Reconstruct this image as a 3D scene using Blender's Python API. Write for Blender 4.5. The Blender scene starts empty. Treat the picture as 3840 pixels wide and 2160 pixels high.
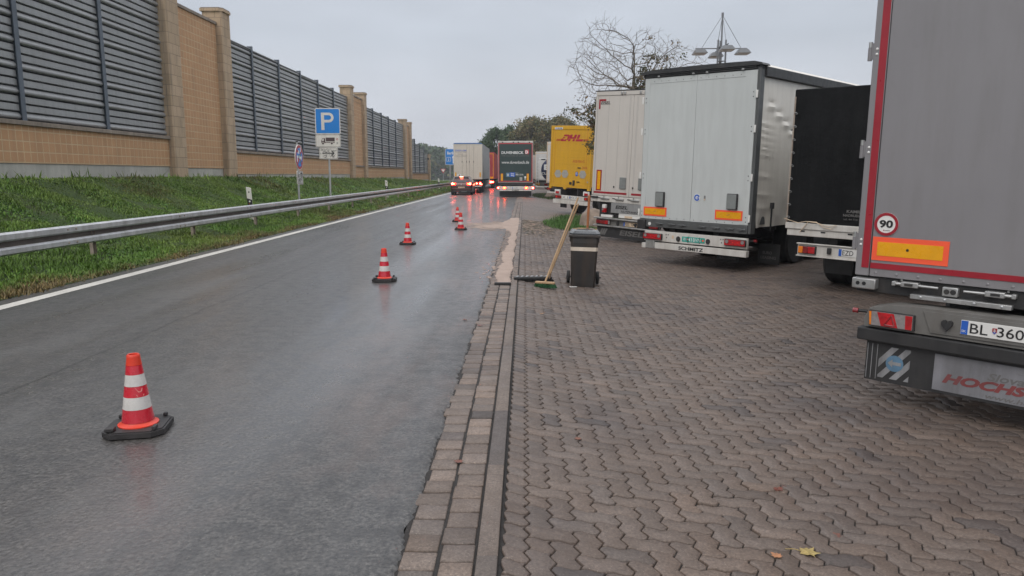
import bpy, bmesh, math, random
import numpy as np
from mathutils import Vector, Matrix, Euler

S = bpy.context.scene
COL = S.collection
R = math.radians
random.seed(7)
RNG = np.random.default_rng(11)

# ------------------------------------------------------------ camera, sky, sun, exposure
cam = bpy.data.cameras.new('camera')
cam.sensor_width = 36.0
cam.lens = 25.99
cam.clip_start = 0.05
cam.clip_end = 3000
cam_o = bpy.data.objects.new('camera', cam)
COL.objects.link(cam_o)
cam_o.location = (0, 0, 1.65)
cam_o.rotation_euler = (R(90 - 8.757), 0, R(0.9856))
S.camera = cam_o

SUN_EL, SUN_AZ = 46, 205          # azimuth: where the light comes from, clockwise from +Y
W = bpy.data.worlds.new('World')
S.world = W
W.use_nodes = True
nt = W.node_tree
nt.nodes.clear()
out = nt.nodes.new('ShaderNodeOutputWorld')
sky = nt.nodes.new('ShaderNodeTexSky')
sky.sky_type = 'NISHITA'
sky.sun_disc = False
sky.sun_elevation = R(SUN_EL)
sky.sun_rotation = R(SUN_AZ)
sky.air_density = 2.0
sky.dust_density = 5.0
bg1 = nt.nodes.new('ShaderNodeBackground')
bg1.inputs[1].default_value = 0.07
nt.links.new(sky.outputs[0], bg1.inputs[0])
tc = nt.nodes.new('ShaderNodeTexCoord')
sep = nt.nodes.new('ShaderNodeSeparateXYZ')
nt.links.new(tc.outputs['Generated'], sep.inputs[0])
ramp = nt.nodes.new('ShaderNodeValToRGB')
cr = ramp.color_ramp
cr.elements[0].position = 0.0
cr.elements[0].color = (0.56, 0.58, 0.63, 1)
cr.elements[1].position = 1.0
cr.elements[1].color = (1.28, 1.30, 1.36, 1)
for p, c in ((0.06, (0.535, 0.56, 0.615)), (0.17, (0.45, 0.487, 0.55)), (0.3, (0.48, 0.51, 0.575)), (0.55, (0.95, 0.97, 1.03))):
    e = cr.elements.new(p)
    e.color = (*c, 1)
nt.links.new(sep.outputs['Z'], ramp.inputs[0])
# soft cloud mottling of the overcast
mp = nt.nodes.new('ShaderNodeMapping')
mp.inputs['Scale'].default_value = (1.6, 1.6, 5.0)
nt.links.new(tc.outputs['Generated'], mp.inputs[0])
nz = nt.nodes.new('ShaderNodeTexNoise')
nz.inputs['Scale'].default_value = 1.7
nz.inputs['Detail'].default_value = 4
nt.links.new(mp.outputs[0], nz.inputs[0])
mr = nt.nodes.new('ShaderNodeMapRange')
mr.inputs[1].default_value = 0.3
mr.inputs[2].default_value = 0.7
mr.inputs[3].default_value = 0.88
mr.inputs[4].default_value = 1.1
nt.links.new(nz.outputs[0], mr.inputs[0])
bg2 = nt.nodes.new('ShaderNodeBackground')
nt.links.new(ramp.outputs[0], bg2.inputs[0])
nt.links.new(mr.outputs[0], bg2.inputs[1])
mx = nt.nodes.new('ShaderNodeMixShader')
mx.inputs[0].default_value = 0.93
nt.links.new(bg1.outputs[0], mx.inputs[1])
nt.links.new(bg2.outputs[0], mx.inputs[2])
nt.links.new(mx.outputs[0], out.inputs[0])

sun = bpy.data.lights.new('sun', 'SUN')
sun.energy = 0.75
sun.angle = R(35)
sun.color = (1.0, 0.95, 0.89)
sun_o = bpy.data.objects.new('sun', sun)
COL.objects.link(sun_o)
sun_o.rotation_euler = (R(90 - SUN_EL), 0, R(180 - SUN_AZ))

S.view_settings.view_transform = 'Standard'
S.view_settings.look = 'None'
S.view_settings.exposure = 0.4
S.view_settings.gamma = 1.0
S.cycles.max_bounces = 6
S.cycles.use_denoising = True

# ------------------------------------------------------------ materials
def srgb(r, g, b):
    f = lambda c: (c / 255 / 12.92) if c <= 10 else ((c / 255 + 0.055) / 1.055) ** 2.4
    return (f(r), f(g), f(b))

def N(t, kind, **kw):
    n = t.nodes.new(kind)
    for k, v in kw.items():
        setattr(n, k, v)
    return n

def rgb(t, c):
    n = N(t, 'ShaderNodeRGB')
    n.outputs[0].default_value = (*c[:3], 1)
    return n.outputs[0]

def mixc(t, fac, a, b, blend='MIX'):
    n = N(t, 'ShaderNodeMix', data_type='RGBA', blend_type=blend)
    for i, v in ((0, fac), (6, a), (7, b)):
        if hasattr(v, 'is_linked') or hasattr(v, 'links'):
            t.links.new(v, n.inputs[i])
        elif i == 0:
            n.inputs[0].default_value = v
        else:
            n.inputs[i].default_value = (*v[:3], 1)
    return n.outputs[2]

def noise(t, vec, scale, detail=4, rough=0.55):
    n = N(t, 'ShaderNodeTexNoise')
    n.inputs['Scale'].default_value = scale
    n.inputs['Detail'].default_value = detail
    n.inputs['Roughness'].default_value = rough
    if vec is not None:
        t.links.new(vec, n.inputs['Vector'])
    return n.outputs[0]

def maprange(t, v, a, b, c, d):
    n = N(t, 'ShaderNodeMapRange')
    t.links.new(v, n.inputs[0])
    for i, q in enumerate((a, b, c, d)):
        n.inputs[i + 1].default_value = q
    return n.outputs[0]

def mapping(t, vec, scale=(1, 1, 1), rot=(0, 0, 0)):
    n = N(t, 'ShaderNodeMapping')
    n.inputs['Scale'].default_value = scale
    n.inputs['Rotation'].default_value = rot
    t.links.new(vec, n.inputs[0])
    return n.outputs[0]

def new_mat(name):
    m = bpy.data.materials.new(name)
    m.use_nodes = True
    t = m.node_tree
    b = t.nodes['Principled BSDF']
    tc = N(t, 'ShaderNodeTexCoord')
    return m, t, b, tc

def bump(t, b, h, strength, dist):
    n = N(t, 'ShaderNodeBump')
    n.inputs['Strength'].default_value = strength
    n.inputs['Distance'].default_value = dist
    t.links.new(h, n.inputs['Height'])
    t.links.new(n.outputs[0], b.inputs['Normal'])

def pm(name, col, rough=0.5, metal=0.0, var=0.1, vs=2.5, bmp=0.0, bs=60, dirt=0.0, dcol=(0.09, 0.075, 0.06), coat=0.0, emit=0.0, ecol=None, streak=True, bdist=0.004, spec=0.5):
    m, t, b, tc = new_mat(name)
    o = tc.outputs['Object']
    n1 = noise(t, o, vs, 5)
    lo = [c * (1 - var) for c in col[:3]]
    hi = [min(1, c * (1 + var)) for c in col[:3]]
    c = mixc(t, maprange(t, n1, 0.3, 0.7, 0, 1), lo, hi)
    if dirt:
        v = mapping(t, o, (6, 6, 0.7)) if streak else o
        n2 = noise(t, v, 1.3, 7, 0.65)
        c = mixc(t, maprange(t, n2, 0.42, 0.78, 0, dirt), c, dcol)
        n4 = noise(t, o, 14, 4, 0.7)
        c = mixc(t, maprange(t, n4, 0.6, 0.85, 0, dirt), c, dcol)
    t.links.new(c, b.inputs['Base Color'])
    n3 = noise(t, o, vs * 3.1, 3)
    t.links.new(maprange(t, n3, 0.25, 0.75, max(0.02, rough - 0.1), min(1, rough + 0.1)), b.inputs['Roughness'])
    b.inputs['Metallic'].default_value = metal
    b.inputs['Specular IOR Level'].default_value = spec
    if coat:
        b.inputs['Coat Weight'].default_value = coat
        b.inputs['Coat Roughness'].default_value = 0.08
    if emit:
        b.inputs['Emission Color'].default_value = (*(ecol or col)[:3], 1)
        b.inputs['Emission Strength'].default_value = emit
    if bmp:
        bump(t, b, noise(t, o, bs, 4, 0.6), bmp, bdist)
    return m

# ------------------------------------------------------------ mesh builder
class MB:
    def __init__(s):
        s.v = []; s.f = []; s.mi = []; s.mats = []
    def _m(s, m):
        if m not in s.mats:
            s.mats.append(m)
        return s.mats.index(m)
    def add(s, vs, fs, m):
        k = len(s.v); i = s._m(m)
        s.v += [tuple(p) for p in vs]
        for f in fs:
            s.f.append([k + a for a in f]); s.mi.append(i)
        return s
    def box(s, lo, hi, m, bev=0.0, M=None):
        (x0, y0, z0), (x1, y1, z1) = lo, hi
        b = min(bev, 0.45 * min(abs(x1 - x0), abs(y1 - y0), abs(z1 - z0)))
        if b <= 0:
            vs = [(x, y, z) for z in (z0, z1) for y in (y0, y1) for x in (x0, x1)]
            fs = [(0, 2, 3, 1), (4, 5, 7, 6), (0, 1, 5, 4), (2, 6, 7, 3), (0, 4, 6, 2), (1, 3, 7, 5)]
        else:
            bm = bmesh.new()
            bmesh.ops.create_cube(bm, size=1)
            for v in bm.verts:
                v.co = Vector(((x0 + x1) / 2 + v.co.x * (x1 - x0), (y0 + y1) / 2 + v.co.y * (y1 - y0), (z0 + z1) / 2 + v.co.z * (z1 - z0)))
            bmesh.ops.bevel(bm, geom=bm.edges[:], offset=b, segments=2, affect='EDGES', profile=0.5)
            bm.verts.index_update()
            vs = [v.co.copy() for v in bm.verts]
            fs = [[v.index for v in f.verts] for f in bm.faces]
            bm.free()
        if M is not None:
            vs = [M @ Vector(v) for v in vs]
        return s.add(vs, fs, m)
    def tube(s, pts, rad, m, n=8, caps=True):
        pts = [Vector(p) for p in pts]
        if not hasattr(rad, '__len__'):
            rad = [rad] * len(pts)
        vs = []; fs = []
        prev = None
        for i, p in enumerate(pts):
            d = (pts[min(i + 1, len(pts) - 1)] - pts[max(i - 1, 0)]).normalized()
            if prev is None:
                a = Vector((0, 0, 1)) if abs(d.z) < 0.9 else Vector((1, 0, 0))
                u = d.cross(a).normalized()
            else:
                u = (prev - d * prev.dot(d)).normalized()
            prev = u
            w = d.cross(u)
            for k in range(n):
                an = 2 * math.pi * k / n
                vs.append(p + (u * math.cos(an) + w * math.sin(an)) * rad[i])
        for i in range(len(pts) - 1):
            for k in range(n):
                a = i * n + k; b = i * n + (k + 1) % n
                fs.append((a, b, b + n, a + n))
        if caps:
            fs.append(tuple(reversed(range(n))))
            fs.append(tuple(range((len(pts) - 1) * n, len(pts) * n)))
        return s.add(vs, fs, m)
    def prism(s, poly, m, d0, d1, O=(0, 0, 0), u=(1, 0, 0), w=(0, 0, 1), n=(0, 1, 0)):
        O, u, w, n = map(Vector, (O, u, w, n))
        k = len(poly)
        vs = [O + u * a + w * b + n * d0 for a, b in poly] + [O + u * a + w * b + n * d1 for a, b in poly]
        fs = [tuple(range(k)), tuple(reversed(range(k, 2 * k)))]
        fs += [(i, (i + 1) % k, k + (i + 1) % k, k + i) for i in range(k)]
        return s.add(vs, fs, m)
    def disc(s, cx, cz, r, m, d0, d1, seg=32, rx=1.0, **kw):
        return s.prism([(cx + rx * r * math.cos(2 * math.pi * i / seg), cz + r * math.sin(2 * math.pi * i / seg)) for i in range(seg)], m, d0, d1, **kw)
    def ring(s, cx, cz, r0, r1, m, d0, d1, seg=36, a0=0, a1=360, **kw):
        full = abs(a1 - a0) >= 360
        k = seg
        A = [R(a0 + (a1 - a0) * i / k) for i in range(k + (0 if full else 1))]
        for i in range(k):
            p, q = A[i], A[(i + 1) % len(A)]
            s.prism([(cx + r * math.cos(t), cz + r * math.sin(t)) for r, t in ((r0, p), (r1, p), (r1, q), (r0, q))], m, d0, d1, **kw)
        return s
    def lathe(s, prof, m, n=24, C=(0, 0, 0), axis='z'):
        vs = []; fs = []
        for r, z in prof:
            for k in range(n):
                a = 2 * math.pi * k / n
                x, y = r * math.cos(a), r * math.sin(a)
                p = (x, y, z) if axis == 'z' else ((z, x, y) if axis == 'x' else (x, z, y))
                vs.append((p[0] + C[0], p[1] + C[1], p[2] + C[2]))
        for i in range(len(prof) - 1):
            for k in range(n):
                a = i * n + k; b = i * n + (k + 1) % n
                fs.append((a, b, b + n, a + n))
        if prof[0][0] > 1e-5:
            fs.append(tuple(range(n)))
        if prof[-1][0] > 1e-5:
            fs.append(tuple(range((len(prof) - 1) * n, len(prof) * n)))
        return s.add(vs, fs, m)
    def build(s, name, parent=None, loc=(0, 0, 0), smooth=True, ang=21, recalc=True):
        me = bpy.data.meshes.new(name)
        me.from_pydata(s.v, [], s.f)
        for m in s.mats:
            me.materials.append(m)
        me.polygons.foreach_set('material_index', s.mi)
        if recalc:
            bm = bmesh.new(); bm.from_mesh(me)
            bmesh.ops.recalc_face_normals(bm, faces=bm.faces)
            bm.to_mesh(me); bm.free()
        if smooth:
            me.polygons.foreach_set('use_smooth', [True] * len(me.polygons))
            me.set_sharp_from_angle(angle=R(ang))
        me.update()
        return link(name, me, parent, loc)

def link(name, me, parent=None, loc=(0, 0, 0)):
    o = bpy.data.objects.new(name, me)
    COL.objects.link(o)
    o.location = loc
    if parent is not None:
        o.parent = parent
    return o

def np_mesh(name, V, F, mats, tone=None, mi=None, smooth=False):
    """V (n,3); F list of arrays (m,k) of vertex indices; tone (n,4) colour per vertex."""
    me = bpy.data.meshes.new(name)
    me.vertices.add(len(V))
    me.vertices.foreach_set('co', np.asarray(V, np.float32).ravel())
    loops = np.concatenate([f.ravel() for f in F])
    sizes = np.concatenate([np.full(len(f), f.shape[1]) for f in F])
    me.loops.add(len(loops))
    me.loops.foreach_set('vertex_index', loops.astype(np.int32))
    me.polygons.add(len(sizes))
    me.polygons.foreach_set('loop_start', np.concatenate([[0], np.cumsum(sizes)[:-1]]).astype(np.int32))
    if mi is not None:
        me.polygons.foreach_set('material_index', np.asarray(mi, np.int32))
    for m in mats:
        me.materials.append(m)
    if smooth:
        me.polygons.foreach_set('use_smooth', np.ones(len(sizes), bool))
    me.update(calc_edges=True)
    if tone is not None:
        a = me.color_attributes.new('tone', 'FLOAT_COLOR', 'POINT')
        a.data.foreach_set('color', np.asarray(tone, np.float32).ravel())
    return me

def tag(o, label=None, cat=None, group=None, kind=None):
    for k, v in (('label', label), ('category', cat), ('group', group), ('kind', kind)):
        if v:
            o[k] = v
    return o

def thing(name, label, cat, loc=(0, 0, 0), rot=(0, 0, 0), group=None):
    o = bpy.data.objects.new(name, None)
    o.empty_display_size = 0.2
    COL.objects.link(o)
    o.location = loc
    o.rotation_euler = rot
    return tag(o, label, cat, group)

def copy_tree(o, parent=None):
    c = o.copy()
    COL.objects.link(c)
    c.parent = parent
    for ch in list(o.children):
        copy_tree(ch, c)
    return c

_txt = {}
def text(s, x, z, w, h, mat, parent, y=-0.004, shear=0.0, bold=0.0, loc=(0, 0, 0), name='lettering', fit=True):
    """lettering whose lower left corner is (x, z) on the face y, filling w by h; faces -y"""
    cu = bpy.data.curves.new('lettering', 'FONT')
    cu.body = s
    cu.shear = shear
    cu.offset = bold
    cu.resolution_u = 3
    cu.extrude = 0.0
    ob = bpy.data.objects.new('lettering', cu)
    me = bpy.data.meshes.new_from_object(ob)
    bpy.data.objects.remove(ob)
    co = np.empty(len(me.vertices) * 3, np.float32)
    me.vertices.foreach_get('co', co)
    co = co.reshape(-1, 3)
    lo = co.min(0); hi = co.max(0)
    sx = w / max(1e-6, hi[0] - lo[0]) if w else h / (hi[1] - lo[1])
    sz = h / max(1e-6, hi[1] - lo[1])
    q = np.zeros_like(co)
    q[:, 0] = x + (co[:, 0] - lo[0]) * sx
    q[:, 2] = z + (co[:, 1] - lo[1]) * sz
    q[:, 1] = y
    me.vertices.foreach_set('co', q.ravel())
    me.materials.clear()
    me.materials.append(mat)
    me.name = name
    me.update()
    return link(name, me, parent, loc)

def lot_z(x):
    if x <= -0.11:
        return 0.0
    return -0.25 * (1 - math.exp(-(x + 0.11) / 1.8))

def lot_zv(x):
    return np.where(x <= -0.11, 0.0, -0.25 * (1 - np.exp(-(x + 0.11) / 1.8)))

def wall_z(y):
    return float(np.interp(y, [0, 28, 35, 57, 83, 104, 130], [1.5, 1.5, 1.46, 1.26, 1.05, 0.62, 0.3]))

def bank_z(x, y):
    """height of the grass verge and embankment"""
    x = np.asarray(x, float); y = np.asarray(y, float)
    zw = np.interp(y, [0, 28, 35, 57, 83, 104, 130], [1.5, 1.5, 1.46, 1.26, 1.05, 0.62, 0.3])
    t = np.clip((-6.9 - x) / 5.9, 0, 1)
    lump = 0.05 * np.sin(x * 2.3 + y * 0.7) * np.sin(y * 1.1 - x) + 0.03 * np.sin(3.1 * y + 2 * x)
    return zw * (t ** 1.5) * (1.0 - 0.18 * t * (1 - t)) + lump * np.clip(t * 4, 0, 1) * np.clip((1 - t) * 5, 0, 1) + 0.004

# ------------------------------------------------------------ setting materials
def asphalt_mat():
    m, t, b, tc = new_mat('wet_asphalt')
    o = tc.outputs['Object']
    fine = noise(t, o, 42, 6, 0.72)
    mid = noise(t, o, 7, 6, 0.65)
    lane = noise(t, mapping(t, o, (1.1, 0.07, 1)), 1.6, 4, 0.5)      # long patches along the driving direction
    c = mixc(t, maprange(t, fine, 0.38, 0.64, 0, 1), (0.014, 0.0138, 0.0135), (0.120, 0.113, 0.105))
    c = mixc(t, maprange(t, mid, 0.42, 0.66, 0, 0.7), c, (0.02, 0.02, 0.021))
    pt = noise(t, mapping(t, o, (1, 0.35, 1)), 0.9, 6, 0.7)
    c = mixc(t, maprange(t, pt, 0.52, 0.6, 0, 0.35), c, (0.10, 0.098, 0.094))
    sp = N(t, 'ShaderNodeTexVoronoi'); sp.inputs['Scale'].default_value = 38
    t.links.new(o, sp.inputs['Vector'])
    sp2 = noise(t, o, 5.0, 2)
    c = mixc(t, maprange(t, sp.outputs['Distance'], 0.03, 0.15, 0.6, 0), c, (0.24, 0.225, 0.20))
    # reddish oil binder dust near the kerb
    sx = N(t, 'ShaderNodeSeparateXYZ'); t.links.new(o, sx.inputs[0])
    band = maprange(t, sx.outputs[0], -3.2, -0.8, 0, 1)
    pat = noise(t, mapping(t, o, (1, 0.45, 1)), 1.1, 6, 0.65)
    mul = N(t, 'ShaderNodeMath', operation='MULTIPLY')
    t.links.new(band, mul.inputs[0]); t.links.new(maprange(t, pat, 0.48, 0.72, 0, 0.6), mul.inputs[1])
    c = mixc(t, mul.outputs[0], c, (0.16, 0.115, 0.095))
    # dark joint of the old lane seam
    seam = N(t, 'ShaderNodeMath', operation='ADD')
    t.links.new(sx.outputs[0], seam.inputs[0]); t.links.new(maprange(t, noise(t, mapping(t, o, (0.2, 1, 1)), 1.5, 5, 0.7), 0, 1, -0.10, 0.10), seam.inputs[1])
    dist = N(t, 'ShaderNodeMath', operation='ADD'); t.links.new(seam.outputs[0], dist.inputs[0]); dist.inputs[1].default_value = 3.95
    ab = N(t, 'ShaderNodeMath', operation='ABSOLUTE'); t.links.new(dist.outputs[0], ab.inputs[0])
    c = mixc(t, maprange(t, ab.outputs[0], 0.006, 0.022, 0.8, 0), c, (0.01, 0.01, 0.01))
    t.links.new(c, b.inputs['Base Color'])
    r = N(t, 'ShaderNodeMath', operation='ADD')
    t.links.new(maprange(t, lane, 0.3, 0.7, 0.24, 0.46), r.inputs[0])
    b.inputs['Coat Roughness'].default_value = 0.16
    cw = N(t, 'ShaderNodeMath', operation='MULTIPLY')
    t.links.new(maprange(t, lane, 0.32, 0.62, 0.6, 0.1), cw.inputs[0]); t.links.new(maprange(t, fine, 0.36, 0.6, 1.0, 0.25), cw.inputs[1])
    # polished wheel track that holds a thicker film of water
    sxx = N(t, 'ShaderNodeSeparateXYZ'); t.links.new(o, sxx.inputs[0])
    tr = N(t, 'ShaderNodeMath', operation='ADD'); t.links.new(sxx.outputs[0], tr.inputs[0]); tr.inputs[1].default_value = 1.9
    tra = N(t, 'ShaderNodeMath', operation='ABSOLUTE'); t.links.new(tr.outputs[0], tra.inputs[0])
    trm = N(t, 'ShaderNodeMath', operation='MULTIPLY'); t.links.new(maprange(t, tra.outputs[0], 0.1, 0.9, 0.5, 0.0), trm.inputs[0]); t.links.new(maprange(t, mid, 0.3, 0.65, 0.3, 1.0), trm.inputs[1])
    cw2 = N(t, 'ShaderNodeMath', operation='ADD', use_clamp=True); t.links.new(cw.outputs[0], cw2.inputs[0]); t.links.new(trm.outputs[0], cw2.inputs[1])
    t.links.new(cw2.outputs[0], b.inputs['Coat Weight'])
    b.inputs['Coat IOR'].default_value = 1.33
    t.links.new(maprange(t, mid, 0.3, 0.7, -0.05, 0.08), r.inputs[1])
    t.links.new(r.outputs[0], b.inputs['Roughness'])
    b.inputs['Specular IOR Level'].default_value = 0.6
    h = N(t, 'ShaderNodeMath', operation='ADD')
    t.links.new(fine, h.inputs[0]); t.links.new(sp.outputs['Distance'], h.inputs[1])
    bump(t, b, h.outputs[0], 0.4, 0.008)
    return m

def paver_mat(name, base, speck=0.5, rough=0.5):
    m, t, b, tc = new_mat(name)
    o = tc.outputs['Object']
    at = N(t, 'ShaderNodeAttribute', attribute_name='tone')
    fine = noise(t, o, 75, 4, 0.75)
    mid = noise(t, o, 9, 6, 0.65)
    big = noise(t, o, 0.55, 4, 0.6)
    c = mixc(t, maprange(t, fine, 0.32, 0.72, 0, 1), [q * 0.45 for q in base], [q * 1.55 for q in base])
    c = mixc(t, maprange(t, mid, 0.3, 0.7, 0.0, 0.5), c, [q * 0.68 for q in base])
    c = mixc(t, maprange(t, big, 0.48, 0.70, 0.0, 0.7), c, [base[0] * 0.42, base[1] * 0.44, base[2] * 0.52])
    vo = N(t, 'ShaderNodeTexVoronoi'); vo.inputs['Scale'].default_value = 62
    t.links.new(o, vo.inputs['Vector'])
    c = mixc(t, maprange(t, vo.outputs['Distance'], 0.05, 0.22, speck, 0), c, (0.36, 0.30, 0.24))
    st = N(t, 'ShaderNodeTexVoronoi'); st.inputs['Scale'].default_value = 0.55
    t.links.new(o, st.inputs['Vector'])
    wob = N(t, 'ShaderNodeMath', operation='ADD'); t.links.new(st.outputs['Distance'], wob.inputs[0]); t.links.new(maprange(t, mid, 0, 1, -0.2, 0.2), wob.inputs[1])
    c = mixc(t, maprange(t, wob.outputs[0], 0.06, 0.20, 0.6, 0), c, [q * 0.35 for q in base])       # old oil drips
    c = mixc(t, 1.0, c, at.outputs['Color'], 'MULTIPLY')
    t.links.new(c, b.inputs['Base Color'])
    t.links.new(maprange(t, mid, 0.3, 0.7, rough - 0.12, rough + 0.14), b.inputs['Roughness'])
    bump(t, b, fine, 0.45, 0.004)
    return m

def brick_mat(name, c1, c2, mortar, bw, rh, ms, off, var=0.25, bmpd=0.01, smooth=0.3, stain=0.5):
    m, t, b, tc = new_mat(name)
    o = tc.outputs['Object']
    sx = N(t, 'ShaderNodeSeparateXYZ'); t.links.new(o, sx.inputs[0])
    ad = N(t, 'ShaderNodeMath', operation='ADD'); t.links.new(sx.outputs[0], ad.inputs[0]); t.links.new(sx.outputs[1], ad.inputs[1])
    cb = N(t, 'ShaderNodeCombineXYZ'); t.links.new(ad.outputs[0], cb.inputs[0]); t.links.new(sx.outputs[2], cb.inputs[1])
    br = N(t, 'ShaderNodeTexBrick')
    br.offset = off
    br.offset_frequency = 2
    t.links.new(cb.outputs[0], br.inputs['Vector'])
    for k, v in (('Color1', c1), ('Color2', c2), ('Mortar', mortar)):
        br.inputs[k].default_value = (*v, 1)
    br.inputs['Scale'].default_value = 1
    br.inputs['Mortar Size'].default_value = ms
    br.inputs['Mortar Smooth'].default_value = smooth
    br.inputs['Brick Width'].default_value = bw
    br.inputs['Row Height'].default_value = rh
    br.inputs['Bias'].default_value = -0.1
    n1 = noise(t, o, 1.1, 5, 0.6)
    n2 = noise(t, o, 45, 4, 0.7)
    c = mixc(t, maprange(t, n2, 0.3, 0.7, 0, var), br.outputs['Color'], [q * 0.6 for q in c1])
    # rain streaks and damp staining
    n3 = noise(t, mapping(t, o, (3.5, 3.5, 0.35)), 1.0, 6, 0.65)
    c = mixc(t, maprange(t, n3, 0.5, 0.8, 0, stain), c, (0.10, 0.085, 0.065))
    c = mixc(t, maprange(t, n1, 0.35, 0.7, 0, 0.35), c, [q * 0.75 for q in c1])
    t.links.new(c, b.inputs['Base Color'])
    b.inputs['Roughness'].default_value = 0.85
    a = N(t, 'ShaderNodeMath', operation='MULTIPLY_ADD')
    t.links.new(n2, a.inputs[0]); a.inputs[1].default_value = 0.35
    inv = N(t, 'ShaderNodeMath', operation='SUBTRACT'); inv.inputs[0].default_value = 1.0
    t.links.new(br.outputs['Fac'], inv.inputs[1]); t.links.new(inv.outputs[0], a.inputs[2])
    bump(t, b, a.outputs[0], 0.7, bmpd)
    return m

def tone_mat(name, rough=0.6, trans=0.0, spec=0.35):
    m, t, b, tc = new_mat(name)
    at = N(t, 'ShaderNodeAttribute', attribute_name='tone')
    t.links.new(at.outputs['Color'], b.inputs['Base Color'])
    b.inputs['Roughness'].default_value = rough
    b.inputs['Specular IOR Level'].default_value = spec
    if trans:
        b.inputs['Transmission Weight'].default_value = 0
        b.inputs['Subsurface Weight'].default_value = 0
    return m

def soil_mat():
    m, t, b, tc = new_mat('grassy_soil')
    o = tc.outputs['Object']
    c = mixc(t, maprange(t, noise(t, o, 2.0, 6, 0.65), 0.3, 0.7, 0, 1), (0.05, 0.105, 0.015), (0.09, 0.135, 0.028))
    c = mixc(t, maprange(t, noise(t, o, 22, 5, 0.7), 0.4, 0.7, 0, 0.8), c, (0.028, 0.05, 0.013))
    c = mixc(t, maprange(t, noise(t, o, 0.7, 5, 0.6), 0.52, 0.72, 0, 0.7), c, (0.07, 0.05, 0.025))
    t.links.new(c, b.inputs['Base Color'])
    b.inputs['Roughness'].default_value = 0.9
    bump(t, b, noise(t, o, 22, 8, 0.8), 1.0, 0.10)
    return m

M_ASPH = asphalt_mat()
M_PAVE = paver_mat('concrete_pavers', (0.130, 0.098, 0.079), 0.45, 0.55)
M_SETT = paver_mat('gutter_setts', (0.160, 0.122, 0.098), 0.5, 0.55)
M_KERB = paver_mat('kerb_concrete', (0.155, 0.122, 0.100), 0.45, 0.6)
M_JOINT = pm('wet_joint_grit', (0.018, 0.015, 0.013), 0.8, var=0.4, vs=40, bmp=0.5, bs=120)
M_SOIL = soil_mat()
M_GRASS = tone_mat('grass_blades', 0.55)
M_LINE = pm('road_paint', (0.54, 0.52, 0.47), 0.5, var=0.1, vs=30, bmp=0.3, bs=150, dirt=0.35, dcol=(0.12, 0.115, 0.11), streak=False)
M_BRICK = brick_mat('orange_block', (0.52, 0.295, 0.150), (0.45, 0.255, 0.13), (0.60, 0.45, 0.28), 0.27, 0.28, 0.017, 0.0, stain=0.3, smooth=0.2)
M_PILLAR = brick_mat('tan_block', (0.49, 0.36, 0.24), (0.40, 0.295, 0.19), (0.22, 0.17, 0.12), 0.5, 0.38, 0.012, 0.5, stain=0.75)
M_CONC = pm('plinth_concrete', (0.40, 0.39, 0.35), 0.85, var=0.15, vs=0.9, bmp=0.3, bs=30, dirt=0.35, dcol=(0.16, 0.16, 0.13))
M_COPING = pm('coping_stone', (0.25, 0.205, 0.165), 0.8, var=0.25, vs=1.2, bmp=0.4, bs=30, dirt=0.6, dcol=(0.07, 0.06, 0.045))
M_LOUVRE = pm('grey_louvre_metal', (0.275, 0.28, 0.28), 0.4, metal=0.2, var=0.09, vs=0.5, dirt=0.38, dcol=(0.11, 0.11, 0.10))
M_SLOT = pm('louvre_gap', (0.012, 0.012, 0.013), 0.8)
M_HPOST = pm('blue_grey_steel', (0.085, 0.105, 0.13), 0.5, metal=0.2, var=0.15, vs=2)
M_GALV = pm('galvanised_steel', (0.50, 0.51, 0.52), 0.42, metal=0.55, var=0.12, vs=2.2, dirt=0.55, dcol=(0.19, 0.165, 0.145), bmp=0.1, bs=30)
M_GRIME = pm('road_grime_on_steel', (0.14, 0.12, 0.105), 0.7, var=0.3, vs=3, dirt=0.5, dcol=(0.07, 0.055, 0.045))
M_RUSTG = pm('dull_galvanised_post', (0.40, 0.335, 0.28), 0.6, metal=0.3, var=0.2, vs=6, dirt=0.6, dcol=(0.16, 0.10, 0.06))
M_SAND = pm('absorbent_sand', (0.36, 0.275, 0.228), 0.95, var=0.12, vs=3, bmp=0.8, bs=70, dirt=0.45, dcol=(0.26, 0.20, 0.165), streak=False, bdist=0.01)

# ------------------------------------------------------------ ground, road, lot
def sheet(name, xs, ys, zf, mat, kind='structure', smooth=True):
    X, Y = np.meshgrid(xs, ys, indexing='ij')
    Z = zf(X, Y)
    nx, ny = X.shape
    V = np.stack([X, Y, Z], -1).reshape(-1, 3)
    i, j = np.meshgrid(np.arange(nx - 1), np.arange(ny - 1), indexing='ij')
    a = (i * ny + j).ravel()
    F = np.stack([a, a + ny, a + ny + 1, a + 1], 1)
    o = link(name, np_mesh(name, V, [F], [mat], tone=np.ones((len(V), 4)), smooth=smooth))
    return tag(o, kind=kind)

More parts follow.
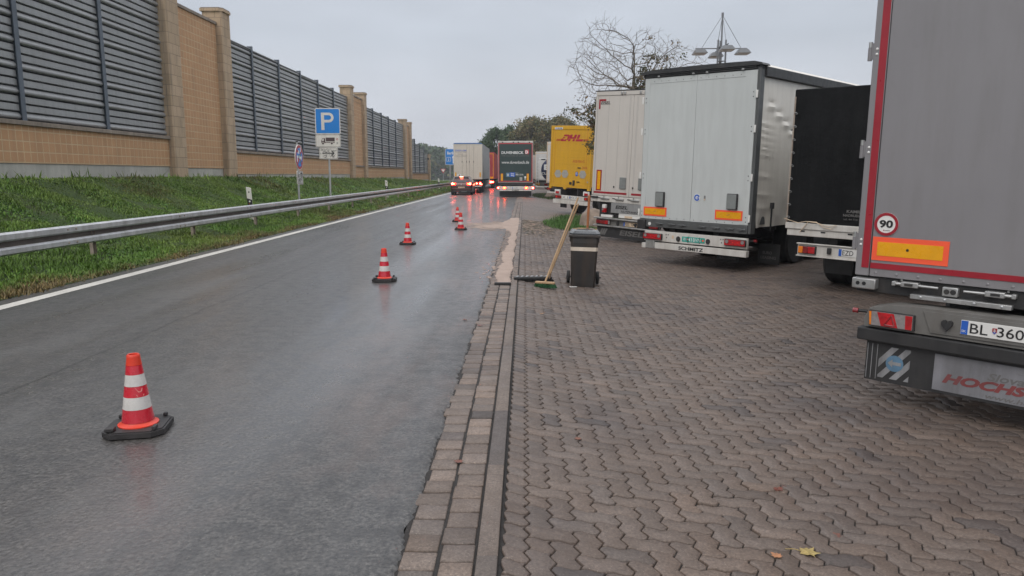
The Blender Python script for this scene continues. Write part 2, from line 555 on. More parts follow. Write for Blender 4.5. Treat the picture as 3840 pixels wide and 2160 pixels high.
sheet('ground', np.linspace(-1550, 1550, 5), np.linspace(-300, 1550, 5), lambda x, y: x * 0 - 0.9, M_SOIL)
sheet('road', np.linspace(-7.0, -0.66, 12), np.linspace(-12, 240, 60), lambda x, y: x * 0, M_ASPH)
ys_ = np.concatenate([np.linspace(-12, 1, 4), np.arange(1.03, 30, 0.03), np.linspace(30.1, 240, 60)])
er = np.random.default_rng(4)
xe = -0.545 + 0.012 * np.sin(ys_ * 9.1) * np.sin(ys_ * 2.3) + er.normal(0, 0.006, len(ys_))
V_ = np.concatenate([np.stack([np.full_like(ys_, -0.66), ys_, ys_ * 0], 1), np.stack([xe - 0.02, ys_, ys_ * 0], 1), np.stack([xe, ys_, ys_ * 0 - 0.012], 1)])
n_ = len(ys_); k_ = np.arange(n_ - 1)
o = link('road', np_mesh('road', V_, [np.concatenate([np.stack([k_, k_ + n_, k_ + n_ + 1, k_ + 1], 1), np.stack([k_ + n_, k_ + 2 * n_, k_ + 2 * n_ + 1, k_ + n_ + 1], 1)])], [M_ASPH], smooth=False)); tag(o, kind='structure')
# lot: joint bed under the blocks, plain sheet beyond
LOTX = -0.11 + np.array([0.002, .15, .3, .5, .75, 1, 1.4, 1.9, 2.5, 3.3, 4.4, 6, 9, 14, 22, 40])
PV_Y0, PV_Y1 = 1.2, 27.0
sheet('paving_bed', LOTX, np.linspace(-10, PV_Y1 + 0.2, 10), lambda x, y: lot_zv(x) - 0.012, M_JOINT)
sheet('lot_paving', LOTX, np.linspace(PV_Y1, 240, 20), lambda x, y: lot_zv(x) - 0.001, M_PAVE)
M_GUTTERBED = M_JOINT
sheet('lot_paving', np.array([9.6, 12, 20, 40]), np.linspace(-10, PV_Y1, 6), lambda x, y: lot_zv(x) - 0.004, M_PAVE)
sheet('gutter_bed', np.array([-0.56, -0.107]), np.linspace(-10, 60, 4), lambda x, y: x * 0 - 0.013, M_JOINT)
sheet('gutter_paving', np.array([-0.54, -0.107]), np.linspace(44.4, 240, 8), lambda x, y: x * 0 - 0.001, M_SETT)

# white edge line, two sheets so the worn end differs
sheet('edge_line', np.array([-6.64, -6.43]), np.linspace(-8, 238, 30), lambda x, y: x * 0 + 0.004, M_LINE)

def block_field(name, blocks, mat, gap, bevel, tones, zfun, jitter=0.0024):
    """blocks: list of 2-D outlines (n,2) in world metres; one mesh with sunk joints"""
    V = []; F4 = []; FN = {}; T = []; base = 0
    for P, tone in zip(blocks, tones):
        n = len(P)
        e = np.roll(P, -1, 0) - P
        nrm = np.stack([e[:, 1], -e[:, 0]], 1); nrm /= np.linalg.norm(nrm, axis=1, keepdims=True)
        vn = nrm + np.roll(nrm, 1, 0)
        vn /= np.maximum(0.35, (vn ** 2).sum(1, keepdims=True) / 2)
        A = P - vn * gap / 2
        B = P - vn * (gap / 2 + bevel)
        cz = RNG.normal(0, jitter); sl = RNG.normal(0, 0.010, 2)
        c = P.mean(0)
        def zz(Q, d):
            return zfun(Q[:, 0]) + cz + (Q - c) @ sl + d
        V += [np.column_stack([A, zz(A, -0.02)]), np.column_stack([A, zz(A, -bevel * 0.8)]), np.column_stack([B, zz(B, 0)])]
        T += [np.tile([*tone, 1.0], (3 * n, 1))]
        k = np.arange(n); k2 = (k + 1) % n
        for r in (0, 1):
            F4.append(np.stack([base + r * n + k, base + r * n + k2, base + (r + 1) * n + k2, base + (r + 1) * n + k], 1))
        FN.setdefault(n, []).append(base + 2 * n + k)
        base += 3 * n
    F = [np.concatenate(F4)] + [np.stack(v) for v in FN.values()]
    o = link(name, np_mesh(name, np.concatenate(V), F, [mat], tone=np.concatenate(T)))
    return tag(o, kind='structure')

def tone_for(k=0.075):
    s = 1 + RNG.normal(0, k)
    if RNG.random() < 0.05:
        return (s * 0.66, s * 0.69, s * 0.75)
    w = RNG.normal(0, 0.02)
    return (s * (1 + w), s, s * (1 - w))

# zigzag-edged blocks laid in herringbone
U = 0.115
AH, AV = 0.085 * U, 0.13 * U
def wave_pts(p, q, horiz):
    """unit lattice edge p->q as points (without the end), with its zigzag"""
    p = np.array(p, float); q = np.array(q, float)
    d = q - p
    sgn = 1 if (d.sum() > 0) else -1
    res = [p]
    for t, s in ((0.27, 1), (0.73, -1)):
        tt = t
        base = p + d * tt
        lt = tt if sgn > 0 else 1 - tt
        am = s if sgn > 0 else -s
        off = np.array([0, am * AH]) if horiz else np.array([am * AV, 0])
        res.append(base + off)
    return res
def outline(cells):
    (x0, y0), (x1, y1) = cells[0], cells[-1]
    x1 += 1; y1 += 1
    pts = []
    for x in range(x0, x1): pts += wave_pts((x * U, y0 * U), ((x + 1) * U, y0 * U), True)
    for y in range(y0, y1): pts += wave_pts((x1 * U, y * U), (x1 * U, (y + 1) * U), False)
    for x in range(x1, x0, -1): pts += wave_pts((x * U, y1 * U), ((x - 1) * U, y1 * U), True)
    for y in range(y1, y0, -1): pts += wave_pts((x0 * U, y * U), (x0 * U, (y - 1) * U), False)
    return np.array(pts)
blocks = []; tones = []
X0 = -0.105
NX = 86
for j in range(int(PV_Y0 / U), int(PV_Y1 / U)):
    y = j * U
    nx = min(NX, int((0.78 * y + 1.2) / U))
    for i in range(nx):
        k = (i - j) % 4
        if i == 0:
            cells = [(0, j)]
        elif k == 0: cells = [(i, j), (i, j + 1)]
        elif k == 1: cells = [(i, j), (i + 1, j)]
        elif k == 2 and i == 1: cells = [(i, j)]
        else: continue
        P = outline(cells)
        P[:, 0] += X0 + 0.004
        if i == 0:
            P[:, 0] = np.maximum(P[:, 0], X0 + 0.004 + 0.0)
        blocks.append(P); tones.append(tone_for())
block_field('paving', blocks, M_PAVE, 0.0072, 0.004, tones, lot_zv)

# gutter: two rows of setts
blocks = []; tones = []
for c0, c1, off in ((-0.54, -0.378, 0.0), (-0.374, -0.215, 0.07)):
    y = 1.0 + off
    while y < 44.4:
        L = 0.158 + RNG.normal(0, 0.004)
        dx = RNG.normal(0, 0.004)
        xo = RNG.normal(0, 0.012) if c0 < -0.5 else 0
        blocks.append(np.array([(c0 + dx + xo, y), (c0 + 0.08, y + RNG.normal(0, .002)), (c1 + dx * 0.4, y), (c1 + dx * 0.4, y + L), (c0 + 0.08, y + L + RNG.normal(0, .002)), (c0 + dx + xo, y + L)]))
        tones.append(tone_for(0.15)); y += L
block_field('gutter_paving', blocks, M_SETT, 0.011, 0.006, tones, lambda x: x * 0 - 0.004, 0.002)
# flush kerb stones
blocks = []; tones = []
y = -2.0
while y < 150:
    blocks.append(np.array([(-0.207, y), (-0.112, y), (-0.112, y + 1), (-0.207, y + 1)])); tones.append(tone_for(0.06)); y += 1.0
block_field('kerb', blocks, M_KERB, 0.004, 0.004, tones, lambda x: x * 0 + 0.012, 0.001)

# ------------------------------------------------------------ embankment and its grass
sheet('embankment', np.concatenate([[-60], np.linspace(-14.6, -6.9, 40)]), np.linspace(-6, 170, 240), lambda x, y: bank_z(np.maximum(x, -14.6), y), M_SOIL)

def lf(x, y, s, ph=0.0):
    return (np.sin(x * s + 1.3 * np.sin(y * s * 0.7 + ph)) + np.sin(y * s * 0.83 + 1.7 * np.sin(x * s * 0.6 + ph * 2))) * 0.5

def blades(n, x0, x1, y0, y1, hmin, hmax, wid, edge=False, ypow=1.0, broad=0.12, seed=0):
    g = np.random.default_rng(seed)
    x = g.uniform(x0, x1, n); y = y0 + (y1 - y0) * g.random(n) ** ypow
    clump = lf(x, y, 3.1, 1.0) + 0.6 * lf(x, y, 9.0, 2.0)
    keep = g.random(n) < np.clip(0.75 + 0.35 * clump, 0.5, 1)
    if edge:
        edge_x = -6.93 + 0.07 * lf(y, y * 0.3, 2.2) + 0.05 * lf(y, y, 7.0) + g.normal(0, 0.05, n)
        keep &= x < edge_x
    keep &= ~((x < -12.9) & (g.random(n) < 0.3))
    x = x[keep]; y = y[keep]; clump = clump[keep]; n = len(x)
    z = bank_z(x, y) - 0.01
    h = g.uniform(hmin, hmax, n) * (0.85 + 0.45 * np.clip(clump + 0.2, -0.6, 1.2)) * np.where(x > -7.8, 0.72, 1)
    isb = g.random(n) < broad * np.clip(0.5 + lf(x, y, 1.6, 4.0), 0, 1.5)
    w = wid * g.uniform(0.6, 1.4, n) * np.where(isb, 3.2, 1)
    h = np.where(isb, h * 0.6, h)
    a = g.uniform(0, 2 * np.pi, n)
    lean = g.uniform(0.1, 0.75, n) + np.where(isb, 0.7, 0)
    dx, dy = np.cos(a), np.sin(a)
    px, py = -dy, dx
    B = np.stack([x, y, z], 1)
    Wv = np.stack([px, py, px * 0], 1) * w[:, None] / 2
    D = np.stack([dx * lean, dy * lean, np.ones(n)], 1)
    D /= np.linalg.norm(D, axis=1, keepdims=True)
    mid = B + D * (h * 0.55)[:, None]
    D2 = D + np.stack([dx, dy, -0.25 * np.ones(n)], 1) * (0.55 * lean)[:, None]
    tip = mid + D2 * (h * 0.5)[:, None]
    V = np.stack([B - Wv * 0.8, B + Wv * 0.8, mid + Wv, mid - Wv, tip], 1).reshape(-1, 3)
    k = np.arange(n) * 5
    F4 = np.stack([k, k + 1, k + 2, k + 3], 1); F3 = np.stack([k + 3, k + 2, k + 4], 1)
    g1 = np.array([0.096, 0.180, 0.024]); g2 = np.array([0.160, 0.235, 0.042]); g3 = np.array([0.065, 0.150, 0.022]); br = np.array([0.15, 0.095, 0.04])
    f = np.clip(0.5 + 0.75 * lf(x, y, 0.9, 3.0) + 0.35 * lf(x, y, 3.7, 1.0) + g.normal(0, 0.22, n), 0, 1)[:, None]
    T = g1 * (1 - f) + g2 * f
    T = np.where(isb[:, None], g3 * g.uniform(0.8, 1.9, n)[:, None], T)
    dry = np.clip((x + 7.35) * 2.4 + 0.9 * lf(x, y, 1.7, 0.4) - 0.25 + g.normal(0, 0.3, n), 0, 1) + 0.85 * np.clip((lf(x, y, 0.75, 5.5) + 0.3 * lf(x, y, 4.1, 0.2) - 0.25) * 2.2, 0, 1) * g.random(n)
    dry = np.clip(dry, 0, 0.9)[:, None]
    T = T * (1 - dry) + br * dry * g.uniform(0.6, 1.4, n)[:, None]
    T *= (g.uniform(0.6, 1.35, n) * (1 + 0.2 * lf(x, y, 2.3, 7.0)))[:, None]
    T = np.repeat(np.column_stack([T, np.ones(n)]), 5, 0)
    return V, F4, F3, T
parts = [blades(34000, -7.6, -6.75, 6, 32, 0.04, 0.14, 0.012, True, 1.3, 0.12, 1),
         blades(95000, -9.3, -6.9, 6, 32, 0.035, 0.12, 0.014, True, 1.3, 0.28, 2),
         blades(165000, -13.4, -9.0, 9, 34, 0.03, 0.085, 0.017, False, 1.2, 0.30, 3),
         blades(42000, -13.4, -6.75, 31, 62, 0.05, 0.14, 0.030, True, 1.15, 0.2, 4),
         blades(26000, -13.4, -6.75, 60, 165, 0.07, 0.17, 0.06, True, 1.1, 0.1, 5),
         blades(2200, -13.35, -12.5, 9, 80, 0.12, 0.30, 0.03, False, 1.0, 0.5, 6)]
Vs = []; F4s = []; F3s = []; Ts = []; b0 = 0
for V, F4, F3, T in parts:
    Vs.append(V); F4s.append(F4 + b0); F3s.append(F3 + b0); Ts.append(T); b0 += len(V)
go = link('verge_grass', np_mesh('verge_grass', np.concatenate(Vs), [np.concatenate(F4s), np.concatenate(F3s)], [M_GRASS], tone=np.concatenate(Ts)))
tag(go, 'rough green grass and weeds covering the bank behind the crash barrier', 'grass', kind='stuff')

# ------------------------------------------------------------ noise barrier
XW = -13.5
def louvre(mb, y0, y1, z0, z1, mat):
    """horizontal ribbed cassette panels: three ribs per 0.66 m module"""
    prof = []
    z = z0; i = 0
    while z < z1 - 0.02:
        zt = min(z + 0.22, z1)
        out_ = 0.035 if i % 3 else 0.06
        hh = zt - z
        if i % 3:
            prof += [(-0.07, z + 0.001), (-0.07, z + 0.030), (0.012, z + 0.032), (0.026, z + 0.044), (0.022, z + hh - 0.02), (-0.02, z + hh - 0.004)]
        else:
            prof += [(-0.07, z + 0.001), (-0.07, z + 0.042), (0.02, z + 0.046), (0.055, z + 0.075), (0.06, z + 0.11), (0.035, z + hh * 0.75), (-0.02, z + hh - 0.004)]
        z = zt; i += 1
    prof += [(-0.04, z1)]
    prof = [(p, min(q, z1)) for p, q in prof]
    n = len(prof)
    vs = [(XW + p, y0, q) for p, q in prof] + [(XW + p, y1, q) for p, q in prof]
    fs = [(k, k + 1, n + k + 1, n + k) for k in range(n - 1)]
    mb.add(vs, fs, mat)
    # back sheet gives the panel its thickness
    mb.box((XW - 0.14, y0, z0), (XW - 0.045, y1, z1), M_SLOT)

def barrier(y0, y1, coping, tops, brick_b, posts_y, label):
    t = thing('noise_barrier', label, 'noise barrier', (XW, (y0 + y1) / 2, wall_z((y0 + y1) / 2)), group='noise barrier sections along the bank')
    L = lambda o: (setattr(o, 'location', (-t.location.x, -t.location.y, -t.location.z)), o)[1]
    zw = min(wall_z(y0), wall_z(y1))
    m = MB(); m.box((XW - 0.30, y0, zw - 0.5), (XW + 0.07, y1, brick_b), M_CONC, 0.01)
    L(m.build('plinth', t))
    m = MB()
    y = y0
    k = 0
    edges = list(np.arange(y0 + 2.5, y1, 5.2)) + [y1]
    for e in edges:
        m.box((XW - 0.25, y + (0.006 if y > y0 else 0), brick_b + 0.001), (XW + 0.10, e, coping - 0.12), M_BRICK)
        y = e
    L(m.build('brick_base', t, smooth=False))
    m = MB(); m.box((XW - 0.28, y0, coping - 0.119), (XW + 0.19, y1, coping), M_COPING, 0.012)
    L(m.build('coping', t))
    ys = [y0] + posts_y + [y1]
    for a, b, tp in zip(ys[:-1], ys[1:], tops):
        m = MB(); louvre(m, a + (0.0 if a == y0 else 0.07), b - (0.0 if b == y1 else 0.07), coping + 0.001, tp, M_LOUVRE)
        m.box((XW - 0.12, a + (0.0 if a == y0 else 0.08), tp + 0.001), (XW + 0.06, b - (0.0 if b == y1 else 0.08), tp + 0.04), M_LOUVRE)
        L(m.build('louvre_panel', t, ang=20))
    for i, py in enumerate(posts_y):
        tp = max(tops[i], tops[i + 1]) + 0.16
        m = MB()
        m.box((XW + 0.08, py - 0.09, coping + 0.001), (XW + 0.10, py + 0.09, tp), M_HPOST)
        m.box((XW - 0.10, py - 0.008, coping + 0.001), (XW + 0.079, py + 0.008, tp), M_HPOST)
        m.box((XW - 0.12, py - 0.09, coping + 0.001), (XW - 0.101, py + 0.09, tp), M_HPOST)
        L(m.build('post', t, smooth=False))
    return t
barrier(5.3, 28.1, 3.06, [8.1] * 6, 1.94, [8.1, 12.1, 16.1, 20.05, 24.1], 'nearest ribbed grey noise barrier section on orange block base, cut by the left picture edge')
barrier(34.15, 57.2, 2.75, [7.68, 7.64, 7.58, 7.52, 7.46, 7.4], 1.65, [37.4, 41.4, 45.3, 49.1, 53.0], 'ribbed grey noise barrier section behind the blue parking sign')
barrier(58.2, 83.1, 2.35, [7.27, 7.22, 7.16, 7.1, 7.05, 7.0], 1.33, [64.9 - 2.0, 68.6 - 2.0, 72.1 - 1.5, 75.7 - 1.5, 79.2 - 1], 'third ribbed noise barrier section, between the two farther pillar pairs')
barrier(87.6, 103.8, 1.8, [5.75, 5.3, 4.85, 4.4], 0.95, [91.6, 95.6, 99.7], 'farthest and lowest ribbed noise barrier section, stepping down at the wall end')

def pillar(y0, y1, ztop, label, squares=False):
    zb = wall_z(y0) - 0.5
    t = thing('block_pillar', label, 'pillar', (XW, (y0 + y1) / 2, wall_z(y0)), group='tan block pillars of the noise barrier')
    off = tuple(-c for c in t.location)
    m = MB()
    ch = 0.05
    xs0, xs1 = XW - 0.5, XW + 0.34
    poly = [(xs0, y0), (xs1 - ch, y0), (xs1, y0 + ch), (xs1, y1 - ch), (xs1 - ch, y1), (xs0, y1)]
    m.prism(poly, M_PILLAR, zb, ztop - 0.16, u=(1, 0, 0), w=(0, 1, 0), n=(0, 0, 1))
    m.build('shaft', t, off, smooth=False)
    m = MB()
    def ringp(e):
        c = 0.16
        return [(xs0 - e, y0 - e), (xs1 + e - c, y0 - e), (xs1 + e, y0 - e + c), (xs1 + e, y1 + e - c), (xs1 + e - c, y1 + e), (xs0 - e, y1 + e)]
    m.prism(ringp(0.075), M_PILLAR, ztop - 0.159, ztop - 0.05, u=(1, 0, 0), w=(0, 1, 0), n=(0, 0, 1))
    m.prism(ringp(0.045), M_COPING, ztop - 0.049, ztop, u=(1, 0, 0), w=(0, 1, 0), n=(0, 0, 1))
    m.build('cap', t, off, smooth=False)
    if squares:
        m = MB()
        for yy in (y0 + 0.2, y0 + 0.55):
            m.box((xs1 - 0.02, yy, ztop - 0.75), (xs1 + 0.004, yy + 0.2, ztop - 0.5), M_SLOT)
        for xx in (xs0 + 0.15, xs0 + 0.5):
            m.box((xx, y0 - 0.004, ztop - 0.75), (xx + 0.2, y0 + 0.02, ztop - 0.5), M_SLOT)
        m.build('opening', t, off, smooth=False)
pillar(28.1, 29.1, 8.85, 'tall tan block pillar whose top is cut off by the picture edge')
pillar(33.2, 34.15, 8.78, 'tan block pillar with full cap at the near end of the second barrier section')
pillar(57.2, 58.15, 8.3, 'tan block pillar close behind the right edge of the blue parking sign')
pillar(62.05, 62.85, 8.28, 'tan block pillar at the near end of the third barrier section')
pillar(83.1, 84.0, 7.66, 'tan block pillar at the far end of the third barrier section')
pillar(86.7, 87.55, 7.58, 'slim looking tan block pillar at the start of the lowest barrier section')
pillar(103.8, 104.6, 4.36, 'short end pillar of the wall with small dark openings near its cap', True)

def bay(y0, y1, zt, base, label):
    t = thing('block_wall', label, 'wall', (XW, (y0 + y1) / 2, wall_z(y0)), group='orange block walls between pillar pairs')
    off = tuple(-c for c in t.location)
    m = MB(); m.box((XW - 0.25, y0 + 0.001, base), (XW + 0.06, y1 - 0.001, zt), M_BRICK); m.build('brick_panel', t, off, smooth=False)
    m = MB(); m.box((XW - 0.28, y0 + 0.001, wall_z(y1) - 0.5), (XW + 0.03, y1 - 0.001, base - 0.001), M_CONC); m.build('plinth', t, off)
    m = MB(); m.box((XW - 0.28, y0 + 0.001, zt + 0.001), (XW + 0.12, y1 - 0.001, zt + 0.12), M_COPING, 0.01); m.build('coping', t, off)
bay(29.1, 33.2, 8.05, 1.9, 'orange block wall between the two nearest pillars')
bay(58.15, 62.05, 7.65, 1.55, 'orange block wall between the middle pair of pillars')
bay(84.0, 86.7, 7.05, 1.3, 'narrow orange block wall between the farthest pair of pillars')

# ------------------------------------------------------------ crash barrier
XR = -8.0
t = thing('crash_barrier', 'long galvanised W-beam crash barrier along the grass verge', 'guardrail', (XR, 40, 0.08))
off = tuple(-c for c in t.location)
m = MB()
prof = [(0.0, 0.76), (0.045, 0.765), (0.085, 0.735), (0.085, 0.655), (0.05, 0.625), (-0.025, 0.612), (-0.025, 0.552), (0.05, 0.538), (0.085, 0.505), (0.085, 0.435), (0.04, 0.405), (0.0, 0.41)]
back = [(p - 0.006, q) for p, q in reversed(prof)]
poly = prof + back
ye = [-4.0 + 4.2 * k for k in range(36)]
for a, b in zip(ye[:-1], ye[1:]):
    for i in range(len(prof) - 1):
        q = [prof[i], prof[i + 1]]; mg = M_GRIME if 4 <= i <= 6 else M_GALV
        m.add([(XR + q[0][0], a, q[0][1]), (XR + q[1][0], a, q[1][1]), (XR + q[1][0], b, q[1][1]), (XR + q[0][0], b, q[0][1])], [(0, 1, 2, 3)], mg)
        m.add([(XR + q[0][0] - .006, a, q[0][1]), (XR + q[1][0] - .006, a, q[1][1]), (XR + q[1][0] - .006, b, q[1][1]), (XR + q[0][0] - .006, b, q[0][1])], [(0, 1, 2, 3)], M_GALV)
for k, y in enumerate(ye):
    for dz in (0.70, 0.47):
        for dy in (-0.12, 0.12):
            m.disc(0, 0, 0.018, M_RUSTG, -0.01, 0.012, seg=10, O=(XR + 0.085, y + dy, dz), u=(0, 1, 0), w=(0, 0, 1), n=(1, 0, 0))
m.build('rail', t, off, recalc=False, ang=60)
for k in range(35):
    y = 1.0 + 4.2 * k
    m = MB()
    m.box((XR - 0.075, y - 0.055, -0.4), (XR - 0.069, y + 0.055, 0.70), M_RUSTG)
    m.box((XR - 0.068, y + 0.049, -0.4), (XR - 0.012, y + 0.055, 0.70), M_RUSTG)
    m.box((XR - 0.068, y - 0.055, -0.4), (XR - 0.012, y - 0.049, 0.70), M_RUSTG)
    m.build('post', t, off, smooth=False)

# ------------------------------------------------------------ vehicle materials
M_TYRE = pm('tyre_rubber', (0.018, 0.018, 0.018), 0.75, var=0.3, vs=6, dirt=0.4, dcol=(0.06, 0.055, 0.05))
M_RIM = pm('rim_steel', (0.22, 0.22, 0.22), 0.5, metal=0.5, dirt=0.6)
M_CHASSIS = pm('chassis_black', (0.02, 0.02, 0.021), 0.6, var=0.3, vs=4, dirt=0.5, dcol=(0.07, 0.06, 0.05))
M_BLACK = pm('black_rubber', (0.022, 0.022, 0.023), 0.55, var=0.2, vs=5, dirt=0.3, dcol=(0.07, 0.065, 0.06))
M_ALU = pm('worn_aluminium', (0.50, 0.50, 0.49), 0.35, metal=0.7, var=0.12, vs=8, dirt=0.4)
M_WHITE = pm('white_paint_dirty', (0.62, 0.60, 0.56), 0.45, var=0.06, vs=2, dirt=0.4, dcol=(0.22, 0.18, 0.13))
M_WHITE2 = pm('white_plate', (0.72, 0.71, 0.68), 0.4, var=0.04)
M_BEIGE = pm('yellowed_plate', (0.62, 0.48, 0.34), 0.5, var=0.08)
M_REDTAPE = pm('red_contour_tape', (0.31, 0.014, 0.026), 0.35, var=0.1, vs=6)
M_ORANGE = pm('fluorescent_red_border', (0.92, 0.11, 0.045), 0.4, var=0.04)
M_AMBER = pm('amber_reflector', (0.78, 0.36, 0.008), 0.3, var=0.07, vs=9)
M_LENS = pm('red_lamp_lens', (0.42, 0.006, 0.012), 0.12, var=0.35, vs=22, coat=1.0)
M_LENSD = pm('dark_red_lamp_lens', (0.20, 0.008, 0.010), 0.15, var=0.3, vs=22, coat=1.0)
M_LENSO = pm('orange_lamp_lens', (0.75, 0.20, 0.01), 0.15, var=0.2, vs=22, coat=1.0)
M_LENSW = pm('clear_lamp_lens', (0.24, 0.215, 0.21), 0.1, var=0.2, vs=30, coat=1.0)
M_TXT = pm('black_lettering', (0.012, 0.012, 0.013), 0.5)
M_TXTW = pm('white_lettering', (0.74, 0.74, 0.72), 0.5)
M_TXTG = pm('grey_lettering', (0.14, 0.135, 0.13), 0.6)
M_EUBLUE = pm('plate_blue', (0.02, 0.11, 0.48), 0.4)
M_LIT_RED = pm('lit_tail_lamp', (0.8, 0.02, 0.02), 0.2, emit=14, ecol=(1.0, 0.008, 0.005))
M_LIT_HOT = pm('lit_brake_lamp_core', (0.9, 0.3, 0.2), 0.2, emit=26, ecol=(1.0, 0.17, 0.09))
M_LIT_AMB = pm('lit_turn_signal', (0.9, 0.4, 0.05), 0.2, emit=20, ecol=(1.0, 0.22, 0.03))
M_GLASSD = pm('tinted_glass', (0.018, 0.02, 0.022), 0.06, var=0.1, coat=0.5)

# ------------------------------------------------------------ vehicle toolkit
class Veh:
    """a trailer; local x to the right along its rear face, y into the vehicle, z up from the underside of the body"""
    def __init__(s, name, label, cat, O, yaw, roll=0.0, group=None, zg=None):
        s.M = Euler((0, R(roll), -R(yaw))).to_matrix()
        O = Vector(O)
        up = s.M @ Vector((0, 0, 1))
        s.h0 = O.z - (lot_z(O.x) if zg is None else zg)
        s.root = thing(name, label, cat, O - up * s.h0, (0, R(roll), -R(yaw)), group)
        s.O = O; s.zg = zg
    def part(s, mb, name, parent=None, **kw):
        return mb.build(name, parent or s.root, (0, 0, s.h0) if parent is None else (0, 0, 0), **kw)
    def text(s, t, x, z, w, h, mat, parent=None, **kw):
        return text(t, x, z, w, h, mat, parent or s.root, loc=(0, 0, s.h0) if parent is None else (0, 0, 0), **kw)
    def wheels(s, ys, xs=(0.30, 2.25), r=0.5):
        for y in ys:
            for x in xs:
                p = s.O + s.M @ Vector((x, y, 0))
                g = (lot_z(p.x) if s.zg is None else s.zg)
                z = g - p.z + r
                if 'w%.2f' % r not in _txt:
                    a = MB(); a.lathe([(0.30 * r / .5, -0.17), (r * 0.93, -0.175), (r, -0.13), (r, 0.13), (r * 0.93, 0.175), (0.30 * r / .5, 0.17)], M_TYRE, 28, axis='x')
                    b = MB(); b.lathe([(0.04, -0.06), (0.13, -0.07), (0.14, -0.02), (0.27, 0.0), (0.305 * r / .5, -0.15), (0.31 * r / .5, 0.15), (0.1, 0.1)], M_RIM, 20, axis='x')
                    for k in range(8):
                        an = 2 * math.pi * k / 8
                        b.lathe([(0.012, -0.06), (0.012, 0.0)], M_RIM, 6, C=(0, 0.2 * math.cos(an), 0.2 * math.sin(an)), axis='x')
                    A = a.build('wheel'); B = b.build('rim')
                    _txt['w%.2f' % r] = (A.data, B.data)
                    bpy.data.objects.remove(A); bpy.data.objects.remove(B)
                A, B = _txt['w%.2f' % r]
                w = link('wheel', A, s.root, (x, y, s.h0 + z))
                link('rim', B, w)
    def chassis(s, W=2.55, L=13.4, top=-0.02, depth=0.35, y0=0.12):
        m = MB()
        m.box((0.7, y0, top - depth), (0.84, L, top), M_CHASSIS)
        m.box((W - 0.84, y0, top - depth), (W - 0.7, L, top), M_CHASSIS)
        k = y0 + 0.1
        while k < L:
            m.box((0.05, k, top - 0.12), (W - 0.05, k + 0.08, top - 0.002), M_CHASSIS)
            k += 0.9
        for y in (2.3, 3.6, 4.9):
            m.tube([(0.3, y, top - 0.55), (W - 0.3, y, top - 0.55)], 0.07, M_CHASSIS, 8)
        s.part(m, 'chassis')
        m = MB()
        for x in (0.75, W - 0.75):
            m.box((x - 0.07, 10.6, -s.h0 + 0.02), (x + 0.07, 10.74, top), M_CHASSIS)
            m.box((x - 0.16, 10.5, -s.h0 + 0.01), (x + 0.16, 10.84, -s.h0 + 0.03), M_CHASSIS)
        s.part(m, 'landing_gear')
        if L > 10:
            m = MB(); m.box((0.04, 6.2, -0.62), (W - 0.04, 9.6, top - 0.13), M_CHASSIS, 0.02); s.part(m, 'underbody_light_block')  # unseen box added, along with the mudguards, to block light under the trailer
            m = MB()
            for yy in (1.75, 3.05, 4.35):
                for x0, x1 in ((0.08, 0.5), (W - 0.5, W - 0.08)): m.box((x0, yy + 0.3, top - 0.1), (x1, yy + 1.45, top - 0.06), M_BLACK, 0.01)
            for x0, x1 in ((0.08, 0.5), (W - 0.5, W - 0.08)): m.box((x0, 6.0, -s.h0 + 0.25), (x1, 6.02, top - 0.1), M_BLACK)
            s.part(m, 'mudguard')
    def plate(s, x, z, w, h, txts, bg, y=-0.02, blue=True, fg=None, parent=None):
        m = MB(); m.box((x, y - 0.006, z), (x + w, y, z + h), bg, 0.003)
        p = s.part(m, 'number_plate', parent)
        if blue:
            b = MB(); b.box((x + 0.003, y - 0.008, z + 0.003), (x + 0.048, y - 0.0065, z + h - 0.003), M_EUBLUE)
            b.build('country_band', p)
        for t, tx, tw in txts:
            text(t, x + tx, z + h * 0.16, tw, h * 0.68, fg or M_TXT, p, y=y - 0.0085, bold=0.004)
        return p

def lamp_cluster(V, x0, x1, z0, z1, y, parent=None, style='round'):
    m = MB()
    m.box((x0, y - 0.05, z0), (x1, y, z1), M_BLACK, 0.012)
    p = V.part(m, 'tail_lamp', parent)
    w = x1 - x0; h = z1 - z0
    b = MB(); b.box((x0 + 0.012, y - 0.062, z0 + 0.012), (x1 - 0.012, y - 0.052, z1 - 0.012), M_LENS, 0.006); b.build('red_lens', p)
    b = MB()
    for cx, cz in ((x0 + h * 0.5, z1 - h * 0.36), (x1 - h * 0.45, z1 - h * 0.36)):
        b.disc(cx, cz, h * 0.27, M_LENSW, y - 0.066, y - 0.0625, seg=20)
        b.ring(cx, cz, h * 0.27, h * 0.31, M_LENSD, y - 0.067, y - 0.0625, seg=20)
    for k in range(3):
        b.disc(x0 + w * (0.42 + 0.12 * k), z0 + h * (0.55 if k != 1 else 0.3), h * 0.09, M_LIT_DULL, y - 0.0655, y - 0.0625, seg=10)
    b.build('round_lens', p)
    return p
M_LIT_DULL = pm('bright_red_lens', (0.75, 0.015, 0.015), 0.1, coat=1.0)

def board(V, x0, x1, z0, z1, name='marker_board', y=-0.004, b=0.035, parent=None, om=None):
    m = MB()
    m.box((x0, y - 0.002, z0), (x1, y, z1), om or M_ORANGE)
    p = V.part(m, name, parent)
    c = MB(); c.box((x0 + b, y - 0.0045, z0 + b), (x1 - b, y - 0.0025, z1 - b), M_AMBER); c.build('amber_field', p)
    return p

def rivets(pts, m, y=-0.001, r=0.009, d=0.006):
    mb = MB()
    for x, z in pts:
        mb.lathe([(r, 0.0), (r * 0.8, -d * 0.6), (r * 0.3, -d)], m, 8, C=(x, y, z), axis='y')
    return mb

def rear_frame(V, body, door, W, Hh, dz0=0.0, mat_door=None, doors=True, depth=0.03):
    pass

